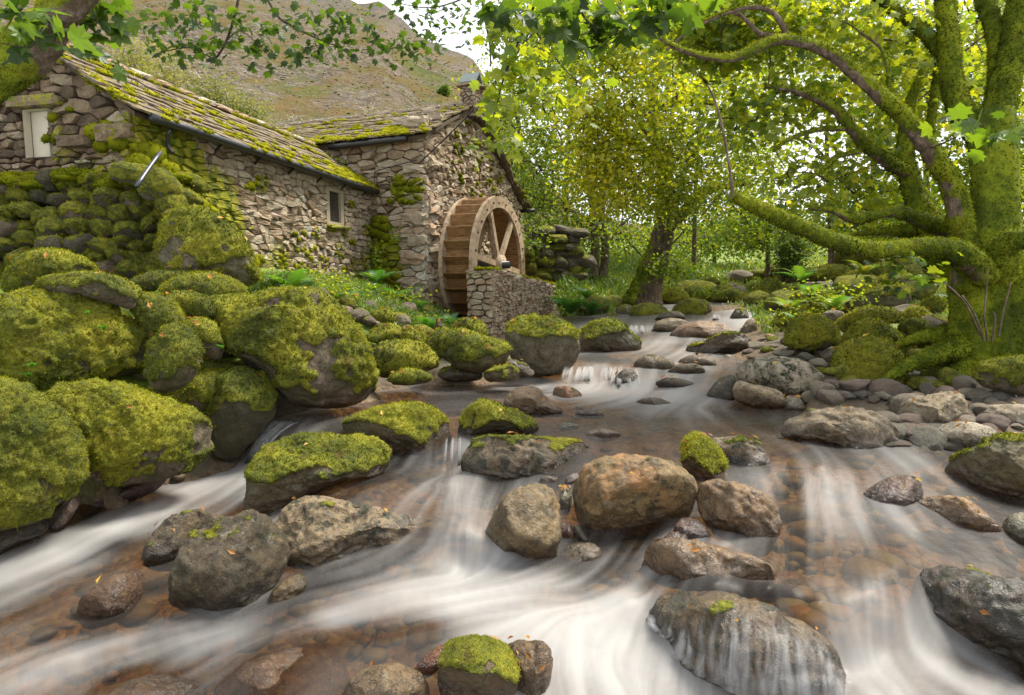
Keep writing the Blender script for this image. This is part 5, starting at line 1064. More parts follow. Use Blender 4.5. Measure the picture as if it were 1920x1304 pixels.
# gutter, brackets, downpipe
ga, gb = A0 + Tc * .02 + Nc * .20 + Z * (EAVE - .10), A0 + Tc * (LEN - .05) + Nc * .20 + Z * (EAVE - .12)
V, Q, T, _ = tube(spline([ga, (ga + gb) / 2, gb], 12), .05, 10)
gut = obj('gutter', V, [Q, T], BLACKM, cot, loc=ga)
for k in range(7):
    p = ga + (gb - ga) * (k + .5) / 7; bar('bracket', gut, p + Z * .03, p - Nc * .18 - Z * .12, .03, .012, BLACKM, Tc)
V, Q, T, _ = tube(spline([A0 + Tc * .32 + Nc * .17 + Z * 3.2, A0 + Tc * .36 + Nc * .10 + Z * 3.05, A0 + Tc * .40 + Nc * .14 + Z * 2.95], 8), .022, 8)
obj('pipe_elbow', V, [Q, T], BLACKM, cot)
V, Q, T, _ = tube(spline([at(301, 286, 6.5), at(279, 316, 6.25), at(256, 350, 6.0)], 6), .019, 12)
obj('downpipe', V, [Q, T], ZINC, cot)

# ------------------------------------------------------------ the mill
Tm = np.array([math.sin(R_(22)), math.cos(R_(22)), 0]); Nm = np.array([Tm[1], -Tm[0], 0])
M0 = np.array([-1.64, 12.0, 0]); ML = 4.94; MA = 2.0
E1, AP, E2 = CH + 2.74, CH + 3.72, CH + 2.05
mill = thing('watermill', M0 + [0, 0, .9], 'tall rubble stone mill house with gable chimney behind the wooden water wheel', 'mill')
rs = np.random.default_rng(15); zb = .55
poly = [(0, 0), (ML, 0), (ML, E2 - zb), (MA, AP - zb), (0, E1 - zb)]
mwin = (3.2, 3.75, 2.15, 3.0)
S = sites(poly, .10, .32, .06, .18, rs, 1)
st = [stone_geo(c, M0 + Z * zb, Tm, Z, Nm, .007, .04, rs) for c in cells(poly, S, 1.5, [mwin])]
LF = 3.9
poly = [(0, 0), (LF, 0), (LF, E1 - zb), (0, E1 - zb)]
S = sites(poly, .14, .46, .06, .22, rs, 1)
st += [stone_geo(c, M0 + Z * zb, -Nm, Z, -Tm, .008, .05, rs) for c in cells(poly, S, 2.0)]
st = [s for s in st if s]
MP = patches([(*(M0 - Nm * 1.05 + Z * 2.0), .8, .95), (*(M0 - Nm * 1.2 + Z * 1.2), .9, .85), (*(M0 - Nm * .5 + Z * 3.3), .3, .7), (*(M0 - Nm * .2 + Z * 3.25), .25, .7), (*(M0 + Tm * 2.2 + Z * 4.5), .5, .5), (*(M0 + Tm * 3.2 + Z * 3.8), .5, .5), (*(M0 + Tm * 1.4 + Z * 4.2), .35, .5), (*(M0 - Nm * 1.6 + Z * 3.4), .5, .4), (*(M0 - Nm * 2.6 + Z * 3.3), .6, .5)])
masonry(mill, st, MP, 300, (.52, .22), 6, pale=lambda c: .4 * float(sst(.75, .1, np.linalg.norm((c - M0)[:2])) * sst(1.2, 1.6, c[2]) * sst(3.6, 3.2, c[2])))
core = Acc()
core.add(wallbox(M0 - Tm * -.06 - Nm * .05, M0 - Nm * LF + Tm * .06, Tm, .45, .3, E1 - .03, E1 - .03), None, BOXQ)
mz = lambda s: (E1 + (AP - E1) * s / MA if s < MA else AP + (E2 - AP) * (s - MA) / (ML - MA)) - .05
for a, b in ((.05, MA), (MA, ML)): core.add(wallbox(M0 + Tm * a - Nm * .05, M0 + Tm * b - Nm * .05, -Nm, .45, .3, mz(a), mz(b)), None, BOXQ)
core.add(wallbox(M0 + Tm * ML - Nm * .05, M0 + Tm * ML - Nm * LF, -Tm, .4, .3, E2 - .03, E2 - .03), None, BOXQ)
core.out('wall_core', LIMEMORTAR, mill, smooth=False)
mw = lambda s, z, d: M0 + Tm * s + Z * (zb + z) + Nm * d
obj('limewashed_recess', [mw(mwin[0], mwin[2], -.03), mw(mwin[1], mwin[2], -.03), mw(mwin[1], mwin[3], -.03), mw(mwin[0], mwin[3], -.03)], np.array([[0, 1, 2, 3]]), LIME, mill, smooth=False)
for k, (s, z, a, h) in enumerate(((.26, 3.62, .3, .1), (.3, 1.95, .34, .13), (.28, 2.7, .3, .16), (.34, 1.5, .34, .1), (.3, 1.1, .36, .22), (.22, 2.3, .26, .14))):
    block('quoin', mill, M0 - Nm * (s - .05) + Z * z + Tm * .04, Nm * a * .8, Tm * .13, Z * h * .8, tone=(.62, .8, .5, .7, .75, .55)[k], moss=.12, seed=70 + k, jit=.07)
    block('quoin', mill, M0 + Tm * (s * .8 + .1) + Z * (z + h * 1.4) - Nm * .04, Tm * a * .8, Nm * .13, Z * h * .8, tone=(.7, .55, .85, .6, .5, .8)[k], moss=.05, seed=90 + k, jit=.07)
# roof: left slope faces the cottage
Dm = nrm(Tm * MA + Z * (AP - E1)); SLm = math.hypot(MA, AP - E1); RL = 4.9
e0m = M0 - Tm * .12 + Z * (E1 - .03) - Nm * .02; r0m = M0 + Tm * MA + Z * (AP + .03)
Dr = nrm(-Tm * (ML - MA) + Z * (AP - E2)); e2m = M0 + Tm * (ML + .2) + Z * (E2 - .12)
rb = Acc()
for a, b in ((e0m, r0m), (e2m, r0m)):
    a, b = a + Nm * .10, b + Nm * .10
    rb.add([a, a - Nm * RL, b - Nm * RL, b, a - Z * .06, a - Nm * RL - Z * .06, b - Nm * RL - Z * .06, b - Z * .06], None, BOXQ)
rb.out('roof_deck', OAKDARK, mill, smooth=False)
cu = slates(mill, e0m + Nm * .02 + Z * .03, -Nm, Dm, RL - .1, SLm - .14, .17, .28, 9, lambda r, l: max(.12, .9 * (1 - r * 3)) + .16)
cu += slates(mill, e2m + Nm * .06 + Z * .03, -Nm, Dr, .5, 3.4, .2, .28, 10, lambda r, l: .3)
for k in range(13):
    L_ = RL / 13; c = r0m - Nm * (L_ * (k + .5) - .05) + Z * .05
    block('ridge_stone', mill, c, Nm * (L_ / 2 - .006), Tm * .11, Z * .04, tone=.72 if k % 2 else .6, seed=150 + k, jit=.03)
cu += [(e0m - Nm * rs.uniform(.3, RL - .8) + Dm * rs.uniform(-.02, .22) + Z * .07, rs.uniform(.05, .11), np.cross(Nm, Dm)) for k in range(50)]
moss_cushions(mill, cu, 33, 'roof_moss', 2, .22)
for k, (s, t_, sz) in enumerate(((.3, .5, .2), (.75, .72, .16), (.1, .9, .13), (.55, 1.5, .12))): block('weight_stone', mill, e0m - Nm * s + Dm * t_ + Z * .13, Nm * sz * 1.2, Tm * sz * .7, Z * sz * .55, tone=.55 + .1 * (k % 2), seed=170 + k, jit=.06)
mc_ = [(M0 - Nm * (1.0 + rs.normal(0, .22)) + Z * rs.uniform(.9, 2.7) - Tm * .04, rs.uniform(.05, .15), Tm) for k in range(70)]
mc_ += [(M0 - Nm * rs.normal(.55, .1) + Z * rs.uniform(2.9, 3.5) - Tm * .05, rs.uniform(.04, .09), Tm) for k in range(16)]
mc_ += [(M0 - Nm * rs.normal(.14, .1) + Z * rs.uniform(3.0, 3.4) - Tm * .05, rs.uniform(.04, .09), Tm) for k in range(14)]
mc_ += [(M0 + Tm * rs.uniform(1.0, 3.6) + Z * rs.uniform(3.4, 4.9) + Nm * .05, rs.uniform(.03, .07), Nm) for k in range(44)]
moss_cushions(mill, [m_ for m_ in mc_ if m_[0][2] < mz(max(0, (m_[0] - M0) @ Tm)) - .05], 34, 'wall_moss', 2)
ga, gb = e0m - Tm * .05 - Nm * .25 - Z * .05, e0m - Tm * .05 - Nm * 2.0 - Z * .07
V, Q, T, _ = tube(spline([ga, gb], 6), .06, 10); obj('gutter', V, [Q, T], BLACKM, mill)
V, Q, T, _ = tube(spline([e2m + Nm * -.3 - Z * .06, e2m + Nm * .32 - Z * .06], 4), .05, 8); obj('gutter', V, [Q, T], BLACKM, mill)
# chimney on the gable
ch0 = r0m + Nm * .03 - Z * .14
cst = []
for (Uc, Nn, o) in ((Tm, Nm, ch0 + Nm * .18 - Tm * .18), (-Nm, -Tm, ch0 + Nm * .18 - Tm * .18)):
    pl = [(0, 0), (.36, 0), (.36, .62), (0, .62)]; S = sites(pl, .09, .2, .06, .11, rs)
    cst += [stone_geo(c, o - Z * .12, Uc, Z, Nn, .008, .03, rs) for c in cells(pl, S, 1.4)]
chim = obj('chimney', boxv(ch0 + Z * .17, Tm * .17, Nm * .17, Z * .32), BOXQ, MORTAR, mill, smooth=False, loc=ch0)
for s in cst:
    if s: obj('stone', s[0], [s[1], s[2]], STONE, chim, dict(tone=np.full(len(s[0]), rs.uniform(.3, .6)), moss=np.full(len(s[0]), .1)), smooth=False)
block('chimney_slab', chim, ch0 + Z * .53, Tm * .26, Nm * .26, Z * .03, tone=.3, seed=5)
SLG = simple('green_slate', (.12, .145, .14), .6, .3, 9, .5)
a = ch0 + Z * .56
for sg in (1, -1):
    V = [a - Nm * .19 + Tm * sg * .19, a + Nm * .19 + Tm * sg * .19, a + Nm * .19 + Z * .22 + Tm * sg * .012, a - Nm * .19 + Z * .22 + Tm * sg * .012]
    V = np.array(V + [v + Z * .035 + Tm * sg * .012 for v in V]); obj('cap_slate', V, BOXQ, SLG, chim, smooth=False)

# ------------------------------------------------------------ the water wheel
WN = 'weathered_wheel_timber'
m, nt, out = newmat('wheel_oak'); co = objco(nt, True)
g = noise(nt, nd(nt, 'ShaderNodeMapping', Vector=co, Scale=(2, 2, 14)).outputs[0], 3, 6, .7)
c = ramp(nt, g, [(.32, (.10, .05, .018)), (.5, (.22, .115, .042)), (.68, (.34, .20, .085))]); c = mixc(nt, rng_map(nt, noise(nt, co, 2.5, 4), .5, .7, 0, .45), c, (.12, .055, .02))
princ(nt, out, c, .75, bump(nt, g, .4, .01), .3); OAK = m
m, nt, out = newmat('rim_larch'); co = objco(nt, True)
g = noise(nt, co, 7, 6, .7); c = ramp(nt, g, [(.35, (.20, .13, .07)), (.5, (.34, .25, .16)), (.68, (.45, .35, .25))])
princ(nt, out, c, .75, bump(nt, g, .4, .01), .3); LARCH = m
HC = np.array([(940 - CX) / F * 12.6, 12.6, at(940, 497, 12.6)[2]]); WR, WI, WW = 1.34, 1.12, .62
wheel = thing('water_wheel', HC, 'tall brown wooden water wheel with pale spoked rim at the mill gable', 'water wheel')
def wpnt(r, a, d): return HC + (Tm * math.cos(a) + Z * math.sin(a)) * r + Nm * d
for d0_, d1_ in ((0, -.07), (-WW + .0, -WW - .07)):
    for k in range(8):
        n = 7; V = []
        for j in range(n):
            an = 2 * PI * (k + j / (n - 1) * .992) / 8 + .2
            V += [wpnt(WR, an, d0_), wpnt(WI, an, d0_), wpnt(WI, an, d1_), wpnt(WR, an, d1_)]
        Q = [[4 * j + a_, 4 * j + (a_ + 1) % 4, 4 * j + 4 + (a_ + 1) % 4, 4 * j + 4 + a_] for j in range(n - 1) for a_ in range(4)] + [[0, 3, 2, 1], [4 * n - 4, 4 * n - 3, 4 * n - 2, 4 * n - 1]]
        rim = obj('rim_segment', V, np.array(Q), LARCH, wheel, smooth=False, loc=wpnt((WR + WI) / 2, 2 * PI * (k + .5) / 8 + .2, d0_))
        if d0_ == 0:
            ac = Acc()
            for j in (.14, .5, .86):
                p = wpnt(WI + .1 + .03 * ((j * 10) % 2 - 1), 2 * PI * (k + j) / 8 + .2, .008); V, Q2, T2, _ = tube([p - Nm * .02, p + Nm * .01], .022, 7); ac.add(V, T2, Q2)
            ac.out('bolts', BLACKM, rim, kind='stuff')
NB = 28
for k in range(NB):
    a0_, a1_ = 2 * PI * k / NB, 2 * PI * (k + .97) / NB
    q = [wpnt(WI + .03, a0_, -.06), wpnt(WI + .03, a1_, -.06), wpnt(WI + .03, a1_, -WW), wpnt(WI + .03, a0_, -WW)]
    q += [wpnt(WI + .06, a0_, -.06), wpnt(WI + .06, a1_, -.06), wpnt(WI + .06, a1_, -WW), wpnt(WI + .06, a0_, -WW)]
    obj('sole_board', q, BOXQ, OAK, wheel, smooth=False, loc=wpnt(WI, a0_, -.3))
    an = a0_ - .10
    q = [wpnt(WI + .06, a0_, -.06), wpnt(WR - .01, an, -.06), wpnt(WR - .01, an, -WW), wpnt(WI + .06, a0_, -WW)]
    dv = (Tm * -math.sin(a0_) + Z * math.cos(a0_)) * .022
    obj('bucket_board', q + [p + dv for p in q], BOXQ, OAK, wheel, smooth=False, loc=wpnt(WR, a0_, -.3))
for d in (-.035, -WW - .035):
    for k in range(6):
        an = R_(113) - k * PI / 3
        bar('spoke', wheel, wpnt(.1, an, d - (.02 if d > -.1 else -.02)), wpnt(WI + .10, an, d - (.02 if d > -.1 else -.02)), .11, .07, LARCH, Nm)
V, Q, T, _ = tube([HC + Nm * .18, HC - Nm * (WW + .9)], .075, 14); obj('axle', V, [Q, T], BLACKM, wheel)
for d in (-.03, -WW - .03):
    V, Q, T, _ = tube([HC + Nm * (d + .07), HC + Nm * (d - .07)], .2, 16); obj('hub', V, [Q, T], LARCH, wheel)

# ------------------------------------------------------------ dry stone wall before the wheel
K0 = np.array([-.304, 10.2, 0]); KL, KW = 3.03, .47
whl = thing('wheel_wall', K0 + [0, 0, .5], 'short grey dry stone wall with mossy capstones standing before the water wheel', 'wall')
whl['kind'] = 'thing'
rs = np.random.default_rng(25); zb = .35
top = lambda s: 1.66 - .27 * s / KL
poly = [(0, 0), (KL, 0), (KL, top(KL) - zb), (0, top(0) - zb)]
S = sites(poly, .06, .155, .05, .105, rs)
st = [stone_geo(c, K0 + Z * zb, Tm, Z, Nm, .007, .045, rs) for c in cells(poly, S, 1.15)]
poly = [(0, 0), (KW, 0), (KW, top(0) - zb), (0, top(0) - zb)]
S = sites(poly, .13, .27, .07, .13, rs)
st += [stone_geo(c, K0 + Z * zb, -Nm, Z, -Tm, .009, .05, rs) for c in cells(poly, S, 1.5)]
masonry(whl, [s for s in st if s], patches([(*(K0 + Z * 1.6 - Nm * .3), .35, .4)]), 300, (.56, .17), 7)
obj('wall_core', wallbox(K0 - Nm * .05 + Tm * .05, K0 - Nm * .05 + Tm * KL, -Nm, KW - .1, .1, top(0) - .03, top(KL) - .03), BOXQ, MORTAR, whl, smooth=False)
s_ = 0; k = 0; cu = []
while s_ < KL:
    L_ = rs.uniform(.2, .36); c = K0 + Tm * (s_ + L_ / 2) - Nm * KW / 2 + Z * (top(s_ + L_ / 2) + .03)
    block('capstone', whl, c, Tm * (L_ / 2 - .008), Nm * (KW / 2 + .03), Z * rs.uniform(.04, .065), tone=rs.uniform(.5, .9), moss=.15, seed=200 + k, jit=.05)
    if s_ > 1.1 or s_ < .15:
        for q in range(9): cu.append((c + Tm * rs.uniform(-.15, .15) + Nm * rs.uniform(-.2, .24) + Z * .05, rs.uniform(.03, .075), Z))
    s_ += L_; k += 1
moss_cushions(whl, cu, 35, 'cap_moss', 2, .2)

# ------------------------------------------------------------ rounded mossy stones: terrace wall, ruin
LUMP = []
for k in range(10):
    S_, F_ = ico(4); rs_ = np.random.default_rng(300 + k); off = rs_.uniform(-50, 50, 3)
    V = S_ * (1 + .22 * fbm(S_ * 1.2 + off, 3, 1) + .05 * fbm(S_ * 5 + off, 3, 2))[:, None]
    for j in range(4):
        nv = nrm(rs_.normal(0, 1, 3)); h = V @ nv; V = V - nv[None] * (np.maximum(h - .72, 0) * .7)[:, None]
    N = vnormals(V, F_); up = N[:, 2] * .7 + .6 * fbm(S_ * 2 + off, 3, 4)
    mk = sst(-.75, -.1, up); V = V + N * (mk * (.05 + .10 * np.abs(fbm(S_ * 7 + off, 3, 5))))[:, None]
    mk2 = sst(.2, .7, up)
    me1 = mesh('stone', V, F_, ROCK, dict(moss=mk * .95, wet=np.zeros(len(V)), rust=np.zeros(len(V)), speck=np.full(len(V), .4)))
    me2 = mesh('stone', V, F_, ROCK, dict(moss=mk2 * .9, wet=np.zeros(len(V)), rust=np.zeros(len(V)), speck=np.full(len(V), .5)))
    LUMP.append((me1, me2, V, N, mk))
def lump(name, parent, p, size, seed, mossy=True, tint=GREY, rot=None):
    rs_ = np.random.default_rng(seed); L_ = LUMP[seed % len(LUMP)]
    o = bpy.data.objects.new(name, L_[0 if mossy else 1]); COL.objects.link(o); o.parent = parent
    o.location = np.asarray(p) - (wloc(parent) if parent is not None else 0); o.scale = size; o.rotation_euler = rot if rot is not None else (rs_.normal(0, .2), rs_.normal(0, .2), rs_.uniform(-3, 3)); o.color = (*tint, 1)
    return o
def lump_fuzz(parent, items, seed, name='moss'):
    rs_ = np.random.default_rng(seed); PP, NN = [], []
    for o, n in items:
        L_ = LUMP[[i for i, l in enumerate(LUMP) if o.data in l[:2]][0]]
        R3 = np.array(o.rotation_euler.to_matrix()); k = rs_.choice(len(L_[2]), n, p=L_[4] / L_[4].sum())
        PP.append((L_[2][k] * np.array(o.scale)) @ R3.T + wloc(o)); NN.append(L_[3][k] @ R3.T)
    PP, NN = np.vstack(PP), np.vstack(NN); L = np.clip(.0036 * np.median(PP[:, 1]), .009, .04)
    V, T = tuft(PP, NN + [0, 0, .2], L, L * .24, rs_, .7)
    tn = np.clip(.44 + .55 * fbm(PP * 2.6, 3, 51) + rs_.normal(0, .17, len(PP)) + .12 * NN[:, 2], 0, 1)
    obj(name, V, T, MOSSM, parent, dict(tone=np.repeat(tn, 3)), smooth=False, kind='stuff')
ter = thing('terrace_wall', at(150, 500, 6.3), 'bulging dry stone terrace wall smothered in moss below the cottage gable', 'wall')
ter['kind'] = 'thing'
rs = np.random.default_rng(41); its = []; k = 0
y = 515
for ri, y in enumerate(range(512, 345, -27)):
    x = -190 + rs.uniform(-20, 10)
    while x < 335 - (0 if ri > 1 else 30):
        w = rs.uniform(30, 56); dd = 6.42 + ri * .06 + .25 * max(0, (x - 200) / 150) + rs.uniform(-.06, .08)
        c = at(x + w / 2, y + rs.uniform(-9, 9), dd); s = dd / F
        o = lump('stone', ter, c, (w * .52 * s, .15, w * .44 * s * rs.uniform(.75, 1.1)), 400 + k, mossy=(rs.random() < (.85 if ri > 2 else .72)), tint=DARK if rs.random() < .6 else PINK)
        o.rotation_euler = (rs.normal(-.25, .2), rs.normal(0, .25), rs.normal(0, .35)); its.append((o, 260)); k += 1; x += w * .93
for x, y, w, h, d in ((325, 385, 42, 24, 6.55), (350, 372, 40, 18, 6.8), (300, 350, 60, 34, 6.5), (258, 330, 70, 24, 6.7), (335, 410, 34, 20, 6.4)):
    o = lump('stone', ter, at(x, y, d), (w * .6 * d / F, .2, h * d / F), 480 + x, True, GREY); o.rotation_euler = (0, .1, .1); its.append((o, 300))
V = np.array([at(-260, 345, 6.85), at(300, 345, 7.1), at(300, 345, 7.1) + [0, 1.2, 0], at(-260, 345, 6.85) + [0, 1.2, 0]]); Vb = V - [0, 0, 1.3]
obj('earth_fill', np.vstack([Vb, V]), BOXQ, MORTAR, ter, smooth=False)
# mossy turf along its top
tp = [(at(rs.uniform(-200, 330), rs.uniform(322, 345), rs.uniform(6.7, 7.1)) - [0, 0, .03], rs.uniform(.08, .17), Z) for k in range(90)]
moss_cushions(ter, tp, 36, 'turf_moss', 3)
lump_fuzz(ter, its, 37)
ruin = thing('ruined_wall', at(1040, 520, 14.6), 'ruined stump of mossy dry stone wall behind the water wheel', 'wall')
ruin['kind'] = 'thing'
rs = np.random.default_rng(43); its = []
for y in range(520, 428, -14):
    f_ = (520 - y) / 92; x = 985 + rs.uniform(-5, 5)
    while x < 1098 - 22 * f_ ** 2 - rs.uniform(0, 12):
        w = rs.uniform(16, 34); d = 14.6 + rs.uniform(-.1, .25) + .25 * f_
        if x > 1000 or y > 450:
            o = lump('stone', ruin, at(x + w / 2, y + rs.uniform(-3, 3), d), (w * .60 * d / F, .3, 11 * d / F * rs.uniform(.8, 1.3)), 600 + int(x * 3 + y), mossy=rs.random() < .4, tint=(.14, .13, .10)); o.rotation_euler = (rs.normal(0, .1), rs.normal(0, .12), rs.normal(0, .3)); its.append((o, 40))
        x += w * .92
obj('rubble_core', boxv(at(1035, 478, 15.1), np.array([.48, 0, 0]), np.array([0, .3, 0]), Z * .52), BOXQ, MORTAR, ruin, smooth=False)
lump_fuzz(ruin, its, 44)
# ------------------------------------------------------------ trees
m, nt, out = newmat('bark'); co = objco(nt, False)
st = nd(nt, 'ShaderNodeMapping', Vector=co, Scale=(1, 1, .35)).outputs[0]
b1 = noise(nt, st, 16, 6, .7)
c = ramp(nt, b1, [(.3, (.045, .032, .02)), (.5, (.13, .095, .062)), (.66, (.27, .20, .15))])
c = mixc(nt, rng_map(nt, noise(nt, co, 7, 5, .7), .58, .66, 0, .6), c, (.34, .25, .20))
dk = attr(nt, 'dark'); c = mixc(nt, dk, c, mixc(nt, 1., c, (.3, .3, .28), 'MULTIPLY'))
mo = attr(nt, 'moss'); mm = rng_map(nt, mathn(nt, 'ADD', mo, mathn(nt, 'MULTIPLY', mathn(nt, 'SUBTRACT', noise(nt, co, 10, 5, .7), .5), 1.2)), .4, .6)
c = mixc(nt, mm, c, mixc(nt, 1., moss_color(nt, co), (.74, .88, .75), 'MULTIPLY'))
princ(nt, out, c, .95, bump(nt, mathn(nt, 'ADD', b1, mathn(nt, 'MULTIPLY', noise(nt, st, 55, 4, .75), .5)), 1., .04), .2)
BARK = m
def pth(pts):
    P = np.array([at(p[0], p[1], p[2]) for p in pts]); return P, np.array([p[3] * .94 / (.6 * pxm(q)[0] + .4 * pxm(q)[1]) for p, q in zip(pts, P)])
def limb(name, parent, pts, sides=14, moss=.6, fuzz=1., rough=.12, seed=0, world_pts=False, dark=0., flute=0, n=None):
    P, R = (np.array([p[0] for p in pts]), np.array([p[1] for p in pts])) if world_pts else pth(pts)
    L_ = np.linalg.norm(np.diff(P, axis=0), axis=1).sum()
    n = n or int(np.clip(L_ / max(.35 * R.mean(), .012), 6, 130))
    Q = spline(P, n); Rr = np.maximum(spline(np.stack([R, R, R], 1), n)[:, 0], R.min() * .6)
    V, q, T, D = tube(Q, Rr, sides)
    m_ = n * sides; rs_ = np.random.default_rng(seed + int(abs(pts[0][0] if not world_pts else 1)))
    rad = np.repeat(Rr, sides); off = rs_.uniform(-40, 40, 3)
    k = V[:m_] / np.maximum(rad, .02)[:, None]
    disp = rough * (1.3 * fbm(V[:m_] * (1.1 / R.mean()) * .8 + off, 3, 3) + .7 * fbm(V[:m_] * (3.2 / R.mean()) * .6 + off, 3, 7))
    if flute:
        an = np.tile(np.arange(sides) / sides * 2 * PI, n); u = np.repeat(np.linspace(0, 1, n), sides)
        disp += .13 * np.cos(an * flute + 2 * fbm(V[:m_] * 1.2 + off, 2, 5)) * (1 - u) ** 1.2 + .10 * np.cos(an * 3 + 1)
    mk = sst(-.25, .35, D[:, 2] * .5 + .65 * fbm(V[:m_] * 3.2 + off, 4, 11) + (moss - .5) * 2.)
    V[:m_] += D * (rad * disp + mk * np.minimum(.3 * rad, .016) * (.4 + np.abs(fbm(V[:m_] * 16 + off, 3, 13)) * 2))[:, None]
    mm_ = np.r_[mk, np.zeros(len(V) - m_)]
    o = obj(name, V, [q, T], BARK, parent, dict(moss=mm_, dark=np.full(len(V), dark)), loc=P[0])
    if fuzz > 0 and moss > 0:
        cnt = int(np.clip(fuzz * 26 * L_ * R.mean() * (F / P[:, 1].mean()) ** 2 * .012 * 2.2, 60, 7000))
        T3 = np.vstack([q[:, :3], q[:, [0, 2, 3]]]); s = sample_tris(V, T3, mm_[T3].mean(1) ** 2 + 1e-9, cnt, rs_)
        kk, u, v = s; PP = V[T3[kk, 0]] + u * (V[T3[kk, 1]] - V[T3[kk, 0]]) + v * (V[T3[kk, 2]] - V[T3[kk, 0]])
        NN = D[np.minimum(T3[kk, 0], m_ - 1)]; bl = np.clip(.0042 * P[:, 1].mean(), .012, .05)
        TV, TF = tuft(PP, NN * .8 + [0, 0, -.35], bl, bl * .26, rs_, .55)
        tn = np.clip(.29 + .5 * fbm(PP * 3 + off, 3, 51) + rs_.normal(0, .15, cnt) + .16 * NN[:, 2], 0, 1)
        obj('moss', TV, TF, MOSSM, o, dict(tone=np.repeat(tn, 3)), smooth=False, kind='stuff')
    return Q
def leaves_small(P, L, rs, up=.55):
    n = len(P); d = rs.normal(0, 1, (n, 3)); d[:, 2] = d[:, 2] * .55 - .25; d /= np.linalg.norm(d, axis=1)[:, None]
    nv = rs.normal(0, 1, (n, 3)) * (1 - up) + [0, 0, up]; s = np.cross(d, nv); s /= np.linalg.norm(s, axis=1)[:, None] + 1e-9
    f = np.cross(s, d); L = L[:, None]
    V = np.stack([P, P + d * L * .32 + s * L * .34 + f * L * .07, P + d * L * .68 + s * L * .27 + f * L * .04, P + d * L - f * L * .06, P + d * L * .68 - s * L * .27 + f * L * .04, P + d * L * .32 - s * L * .34 + f * L * .07], 1).reshape(-1, 3)
    b = np.arange(n)[:, None] * 6
    return V, np.vstack([b + [0, 1, 2], b + [0, 2, 3], b + [0, 3, 4], b + [0, 4, 5]])
LOBE = np.array([(0, 0), (.16, -.06), (.40, .02), (.33, .20), (.62, .30), (.44, .46), (.50, .72), (.25, .66), (.16, .82), (0, 1.05)])
LOBE = np.vstack([LOBE, [(-x, y) for x, y in LOBE[-2:0:-1]]])
def leaves_lobed(P, L, rs, face=None):
    n = len(P); k = len(LOBE); d = rs.normal(0, 1, (n, 3)); d[:, 2] = d[:, 2] * .4 - .45; d /= np.linalg.norm(d, axis=1)[:, None]
    nv = rs.normal(0, .45, (n, 3)) + [0, -.25, .7]; s = np.cross(d, nv); s /= np.linalg.norm(s, axis=1)[:, None] + 1e-9
    f = np.cross(s, d); q = np.vstack([LOBE, [(0, .38)]])
    z = -.35 * (q[:, 0] ** 2 + (q[:, 1] - .3) ** 2) + .03
    V = P[:, None] + L[:, None, None] * (s[:, None] * q[None, :, :1] + d[:, None] * q[None, :, 1:] + f[:, None] * z[None, :, None])
    t = np.array([[j, (j + 1) % k, k] for j in range(k)])
    return V.reshape(-1, 3), (np.arange(n)[:, None, None] * (k + 1) + t[None]).reshape(-1, 3), k + 1
def crown(parent, nodes, blobs, seed, lobed=False, per=18, spread=.125, twig=True, name='crown', twr=.008):
    # blobs: px, py, d, rx px, ry px, rz m, leaves, tone, leaf m
    rs = np.random.default_rng(seed); PP, LL, TT, CC = [], [], [], []
    for (px, py, d, rx, ry, rz, cnt, tone, lf) in blobs:
        nc = max(2, int(cnt / per)); u = rs.normal(0, 1, (nc, 3)); u /= np.linalg.norm(u, axis=1)[:, None]
        u *= rs.random((nc, 1)) ** .42
        c = at(px, py, d) + u * [rx * d / F, rz, ry * d / F]
        sp_ = spread * d / 6 if d > 6 else spread
        P = np.repeat(c, per, 0) + rs.normal(0, 1, (nc * per, 3)) * [sp_, sp_, sp_ * .42]
        PP.append(P); LL.append(lf * rs.uniform(.6, 1.25, len(P)))
        ct = rs.normal(0, .09, nc); TT.append(tone + np.repeat(ct, per) + rs.normal(0, .10, len(P)) + .12 * np.repeat(fbm(c * .9, 3, 5), per)); CC.append(c)
    P, L, T, C = map(np.concatenate, (PP, LL, TT, CC)); T = np.clip(T, 0, 1)
    if lobed: V, Fc, k = leaves_lobed(P, L, rs)
    else: V, Fc = leaves_small(P, L, rs); k = 6
    obj(name, V, Fc, LEAF, parent, dict(tone=np.repeat(T, k)), smooth=False, kind='stuff' if False else None)
    if twig and nodes is not None:
        nd0 = np.asarray(nodes)[::2]; C = C[rs.permutation(len(C))[:170]]; buf = np.empty((len(nd0) + 4 * len(C), 3)); m_ = len(nd0); buf[:m_] = nd0; acc = Acc()
        D = ((C[:, None] - nd0[None]) ** 2).sum(2).min(1)
        for i in np.argsort(D):
            c = C[i]; dd = ((buf[:m_] - c) ** 2).sum(1); j = np.argmin(dd); a = buf[j]; h = math.sqrt(dd[j])
            if h < .05: continue
            mid = (a + c) / 2 + rs.normal(0, .12, 3) * h + [0, 0, .10 * h]
            Q = spline([a, mid, c], 5); r = twr * (c[1] / 6) * min(1.6, .5 + h)
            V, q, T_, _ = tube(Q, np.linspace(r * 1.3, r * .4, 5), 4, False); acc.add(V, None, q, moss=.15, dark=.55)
            buf[m_:m_ + 4] = Q[1:]; m_ += 4
        if acc.n: acc.out('twigs', BARK, parent, kind='stuff')
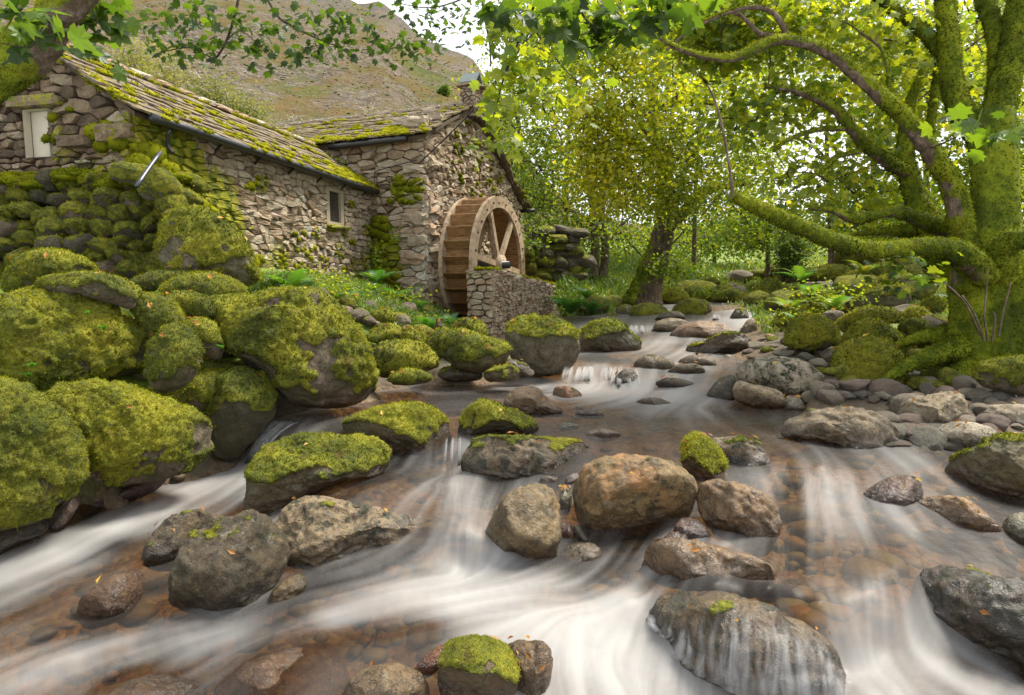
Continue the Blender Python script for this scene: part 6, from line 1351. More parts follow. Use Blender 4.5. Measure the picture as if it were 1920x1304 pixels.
# --- the old sycamore on the right bank
syc = thing('sycamore_tree', at(1855, 700, 6), 'old many stemmed sycamore wrapped in moss on the right bank', 'tree')
nodes = []
LIMBS = [
 ('trunk', [(1866, 745, 5.95, 135), (1860, 700, 6, 108), (1856, 645, 6, 88), (1853, 585, 6, 80), (1850, 525, 6, 82), (1856, 465, 6, 62), (1862, 400, 6.05, 50), (1862, 330, 6.1, 47), (1856, 265, 6.15, 50), (1852, 215, 6.2, 50)], 40, 0.85, 9),
 ('limb', [(1850, 265, 6.2, 38), (1805, 212, 6.2, 31), (1784, 150, 6.2, 27), (1779, 80, 6.2, 25), (1772, 0, 6.2, 24), (1766, -90, 6.2, 22)], 18, 0.78, 0),
 ('limb', [(1856, 255, 6.2, 44), (1876, 190, 6.2, 40), (1892, 130, 6.2, 37), (1907, 60, 6.2, 36), (1918, -30, 6.2, 34)], 18, 0.78, 0),
 ('limb', [(1870, 195, 6.25, 24), (1870, 120, 6.3, 22), (1866, 60, 6.35, 22), (1846, 0, 6.4, 22), (1830, -50, 6.4, 20)], 16, 0.76, 0),
 ('limb', [(1825, 540, 5.9, 46), (1806, 450, 5.9, 33), (1795, 385, 5.85, 28), (1780, 340, 5.8, 26), (1755, 300, 5.75, 24), (1720, 255, 5.7, 21), (1690, 215, 5.7, 19), (1650, 180, 5.6, 19), (1610, 145, 5.6, 18), (1570, 110, 5.55, 17), (1520, 85, 5.5, 15), (1460, 76, 5.4, 13), (1420, 90, 5.35, 12), (1380, 108, 5.3, 11), (1330, 108, 5.3, 9), (1280, 95, 5.3, 7), (1235, 70, 5.3, 5)], 16, 0.64, 0),
 ('limb', [(1480, 78, 5.45, 9), (1465, 45, 5.45, 8), (1445, 22, 5.4, 7), (1405, 15, 5.4, 6), (1350, 30, 5.4, 5), (1290, 60, 5.4, 4), (1250, 95, 5.4, 3)], 8, 0.30, 0),
 ('limb', [(1475, 68, 5.5, 8), (1430, 66, 5.5, 8), (1408, 48, 5.5, 6), (1385, 28, 5.5, 5), (1350, 18, 5.5, 3)], 8, 0.30, 0),
 ('limb', [(1775, 520, 6.5, 46), (1750, 430, 6.5, 36), (1718, 375, 6.6, 26), (1702, 320, 6.7, 22), (1696, 280, 6.75, 18), (1704, 200, 6.85, 12), (1738, 120, 6.9, 9), (1762, 60, 6.9, 7)], 16, 0.82, 0),
 ('limb', [(1702, 325, 6.65, 17), (1668, 305, 6.5, 16), (1630, 280, 6.4, 15), (1595, 240, 6.3, 14), (1570, 210, 6.3, 13), (1530, 185, 6.25, 12), (1490, 170, 6.2, 9), (1435, 162, 6.2, 6)], 12, 0.68, 0),
 ('limb', [(1582, 242, 6.3, 7), (1530, 245, 6.2, 6), (1480, 262, 6.1, 5), (1450, 285, 6.1, 3)], 8, 0.62, 0),
 ('limb', [(1612, 285, 6.35, 7), (1570, 295, 6.3, 6), (1540, 320, 6.2, 5), (1495, 352, 6.1, 3)], 8, 0.62, 0),
 ('limb', [(1850, 515, 5.75, 40), (1806, 480, 5.6, 34), (1760, 463, 5.5, 25), (1700, 466, 5.4, 22), (1650, 470, 5.3, 22), (1600, 462, 5.2, 21), (1550, 447, 5.1, 19), (1500, 425, 5.05, 18), (1440, 398, 5, 16), (1400, 380, 4.95, 15), (1372, 366, 4.9, 11)], 16, 0.84, 0),
 ('limb', [(1374, 370, 4.9, 5), (1367, 310, 4.9, 4), (1352, 230, 4.9, 3.4), (1332, 170, 4.9, 2.6), (1300, 130, 4.9, 1.6)], 7, 0.10, 0),
 ('limb', [(1775, 430, 6.3, 28), (1725, 412, 6.2, 19), (1680, 399, 6.1, 14), (1640, 405, 6, 11), (1600, 412, 5.95, 11), (1560, 395, 5.9, 8), (1520, 391, 5.85, 6)], 12, 0.72, 0),
 ('limb', [(1790, 440, 6.6, 26), (1720, 434, 6.6, 18), (1650, 434, 6.7, 11), (1600, 440, 6.7, 5)], 10, 0.82, 0),
 ('limb', [(1776, 110, 6.3, 21), (1742, 70, 6.3, 16), (1700, 35, 6.3, 15), (1660, 8, 6.3, 13), (1620, -30, 6.3, 12)], 12, 0.72, 0),
 ('limb', [(1880, 525, 5.8, 44), (1878, 470, 5.65, 36), (1915, 448, 5.5, 29), (1990, 458, 5.4, 25)], 16, 0.85, 0),
 ('limb', [(1690, 218, 5.75, 8), (1672, 180, 5.8, 7), (1665, 130, 5.85, 6), (1650, 90, 5.9, 4), (1610, 60, 5.9, 3)], 8, 0.52, 0),
 ('limb', [(1740, 300, 6.6, 12), (1745, 240, 6.8, 11), (1755, 160, 6.9, 10), (1764, 80, 7, 8)], 9, 0.62, 0),
 ('root', [(1810, 650, 5.95, 38), (1750, 668, 5.75, 24), (1695, 690, 5.65, 15), (1640, 728, 5.6, 8)], 12, 0.85, 0),
 ('root', [(1800, 625, 6.1, 34), (1740, 632, 6.2, 20), (1705, 640, 6.25, 13), (1670, 655, 6.3, 8)], 12, 0.85, 0),
 ('root', [(1815, 690, 5.85, 36), (1775, 718, 5.6, 18), (1742, 745, 5.5, 9)], 12, 0.77, 0),
 ('root', [(1880, 700, 5.7, 40), (1870, 740, 5.45, 22), (1850, 765, 5.3, 10)], 12, 0.72, 0),
]
for i, (nm, pts, sd, mo_, fl) in enumerate(LIMBS):
    pts = [(a_, b_, c_, r_ * (.76 if r_ < 46 else .9)) for a_, b_, c_, r_ in pts]
    Q = limb(nm, syc, pts, sd, mo_, 1., .09 if nm != 'trunk' else .07, seed=i, flute=fl)
    if nm == 'limb': nodes.append(Q[::3])
for i, pts in enumerate([[(1845, 640, 5.2, 2.6), (1830, 595, 5.15, 2), (1805, 555, 5.1, 1.6)], [(1852, 640, 5.2, 2.6), (1846, 590, 5.2, 2.2), (1850, 535, 5.2, 1.6), (1852, 500, 5.2, 1)], [(1860, 640, 5.2, 2.6), (1866, 600, 5.2, 2.3), (1862, 585, 5.2, 1.8)], [(1872, 632, 5.2, 2.6), (1882, 580, 5.2, 2), (1896, 530, 5.2, 1.4)], [(1838, 630, 5.2, 2.2), (1810, 570, 5.2, 1.8), (1770, 530, 5.15, 1.4), (1730, 505, 5.1, 1)]]):
    limb('sucker_shoot', syc, pts, 6, 0, 0, .05, seed=40 + i)
nodes = np.vstack(nodes)
crown(syc, nodes, [(1480, 40, 6.4, 230, 70, 0.7, 2100, 0.52, 0.075), (1330, 60, 6.2, 110, 60, 0.6, 1100, 0.5, 0.075), (1640, 80, 7, 130, 90, 0.8, 1000, 0.56, 0.08), (1700, 170, 7.8, 100, 90, 0.8, 600, 0.58, 0.085),
                   (1480, 210, 7.1, 90, 50, 0.6, 520, 0.52, 0.075), (1560, 330, 7.2, 110, 60, 0.7, 560, 0.52, 0.075), (1640, 370, 7.4, 90, 60, 0.6, 420, 0.52, 0.075), (1820, 60, 8, 60, 90, 0.5, 260, 0.56, 0.08), (1890, 220, 8, 50, 120, 0.5, 260, 0.56, 0.08),
                   (1500, 400, 6.4, 60, 40, 0.4, 160, 0.5, 0.07), (1400, 200, 6.6, 90, 80, 0.5, 420, 0.52, 0.075), (1640, 240, 7.6, 80, 60, 0.6, 360, 0.56, 0.08), (1905, 380, 7.4, 30, 80, 0.3, 120, 0.5, 0.08), (1700, 500, 5.2, 50, 25, .3, 60, .4, .07), (1815, 235, 5.2, 90, 26, .2, 22, .36, .13)], 101, lobed=True, per=11, spread=.16)
# --- trees behind
def tree(name, label, base, pts, blobs, seed, moss=.3, cat='tree', group=None, dark=.4, spread=.125, extra=(), twr=.008, per=18):
    t = thing(name, at(*base), label, cat, group); nn = []
    for i, p in enumerate([pts] + list(extra)):
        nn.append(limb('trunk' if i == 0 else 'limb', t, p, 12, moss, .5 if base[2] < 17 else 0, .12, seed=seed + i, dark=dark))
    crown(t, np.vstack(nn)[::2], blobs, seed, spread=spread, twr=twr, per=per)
    return t
tree('leaning_tree', 'dark leaning tree with a yellowing crown above the upper stream', (1225, 560, 15.5), [(1205, 575, 15.5, 44), (1215, 530, 15.5, 30), (1232, 480, 15.5, 25), (1245, 430, 15.4, 21), (1250, 370, 15.2, 18), (1240, 300, 14.8, 14), (1225, 220, 14.2, 11), (1230, 120, 13.5, 8), (1260, 20, 13, 5)],
     [(1150, 60, 12, 150, 90, 1.2, 3780, 0.52, 0.094), (1180, 200, 12, 120, 100, 1.2, 3990, 0.64, 0.094), (1150, 330, 12.5, 95, 70, 1, 2415, 0.66, 0.094), (1280, 300, 13, 110, 90, 1.2, 3150, 0.56, 0.094), (1330, 170, 13, 120, 90, 1.2, 3150, 0.52, 0.094), (1280, 390, 13.5, 100, 40, 0.8, 1575, 0.55, 0.086), (1400, 290, 13.5, 90, 90, 1, 1995, 0.52, 0.094), (1110, 240, 12, 40, 90, 0.6, 1155, 0.74, 0.094), (1130, 330, 12, 40, 80, 0.5, 945, 0.78, 0.094)], 110, .5, dark=.6,
     extra=[[(1250, 430, 15.3, 14), (1285, 395, 15.2, 11), (1310, 365, 15.1, 9), (1345, 352, 15, 7), (1400, 345, 14.8, 4)], [(1240, 300, 14.8, 10), (1170, 260, 13.5, 7), (1120, 230, 12.5, 4)], [(1230, 200, 14, 9), (1310, 190, 13.5, 6), (1390, 230, 13.5, 4)]])
tree('twin_trunk_tree', 'slim grey twin trunked tree behind the ruined wall', (1125, 520, 18), [(1112, 535, 18, 10), (1116, 470, 18, 9), (1112, 390, 18, 8), (1105, 300, 18, 6), (1100, 180, 18, 4)],
     [(1060, 420, 18.5, 70, 60, 1, 1575, 0.43, 0.108), (1020, 330, 18.5, 80, 80, 1, 2100, 0.43, 0.108), (1120, 440, 18, 60, 40, 0.7, 945, 0.43, 0.101), (1040, 220, 18.5, 90, 80, 1.2, 2100, 0.45, 0.108), (1160, 400, 19, 60, 60, 0.8, 1050, 0.45, 0.108)], 120, .2, dark=.2,
     extra=[[(1128, 530, 18.2, 9), (1135, 470, 18.2, 8), (1128, 390, 18.2, 7), (1140, 300, 18.2, 5)], [(1118, 420, 18, 4), (1050, 385, 18.4, 2.5), (1000, 370, 18.6, 1.5)]])
tree('chimney_ash_tree', 'pale green airy tree rising right behind the mill chimney', (1000, 480, 27), [(995, 480, 27, 8), (985, 380, 27, 7), (975, 260, 27, 5), (960, 150, 27, 3)],
     [(960, 190, 27, 70, 80, 1.8, 1890, 0.43, 0.137), (935, 280, 27, 50, 90, 1.4, 1575, 0.43, 0.137), (990, 320, 26, 70, 90, 1.6, 2100, 0.45, 0.137), (920, 180, 28, 35, 50, 1, 525, 0.43, 0.137), (1000, 120, 26, 60, 70, 1.5, 1260, 0.47, 0.137), (985, 420, 25, 50, 60, 1, 945, 0.47, 0.122), (900, 240, 28, 25, 40, 1, 315, 0.43, 0.137)], 130, 0, dark=.2)
tree('ivy_stump', 'short broken trunk cloaked in dark ivy beside the far stream', (1482, 520, 14), [(1482, 530, 14, 22), (1480, 490, 14, 19), (1478, 455, 14, 17), (1480, 430, 14, 12)],
     [(1482, 485, 13.8, 28, 40, 0.3, 1575, 0.21, 0.054), (1480, 450, 13.8, 36, 26, 0.35, 945, 0.25, 0.058), (1500, 470, 13.7, 36, 20, 0.3, 399, 0.29, 0.058)], 140, .2, cat='stump', spread=.05)
BG = [('bushy pale green tree at the end of the valley above the far stream', (1340, 520, 30), 1340, 440, [(1340, 430, 30, 90, 55, 1.8, 2496, 0.39, 0.156), (1290, 460, 28, 60, 40, 1, 1040, 0.41, 0.14), (1400, 440, 29, 70, 50, 1.2, 1352, 0.39, 0.156)]),
      ('light green tree left of the ivy stump with drooping leaves', (1440, 510, 22), 1440, 420, [(1430, 440, 21, 60, 45, 1, 1352, 0.41, 0.125), (1470, 400, 21, 70, 40, 1, 1040, 0.44, 0.117), (1400, 380, 22, 60, 40, 1, 832, 0.48, 0.117)]),
      ('tall yellow green tree showing bright sky between its limbs', (1560, 500, 19), 1550, 260, [(1560, 120, 18, 140, 100, 1.4, 2600, 0.54, 0.117), (1470, 110, 18, 110, 90, 1.4, 1976, 0.56, 0.117), (1600, 360, 18, 110, 50, 1.2, 1352, 0.5, 0.109), (1430, 320, 19, 70, 60, 1, 936, 0.52, 0.109), (1660, 300, 18, 80, 90, 1.2, 1352, 0.53, 0.109)]),
      ('spreading tree with thin trunks right behind the old sycamore', (1740, 500, 17), 1735, 250, [(1720, 110, 16, 130, 110, 1.2, 2704, 0.56, 0.109), (1700, 400, 16, 100, 70, 1, 1560, 0.44, 0.101), (1800, 320, 15, 80, 110, 1, 1664, 0.48, 0.101), (1640, 440, 17, 80, 35, 1, 832, 0.44, 0.101)]),
      ('dense green tree filling the far right edge of the wood', (1960, 520, 13), 1950, 200, [(1900, 80, 12, 110, 120, 1, 2392, 0.5, 0.094), (1940, 350, 11, 70, 140, 0.9, 1768, 0.43, 0.094), (2080, 250, 11, 140, 220, 1.2, 2288, 0.47, 0.094), (1920, 540, 10, 50, 50, 0.5, 416, 0.39, 0.086)]),
      ('tall tree with golden leaves high above the leaning tree', (1300, 500, 24), 1310, 240, [(1250, 60, 22, 160, 110, 2, 3328, 0.58, 0.14), (1390, 60, 22, 140, 110, 2, 2704, 0.58, 0.14), (1200, 330, 23, 100, 100, 1.6, 1872, 0.5, 0.14), (1340, 320, 23, 90, 80, 1.4, 1352, 0.48, 0.14), (1100, 130, 23, 100, 110, 1.6, 1976, 0.47, 0.14)]),
      ('deep green tree between the mill roof and the golden tree', (1060, 490, 22), 1065, 260, [(1050, 60, 21, 110, 90, 1.6, 2392, 0.41, 0.133), (990, 60, 22, 70, 70, 1.4, 1144, 0.41, 0.133), (1080, 330, 21, 80, 90, 1.4, 1664, 0.39, 0.133)]),
      ('low leafy bush on the slope left of the far stream', (1230, 510, 24), 1230, 470, [(1180, 470, 24, 60, 40, 1, 1040, 0.39, 0.125), (1250, 450, 26, 60, 40, 1.2, 936, 0.43, 0.133)]),
      ('leafy green tree filling the gap between leaning tree and old sycamore', (1630, 500, 20), 1640, 260, [(1640, 400, 19, 100, 50, 1.2, 1700, .40, .13), (1530, 430, 20, 80, 40, 1.2, 1300, .38, .13), (1640, 180, 19, 130, 90, 1.4, 2200, .46, .13), (1760, 400, 18, 80, 60, 1., 1300, .40, .13)]),
      ('green tree high behind the upper stems of the old sycamore', (1850, 510, 16), 1850, 240, [(1820, 150, 15, 110, 100, 1.2, 2300, .45, .12), (1900, 300, 14, 80, 120, 1., 1900, .40, .12), (1400, 430, 26, 90, 40, 1.5, 1300, .36, .16)]),
      ('hazy distant tree row at the head of the valley', (1560, 490, 42), 1560, 440, [(1560, 455, 42, 120, 30, 2.5, 1456, 0.48, 0.203), (1700, 450, 40, 110, 35, 2.5, 1352, 0.5, 0.203), (1850, 440, 36, 120, 50, 2, 1352, 0.48, 0.187), (1240, 440, 40, 90, 40, 2.5, 936, 0.45, 0.203)])]
for i, (lab, base, tx, ty, blobs) in enumerate(BG):
    d = base[2]
    tree('background_tree', lab, base, [(base[0], base[1] + 20, d, 130 / d), (base[0] * .6 + tx * .4, (base[1] + ty) / 2, d, 105 / d), (tx, ty, d, 75 / d), (tx + 10, ty - 120, d, 40 / d)], blobs, 150 + i * 7, .2, dark=.3,
         extra=[[(tx, ty + 40, d, 60 / d), (tx - 70, ty - 40, d - .5, 36 / d), (tx - 120, ty - 120, d - 1, 15 / d)], [(tx, ty + 20, d, 60 / d), (tx + 70, ty - 60, d - .5, 36 / d), (tx + 110, ty - 150, d - 1, 15 / d)]], twr=.006, per=20)
# --- birches behind the cottage, shrubs on the fell
m, nt, out = newmat('birch_bark'); princ(nt, out, ramp(nt, noise(nt, objco(nt), 9, 5, .7), [(.4, (.5, .45, .38)), (.62, (.20, .16, .12))]), .9); BIRCHM = m
HAZE_L = leafmat('thin_birch_leaves', [(0, (.10, .125, .035)), (.5, (.20, .215, .07)), (1, (.31, .26, .10))], .4, .02)
for i, (lab, px, py, w, h, d, cnt, gold) in enumerate([('wispy birch with pale bare stems behind the cottage roof', 318, 175, 40, 80, 30, 2600, .6), ('pale green birch clump right of the bare stemmed birch', 400, 195, 60, 60, 31, 3400, .35), ('low green birch at the right end of the clump', 465, 222, 48, 40, 32, 2200, .35), ('golden green birch at the left end of the clump', 250, 130, 50, 60, 32, 2400, .55), ('bare winter grey thorn bush on the fell above the mill roof', 545, 235, 26, 20, 40, 90, .7), ('small round thorn on the fell by the mill ridge', 700, 225, 30, 26, 48, 300, .6)]):
    t = thing('birch_tree', at(px, py + h, d), lab, 'tree'); rs = np.random.default_rng(190 + i); nn = []
    for k in range(3):
        x0 = px + rs.uniform(-.3, .3) * w; p = [(x0 + 14 * (k - 1), py + h * 1.3, d, 2.4), (x0, py + h * .5, d, 2), (x0 + rs.uniform(-18, 18), py - h * .2, d, 1.4), (x0 + rs.uniform(-30, 30), py - h * .9, d, .7)]
        P, R = pth(p); Q = spline(P, 18); V, q, T, _ = tube(Q, np.interp(np.linspace(0, 1, 18), np.linspace(0, 1, 4), R), 6)
        obj('stem', V, [q, T], BIRCHM, t, loc=P[0]); nn.append(Q)
    P = np.array([at(px, py, d)]) + rs.normal(0, .45, (cnt, 3)) * [w * d / F, 1.2, h * d / F]
    P[:, 2] = np.minimum(P[:, 2], at(px, py - h * 1.1, d)[2] + rs.normal(0, .3, cnt))
    V, Fc = leaves_small(P, rs.uniform(.08, .16, cnt), rs)
    obj('crown', V, Fc, HAZE_L, t, dict(tone=np.repeat(np.clip(rs.normal(gold, .2, cnt), 0, 1), 6)), smooth=False)
    C = P[rs.choice(cnt, min(90, cnt))]; acc = Acc(); nn = np.vstack(nn)
    for c in C:
        a = nn[np.argmin(np.linalg.norm(nn - c, axis=1) + .4 * np.maximum(0, nn[:, 2] - c[2]))]; V, q, _, _ = tube(spline([a, (a + c) / 2 + [0, 0, .2], c], 4), [.018, .014, .01, .006], 3, False); acc.add(V, None, q)
    acc.out('twigs', BIRCHM, t, kind='stuff')
for i, (px, py, r, lab) in enumerate([(713, 180, 12, 'dark round shrub alone high on the fell'), (748, 178, 9, 'grey shrub right of the dark round shrub on the fell'), (784, 210, 14, 'dark shrub low on the fell by the chimney'), (755, 200, 7, 'tiny shrub midway between two dark fell shrubs'), (494, 180, 9, 'small dark bush on the fell left of the scree'), (560, 200, 14, 'green bush on the fell slope above the birches'), (620, 210, 12, 'yellow green bush on the fell above the mill roof'), (832, 170, 13, 'hazy shrub just left of the chimney on the fell'), (790, 140, 22, 'dark shrub strip under the crags of the fell')]):
    d = 150 if py > 150 else 230; rs = np.random.default_rng(210 + i)
    hr = None
    t = thing('fell_shrub', at(px, py, d), lab, 'shrub'); cnt = 420
    u = rs.normal(0, 1, (cnt, 3)); u /= np.linalg.norm(u, axis=1)[:, None]; s = r * d / F
    P = at(px, py, d) + u * rs.random((cnt, 1)) ** .4 * [s, s, s * .8]
    V, Fc = leaves_small(P, rs.uniform(.2, .45, cnt) * s, rs); obj('crown', V, Fc, LEAF, t, dict(tone=np.repeat(np.clip(rs.normal(.22, .12, cnt), 0, 1), 6)), smooth=False)
# --- limb and hanging sprays of the trees overhead
over = thing('overhanging_limb', at(60, 90, 2.7), 'thick mossy limb with big leaves crossing the upper left corner before the gable', 'tree limb')
Q1 = limb('limb', over, [(-120, 190, 2.75, 74), (-20, 135, 2.75, 62), (50, 98, 2.7, 50), (92, 55, 2.65, 40), (120, 20, 2.6, 38), (160, -30, 2.6, 36)], 26, .66, 1.6, .14, seed=3)
tw = [limb('twig', over, p, 6, 0, 0, .05, seed=5 + i, dark=.6) for i, p in enumerate([[(90, 45, 2.5, 2), (70, 70, 2.4, 1.8), (55, 88, 2.4, 1.5), (0, 82, 2.4, 1)], [(130, 20, 2.6, 2), (170, 35, 2.7, 1.5), (200, 55, 2.8, 1)]])]
def spray(t, pts, seed, lf, tone, wob=.10, lobed=True):
    # leaves set along given points (px, py, d, how many)
    rs = np.random.default_rng(seed); PP, TT = [], []
    for px, py, d, n, sx, sy in pts:
        P = at(px, py, d) + rs.normal(0, 1, (n, 3)) * [sx * d / F, wob, sy * d / F]; PP.append(P); TT.append(rs.normal(tone, .1, n))
    P = np.vstack(PP); T = np.clip(np.concatenate(TT), 0, 1); V, Fc, k = leaves_lobed(P, lf * rs.uniform(.6, 1.2, len(P)), rs)
    obj('leaves', V, Fc, LEAF, t, dict(tone=np.repeat(T, k)), smooth=False); return P
spray(over, [(50, 30, 2.4, 14, 45, 20), (10, 40, 2.4, 9, 30, 20), (110, 45, 2.4, 6, 25, 12), (125, 90, 2.45, 4, 18, 8), (190, 50, 2.8, 16, 16, 30), (200, 20, 2.8, 10, 18, 14), (10, 85, 2.4, 4, 10, 10)], 221, .10, .12)
hang = thing('hanging_branch', at(440, 40, 3.6), 'dark leafy branch hanging from above before the fell on the left', 'branch')
Q2 = [limb('twig', hang, p, 6, 0, 0, .06, seed=9 + i, dark=.75) for i, p in enumerate([[(455, -40, 3.6, 3.4), (440, 30, 3.6, 3), (425, 75, 3.6, 2.6), (405, 108, 3.6, 2.2), (385, 103, 3.6, 1.7), (355, 90, 3.6, 1.5), (300, 98, 3.6, 1)], [(488, -30, 3.9, 3), (520, 30, 3.9, 2.6), (560, 55, 3.9, 2.2), (600, 75, 3.9, 1.6), (640, 90, 3.9, 1)], [(425, 75, 3.6, 1.6), (455, 60, 3.6, 1.2), (510, 110, 3.6, .8)]])]
spray(hang, [(300, 35, 3.6, 40, 26, 22), (370, 45, 3.6, 55, 34, 22), (320, 85, 3.6, 40, 34, 14), (385, 85, 3.6, 28, 24, 18), (450, 55, 3.6, 34, 30, 22), (500, 80, 3.7, 44, 26, 26), (490, 120, 3.7, 14, 14, 8), (560, 30, 3.9, 55, 40, 24), (620, 60, 3.9, 60, 26, 22), (580, 100, 3.9, 30, 26, 14), (640, 85, 3.9, 16, 14, 12), (370, 5, 3.6, 8, 14, 8)], 222, .05, .06)  # low tone: the shade on these leaves is put into their colour
hang2 = thing('hanging_branch', at(820, 30, 4.2), 'wispy leafy branch hanging against the pale sky above the mill', 'branch')
[limb('twig', hang2, p, 6, 0, 0, .06, seed=19 + i, dark=.7) for i, p in enumerate([[(905, -40, 4.2, 3.4), (907, 20, 4.2, 3), (918, 80, 4.2, 2.4), (920, 125, 4.2, 1.6)], [(905, -20, 4.2, 2), (850, 5, 4.2, 1.6), (800, 15, 4.2, 1.2), (740, 5, 4.2, .8)], [(800, 12, 4.2, 1), (815, 50, 4.2, .8), (830, 80, 4.2, .6)]])]
spray(hang2, [(700, 70, 4, 34, 28, 16), (745, 95, 4, 50, 34, 14), (780, 75, 4, 20, 14, 10), (800, 20, 4.2, 44, 30, 12), (810, 50, 4.2, 28, 16, 14), (825, 85, 4.2, 8, 6, 10), (745, 8, 4.2, 26, 26, 6), (870, 25, 4.2, 30, 24, 14), (865, 70, 4.2, 6, 8, 5), (690, 50, 4, 12, 12, 8)], 223, .045, .08)  # leaf colour darkened here too, standing in for shade
hang3 = thing('hanging_branch', at(1080, 30, 3.2), 'broad green branch with large leaves hanging at the top middle', 'branch')
[limb('twig', hang3, p, 6, 0, 0, .06, seed=29 + i, dark=.6) for i, p in enumerate([[(1020, -40, 3.2, 4), (990, 40, 3.4, 3), (950, 130, 3.6, 2.2), (925, 220, 3.7, 1.4)], [(1100, -40, 3, 4), (1090, 20, 3, 3), (1120, 60, 3, 2)], [(1250, -40, 3.2, 4), (1230, 20, 3.2, 3), (1180, 40, 3.2, 2)], [(990, 40, 3.4, 2), (1050, 120, 3.5, 1.5), (1090, 160, 3.5, 1)]])]
spray(hang3, [(960, 40, 3.4, 60, 40, 30), (1030, 60, 3.4, 50, 50, 30), (1020, 130, 3.6, 70, 60, 28), (960, 150, 3.6, 60, 36, 40), (940, 220, 3.7, 34, 26, 30), (1060, 180, 3.7, 26, 36, 18), (910, 270, 3.8, 10, 16, 16)], 224, .07, .50)
spray(hang3, [(1080, 25, 2.9, 26, 40, 22), (1180, 30, 3, 40, 60, 22), (1130, 60, 3, 16, 40, 12), (1240, 15, 3.1, 30, 40, 14), (990, 8, 3, 20, 40, 8)], 225, .10, .14)
# ------------------------------------------------------------ cables
CABM = simple('black_cable', (.02, .02, .022), .5, .2, 10, .1)
for lab, pts, r in (('heavy black cable slung from the trees to the mill corner', [(1030, -20, 7), (1002, 45, 7.6), (950, 130, 8.8), (905, 185, 10), (860, 235, 11), (785, 308, 11.9)], .012),
                    ('second black cable slung to the mill gable beneath the chimney', [(1000, 60, 9), (935, 150, 11), (895, 205, 12.6), (882, 235, 13.2)], .010),
                    ('thin grey wire running down past the chimney to the mill roof', [(900, 70, 22), (865, 118, 20), (800, 190, 17), (765, 232, 15)], .008),
                    ('looped thin black wire fixed to the mill side wall', [(782, 300, 11.95), (760, 306, 12.0), (715, 318, 12.15), (703, 325, 12.2), (702, 345, 12.2)], .010)):
    P = spline([at(*p) for p in pts], 24); V, q, T, _ = tube(P, r, 6); tag(obj('cable', V, [q, T], CABM, loc=P[0]), lab, 'cable')
# ------------------------------------------------------------ loose stones
def stone_mesh(seed, ang=.5, n=3):
    S_, F_ = ico(n); F_ = F_; rs_ = np.random.default_rng(seed); off = rs_.uniform(-50, 50, 3)
    V = S_ * (1 + .2 * fbm(S_ * 1.2 + off, 3, 1))[:, None]
    for j in range(7):
        nv = nrm(rs_.normal(0, 1, 3)); h = V @ nv; lim = rs_.uniform(.55, .8); V = V - nv[None] * (np.maximum(h - lim, 0) * (.5 + .45 * ang))[:, None]
    V = V + vnormals(V, F_) * (.045 * fbm(V * 4 + off, 3, 3))[:, None]
    z = np.zeros(len(V)); return mesh('stone', V, F_, ROCK, dict(moss=z, wet=z, rust=z, speck=z + .2))
STM = [stone_mesh(700 + k, .3 + .06 * k, 4) for k in range(10)]
MARKS = [('the wheel wall', 950, 560), ('the leaning tree', 1220, 555), ('the flat topped rock', 1315, 618), ('the ivy stump', 1482, 510), ('the yellow moss rock', 1645, 560), ('the old sycamore', 1850, 690), ('the black blotched boulder', 1465, 712), ('the slanting slab', 1750, 772), ('the pale rounded boulder', 1810, 818), ('the layered wet rock', 1570, 805), ('the long moss boulder', 1625, 692), ('the vivid mossy boulder', 1522, 625), ('the mossy log shaped rock', 1895, 705), ('the biggest boulder', 565, 660), ('the egg shaped boulder', 325, 672), ('the hull shaped boulder', 890, 658), ('the great square boulder', 1015, 650), ('the ruined wall', 1040, 480), ('the wet capped boulder upstream', 1140, 635), ('the pale slanted rock', 1440, 585), ('the sloping left boulder', 250, 810), ('the crested dark rock', 1350, 650), ('the far little fall', 1190, 612), ('the fern by the wheel wall', 1080, 590), ('the standing slate', 822, 612), ('the rounded pool boulder', 755, 675)]
def describe(px, py, sz, mossy, tint, noun, used):
    q = sorted(MARKS, key=lambda m_: math.hypot(px - m_[1], (py - m_[2]) * 1.4))
    size = 'big' if sz > 1.15 else ('small' if sz < .8 else 'middling')
    tone_ = 'mossy' if mossy else ('dark' if sum(tint) < .36 else ('pale' if sum(tint) > .8 else ('brownish' if tint[0] > tint[2] * 1.7 else 'grey')))
    for m_ in q[:8]:
        dx, dy = px - m_[1], (py - m_[2]) * 1.4; far = math.hypot(dx, dy)
        rel = ('just ' if far < 45 else ('' if far < 90 else 'well ')) + (('left of' if dx < 0 else 'right of') if abs(dx) > abs(dy) else ('above' if dy < 0 else 'below'))
        lb = f'{size} {tone_} {noun} {rel} {m_[0]}'
        if lb not in used: break
    for o2 in ('next to the water', 'a little higher up', 'a little lower down'):
        if lb in used and False: lb = lb
    used.add(lb); return lb
USED = set()
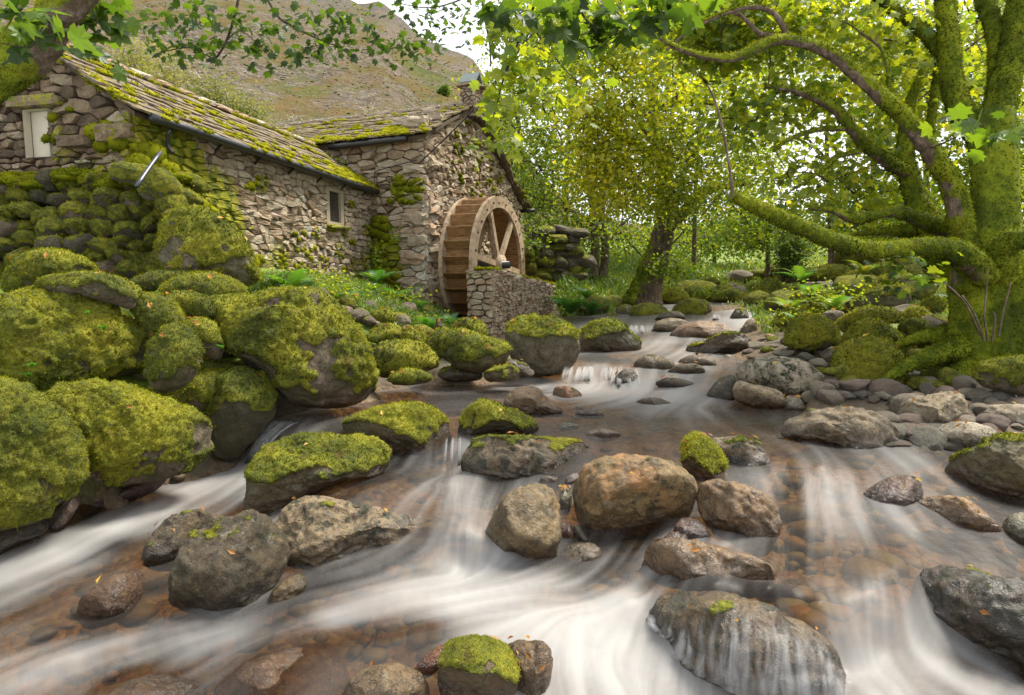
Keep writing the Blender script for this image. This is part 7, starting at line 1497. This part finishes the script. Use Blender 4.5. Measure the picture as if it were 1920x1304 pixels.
def scatter_stones(name, label, cat, group, n, region, smin, smax, tints, seed, lift=.25, mossy=0., flat=.62, zf=None):
    rs = np.random.default_rng(seed); k = 0; out_ = []
    poly = np.array(region, float); lo, hi = poly[:, :2].min(0), poly[:, :2].max(0); tries = 0; placed = []
    while k < n and tries < n * 40:
        tries += 1; px, py = rs.uniform(lo, hi)
        ins = False; j = len(poly) - 1
        for i in range(len(poly)):
            if (poly[i, 1] > py) != (poly[j, 1] > py) and px < (poly[j, 0] - poly[i, 0]) * (py - poly[i, 1]) / (poly[j, 1] - poly[i, 1] + 1e-9) + poly[i, 0]: ins = not ins
            j = i
        if not ins: continue
        s = rs.uniform(smin, smax) * (1 if rs.random() < .8 else 1.5)
        if any((px - a) ** 2 + ((py - b) * 1.6) ** 2 < (.75 * (s + c)) ** 2 for a, b, c in placed): continue
        # march along the view ray to the ground
        r = ray(px, py); ys = np.geomspace(2, 45, 160); Pm = EYE[None] + r[None] * (ys / r[1])[:, None]; g = GROUND.fast(Pm[:, :2])
        hit = np.where(Pm[:, 2] < g)[0]
        if not len(hit): continue
        y = ys[hit[0]]; p = np.array([Pm[hit[0], 0], y, g[hit[0]]]); placed.append((px, py, s)); sz = s * y / F
        if mossy and rs.random() < mossy: o = bpy.data.objects.new(name, LUMP[rs.integers(0, 10)][rs.integers(0, 2) if rs.random() < .4 else 0])
        else: o = bpy.data.objects.new(name, STM[rs.integers(0, len(STM))])
        COL.objects.link(o); o.location = p + [0, 0, sz * lift]; o.scale = (sz * rs.uniform(.85, 1.25), sz * rs.uniform(.8, 1.2), sz * rs.uniform(flat * .8, flat * 1.3)); o.rotation_euler = (rs.normal(0, .15), rs.normal(0, .15), rs.uniform(-3, 3))
        t = np.array(tints[rs.integers(0, len(tints))]) * rs.uniform(.75, 1.2); o.color = (*t, 1); isl = any(o.data is l[0] for l in LUMP)
        tag(o, describe(px, py, s / (.5 * (smin + smax)), isl, t, cat if cat != 'cobble' else 'cobble', USED), cat, group); out_.append(o); k += 1
    return out_
LIGHT = [(.30, .27, .22), (.25, .22, .18), (.34, .30, .25), (.22, .17, .15), (.20, .20, .17), (.26, .20, .17)]
scatter_stones('cobble', 'loose grey cobble on the bank below the old sycamore', 'cobble', 'cobbles on the bank below the sycamore', 120, [(1560, 860), (1690, 850), (1760, 850), (1800, 830), (1960, 800), (1960, 735), (1800, 730), (1690, 745), (1620, 760), (1540, 760), (1500, 745), (1560, 735), (1700, 740), (1690, 830), (1600, 850)], 11, 26, LIGHT, 801, .2)
scatter_stones('stone', 'pale', 'stone', 'angular stones on the bank below the sycamore', 34, [(1480, 760), (1560, 735), (1700, 745), (1960, 735), (1960, 800), (1900, 830), (1760, 860), (1690, 850), (1640, 760)], 20, 40, LIGHT, 811, .15)
scatter_stones('cobble', 'small loose stone among the boulders beside the upper right bank', 'cobble', 'small stones beside the upper right bank', 90, [(1380, 690), (1420, 640), (1480, 640), (1500, 660), (1570, 660), (1590, 720), (1700, 740), (1760, 735), (1740, 700), (1700, 690), (1680, 760), (1560, 760), (1420, 670)], 8, 20, LIGHT + [(.12, .10, .08)], 802, .2, .15)
scatter_stones('cobble', 'wet dark cobble at the water edge of the right channel', 'cobble', 'wet cobbles along the right channel', 46, [(1660, 850), (1720, 830), (1800, 845), (1780, 880), (1700, 870)], 9, 22, [(.10, .085, .07), (.14, .10, .08), (.17, .16, .13)], 803, .25)
scatter_stones('mossy_boulder', 'mossy boulder lining the left side of the upper stream', 'boulder', 'mossy boulders lining the upper stream on the left', 85, [(1085, 600), (1110, 580), (1180, 575), (1250, 570), (1310, 565), (1330, 580), (1290, 600), (1220, 612), (1170, 606)], 12, 32, [GREY, OLIVE, PINK], 804, .3, .85, .8)
scatter_stones('mossy_boulder', 'mossy boulder on the slope above the upper stream', 'boulder', 'mossy boulders on the slope above the stream', 150, [(1300, 575), (1320, 530), (1400, 520), (1500, 520), (1560, 540), (1600, 500), (1720, 490), (1750, 540), (1700, 600), (1560, 590), (1480, 600), (1420, 590), (1400, 560)], 15, 46, [PALE, PINK, GREY], 805, .3, .75, .6)
scatter_stones('mossy_boulder', 'small mossy stone on the grass bank below the mill', 'boulder', 'small mossy stones on the grass bank below the mill', 70, [(490, 555), (600, 555), (700, 575), (800, 590), (840, 620), (830, 650), (800, 690), (720, 650), (680, 615), (600, 580)], 10, 28, [GREY, PINK], 806, .3, .95, .7)
scatter_stones('mossy_boulder', 'small mossy stone wedged between the big boulders of the left bank', 'boulder', 'small mossy stones wedged in the left heap', 34, [(180, 700), (280, 700), (360, 760), (420, 800), (330, 780), (260, 720), (250, 620), (420, 660), (500, 720), (420, 700)], 14, 30, [GREY, PINK, DARK], 807, .3, .9, .68)
scatter_stones('mossy_boulder', 'mossy stone among the roots of the old sycamore', 'boulder', 'mossy stones among the sycamore roots', 40, [(1690, 620), (1760, 600), (1790, 680), (1800, 740), (1700, 735), (1695, 660)], 10, 24, [GREY, PINK], 808, .3, .85, .8)
# stones of the stream bed, under the water
rs = np.random.default_rng(91); acc = Acc(); S_, F_ = ico(2)
TINTS = np.array([(.16, .10, .05), (.22, .15, .08), (.26, .10, .045), (.15, .15, .10), (.24, .20, .13), (.09, .07, .05)]) ; n = 0; 
while n < 650:
    px, py = rs.uniform(-60, 1980), rs.uniform(690, 1400); k = rs.integers(0, len(STREAM)); px, py = STREAM[k][0] + rs.normal(0, 60), STREAM[k][1] + rs.normal(0, 30)
    p = onz(px, py, STREAM[k][2] - .17); 
    if p[1] < 1.2 or p[1] > 14 or px > 2100: continue
    s = rs.uniform(.025, .07) * (1 if rs.random() < .9 else 1.6); off = rs.uniform(-40, 40, 3); p[2] = gz(p[0], p[1])
    V = S_ * (1 + .22 * fbm(S_ * 1.3 + off, 2, 1))[:, None] * [s * rs.uniform(.8, 1.3), s * rs.uniform(.8, 1.3), s * .6]
    acc.add(V + p + [0, 0, s * .15], F_, hue=rs.random()); n += 1
m, nt, out = newmat('bed_stones'); co = objco(nt, False)
c = ramp(nt, attr(nt, 'hue'), [(0, (.10, .07, .035)), (.3, (.16, .115, .065)), (.45, (.20, .095, .045)), (.58, (.13, .12, .075)), (.75, (.21, .17, .11)), (.9, (.07, .055, .04))])
c = mixc(nt, noise(nt, co, 30, 5, .7), c, mixc(nt, 1., c, (.5, .5, .5), 'MULTIPLY')); princ(nt, out, c, .6, bump(nt, noise(nt, co, 40, 4, .7), .5, .01))
acc.out('bed_stones', m, kind='stuff')
# ------------------------------------------------------------ grass, ferns, herbs
def ground_pts(n, poly, rs, jitter=0):
    out_ = []; poly = np.array(poly, float); lo, hi = poly.min(0), poly.max(0)
    while len(out_) < n:
        px, py = rs.uniform(lo[0], hi[0], 4000), rs.uniform(lo[1], hi[1], 4000); ins = np.zeros(4000, bool); j = len(poly) - 1
        for i in range(len(poly)):
            cnd = ((poly[i, 1] > py) != (poly[j, 1] > py)) & (px < (poly[j, 0] - poly[i, 0]) * (py - poly[i, 1]) / (poly[j, 1] - poly[i, 1] + 1e-9) + poly[i, 0]); ins ^= cnd; j = i
        out_.extend(np.stack([px[ins], py[ins]], 1).tolist())
    out_ = np.array(out_[:n]); ys = np.geomspace(2.5, 60, 110)
    R3 = np.array([ray(a, b) for a, b in out_]); best = np.full(n, np.nan)
    for y in ys[::-1]:
        Pm = EYE + R3 * (y / R3[:, 1])[:, None]; g = GROUND.fast(Pm[:, :2]); best = np.where(Pm[:, 2] < g, y, best)
    ok = ~np.isnan(best); P = EYE + R3[ok] * (best[ok] / R3[ok][:, 1])[:, None]
    P[:, 1] += rs.normal(0, .012, len(P)) * P[:, 1]; P[:, 2] = GROUND(P[:, :2]); return P
def blades(P, L, W, rs, lean=.45):
    n = len(P); d = np.stack([rs.normal(0, lean, n), rs.normal(0, lean, n), np.ones(n)], 1); d /= np.linalg.norm(d, axis=1)[:, None]
    a = rs.uniform(0, PI, n); s = np.stack([np.cos(a), np.sin(a), np.zeros(n)], 1); L = (L * rs.uniform(.5, 1.3, n))[:, None]; W = np.broadcast_to(W, (n,))[:, None]
    b = np.stack([rs.normal(0, .5, n), rs.normal(0, .5, n), -.25 * np.ones(n)], 1)
    m1 = P + d * L * .55; V = np.stack([P - s * W, P + s * W, m1 + s * W * .7, m1 - s * W * .7, P + d * L + b * L * .45], 1).reshape(-1, 3)
    k = np.arange(n)[:, None] * 5; return V, np.vstack([k + [0, 1, 2], k + [0, 2, 3], k + [3, 2, 4]])
rs = np.random.default_rng(77)
for nm, n, poly, Lp, tone, sd in (('grass', 17000, [(470, 530), (560, 520), (700, 520), (800, 545), (840, 600), (860, 620), (830, 660), (740, 620), (690, 600), (640, 570), (560, 545), (470, 560)], .11, .46, .2),
                              ('grass', 12000, [(1040, 560), (1100, 480), (1250, 470), (1330, 500), (1320, 570), (1180, 590), (1050, 600)], .10, .45, .16),
                              ('grass', 15000, [(1300, 570), (1330, 500), (1500, 485), (1800, 490), (1800, 640), (1700, 600), (1560, 590), (1440, 640), (1400, 580)], .10, .55, .2)):
    P = ground_pts(n, poly, rs); d = P[:, 1]; L = np.clip(.012 * d, .05, .3) * Lp / .10 * (.7 + .6 * np.clip(fbm(P * 1.3, 3, 5) + .5, 0, 1))
    V, T = blades(P, L, .0011 * d, rs); tn = np.clip(tone + .3 * fbm(P * .8, 3, 9) + rs.normal(0, sd, len(P)), 0, 1)
    obj(nm, V, T, GRASSM, None, dict(tone=np.repeat(tn, 5)), smooth=False, kind='stuff')
def fern(label, px, py, d, size, n, tone, seed, group=None, name='fern', lean=(0, 0)):
    rs = np.random.default_rng(seed); base = at(px, py, d); t = thing(name, base, label, 'fern', group)
    for k in range(n):
        a = 2 * PI * k / n + rs.uniform(-.4, .4); L = size * rs.uniform(.7, 1.15); el = rs.uniform(.85, 1.4)
        dr = np.array([math.cos(a) + lean[0], math.sin(a) + lean[1], 0]); 
        u = np.linspace(0, 1, 13); S_ = base + np.outer(u * L * math.cos(el) + u ** 2 * L * .45, dr) + np.outer(u * L * math.sin(el) - u ** 2.2 * L * .55, [0, 0, 1])
        V, T = list(S_), []; dirs = np.gradient(S_, axis=0)
        for i in range(1, 13):
            w = L * .24 * math.sin(PI * min(1, .12 + u[i] * .9)) ** .8 * (1 - .55 * u[i]); tv = nrm(dirs[i]); sd = nrm(np.cross(tv, [0, 0, 1])); h = L / 13 * .42
            for sg in (1, -1):
                b = len(V); tip = S_[i] + sd * sg * w + tv * w * .35 - np.array([0, 0, .12 * w]); V += [S_[i] + sd * sg * w * .6 + tv * (w * .2 + h * .5), tip, S_[i] + sd * sg * w * .6 + tv * (w * .2 - h * .9)]
                T += [[i - 1, i, b], [i - 1, b, b + 2], [b, b + 1, b + 2]]
        obj('frond', V, np.array(T), FERNM, t, dict(tone=np.full(len(V), np.clip(tone + rs.normal(0, .1), 0, 1))), smooth=False, loc=base)
for i, (lab, px, py, d, s, n, tone) in enumerate([('upright bright fern on the bank behind the biggest boulder', 548, 552, 7.4, .42, 11, .55), ('low fern beside the upright bright fern', 590, 560, 7.6, .3, 9, .6), ('fern spreading below the mossy corner of the mill', 745, 575, 10.3, .5, 11, .38), ('fern at the foot of the mill wall near the wheel', 780, 590, 10.2, .42, 9, .38),
      ('deep green fern with long fronds beside the end of the wheel wall', 1070, 590, 12.2, .6, 12, .30), ('deep green fern hanging over the stream bank', 1110, 590, 12.4, .5, 10, .28), ('small fern above the stream bank', 1100, 560, 13, .4, 9, .4), ('small fern left of the long fronds', 1050, 575, 12.6, .42, 9, .36),
      ('pale fern on the right slope beside the yellow moss rock', 1520, 560, 10, .4, 9, .55), ('russet bracken on the right slope above the vivid boulder', 1560, 585, 9, .4, 9, .74), ('russet bracken higher up the right slope', 1620, 515, 13, .5, 9, .76), ('bracken behind the flat yellow moss rock', 1480, 585, 9.6, .4, 9, .7), ('green fern under the low sycamore limb', 1500, 530, 13, .5, 9, .5), ('bracken beside the sycamore trunk', 1740, 540, 9, .4, 8, .68), ('fern on the grass below the cottage window', 640, 560, 9, .36, 9, .55), ('fern tuft among grass under the cottage wall', 690, 555, 10, .36, 9, .5), ('tall fern in front of the cottage wall left end', 500, 548, 7.6, .42, 10, .5), ('fern between mossy stones under the mill corner', 800, 622, 9, .36, 9, .45), ('pale fern in the middle of the grass bank', 660, 575, 8.6, .36, 9, .58), ('fern on the grass just right of the upright bright fern', 622, 575, 7.9, .34, 9, .5), ('fern against the mossy inside corner of mill and cottage', 705, 535, 11.2, .5, 10, .42), ('fern at the wheel pit beside the standing slate', 842, 612, 10., .34, 8, .45), ('bracken clump by the pale slanted rock', 1500, 615, 8.4, .34, 9, .68)]):
    fern(lab, px, py, d, s * 1.35, n, tone, 900 + i)
for i, (lab, px, py, d, s) in enumerate([('tiny fern sprig on the great domed boulder near its base', 60, 690, 4.05, .10), ('pale fern sprig on the upper face of the great domed boulder', 195, 620, 4.2, .09), ('tiny fern leaf at the lower edge of the great domed boulder', 55, 706, 4.0, .08), ('sprig on the bare patch of the great domed boulder', 165, 590, 4.2, .08), ('tiny sprig in the dark hollow beside the biggest boulder', 415, 655, 4.75, .09)]):
    fern(lab, px, py, d, s, 5, .35, 940 + i, name='fern_sprig', lean=(0, -1.2))
# bright herbs against the mill and bank, a few loose leaves on stones
for i, (lab, px, py, d, rx, ry, n, tone, lf) in enumerate([('bright green creeper on the mossy corner of the mill', 742, 440, 11.9, 10, 14, 90, .45, .06), ('small leafy plant at the foot of the mossy mill corner', 706, 490, 11.6, 14, 26, 160, .42, .07), ('green sprig growing in the mill wall below the eaves', 625, 308, 12.5, 26, 10, 120, .45, .07), ('tall weeds spreading above the biggest boulder', 620, 545, 7.9, 60, 18, 380, .5, .05), ('mossy weeds below the mill corner on the bank', 790, 605, 9.4, 40, 14, 260, .46, .05), ('bramble tangle on the bank by the ruined wall', 1010, 450, 13.9, 20, 26, 120, .3, .08), ('leafy herbs under the leaning tree', 1265, 500, 14.5, 40, 30, 420, .42, .09), ('leafy herbs growing at the far stream bend', 1330, 548, 16, 26, 8, 140, .4, .1), ('leafy herbs on the right slope by the bracken', 1560, 555, 9.4, 60, 24, 330, .5, .06), ('yellowing dead stalks on the right slope', 1510, 590, 9, 60, 20, 160, .52, .05), ('pale weeds along the foot of the cottage wall', 570, 520, 8.6, 70, 16, 420, .52, .05), ('tangled weeds on the bank before the mill wall', 720, 560, 9.8, 70, 18, 420, .52, .055)]):
    rs = np.random.default_rng(960 + i); t = thing('wild_herbs', at(px, py, d), lab, 'plant')
    P = at(px, py, d) + rs.normal(0, .6, (n, 3)) * [rx * d / F, .16, ry * d / F]; V, T = leaves_small(P, lf * rs.uniform(.6, 1.2, n), rs)
    obj('leaves', V, T, LEAF, t, dict(tone=np.repeat(np.clip(rs.normal(tone, .12, n), 0, 1), 6)), smooth=False)

# fallen leaves caught on the boulders
rs = np.random.default_rng(1234); PP = np.array([p for p, n_ in LITTER]); NN = np.array([n_ for p, n_ in LITTER]); k = len(PP)
a = np.cross(NN, rs.normal(0, 1, (k, 3))); a /= np.linalg.norm(a, axis=1)[:, None]; b = np.cross(NN, a); L = (.010 + .0035 * PP[:, 1])[:, None] * rs.uniform(.5, 1.2, (k, 1)); c = PP + NN * .022
V = np.stack([c - a * L, c - a * L * .2 + b * L * .55 + NN * L * .3, c + a * L + NN * L * .15, c - a * L * .2 - b * L * .55 + NN * L * .3], 1).reshape(-1, 3); j = np.arange(k)[:, None] * 4
m = leafmat('fallen_leaf', [(0, (.10, .045, .015)), (.4, (.22, .09, .02)), (.7, (.34, .16, .03)), (1, (.42, .30, .05))], .2, .02)
obj('fallen_leaves', V, np.vstack([j + [0, 1, 2], j + [0, 2, 3]]), m, None, dict(tone=np.repeat(rs.random(k), 4)), smooth=False, kind='stuff')
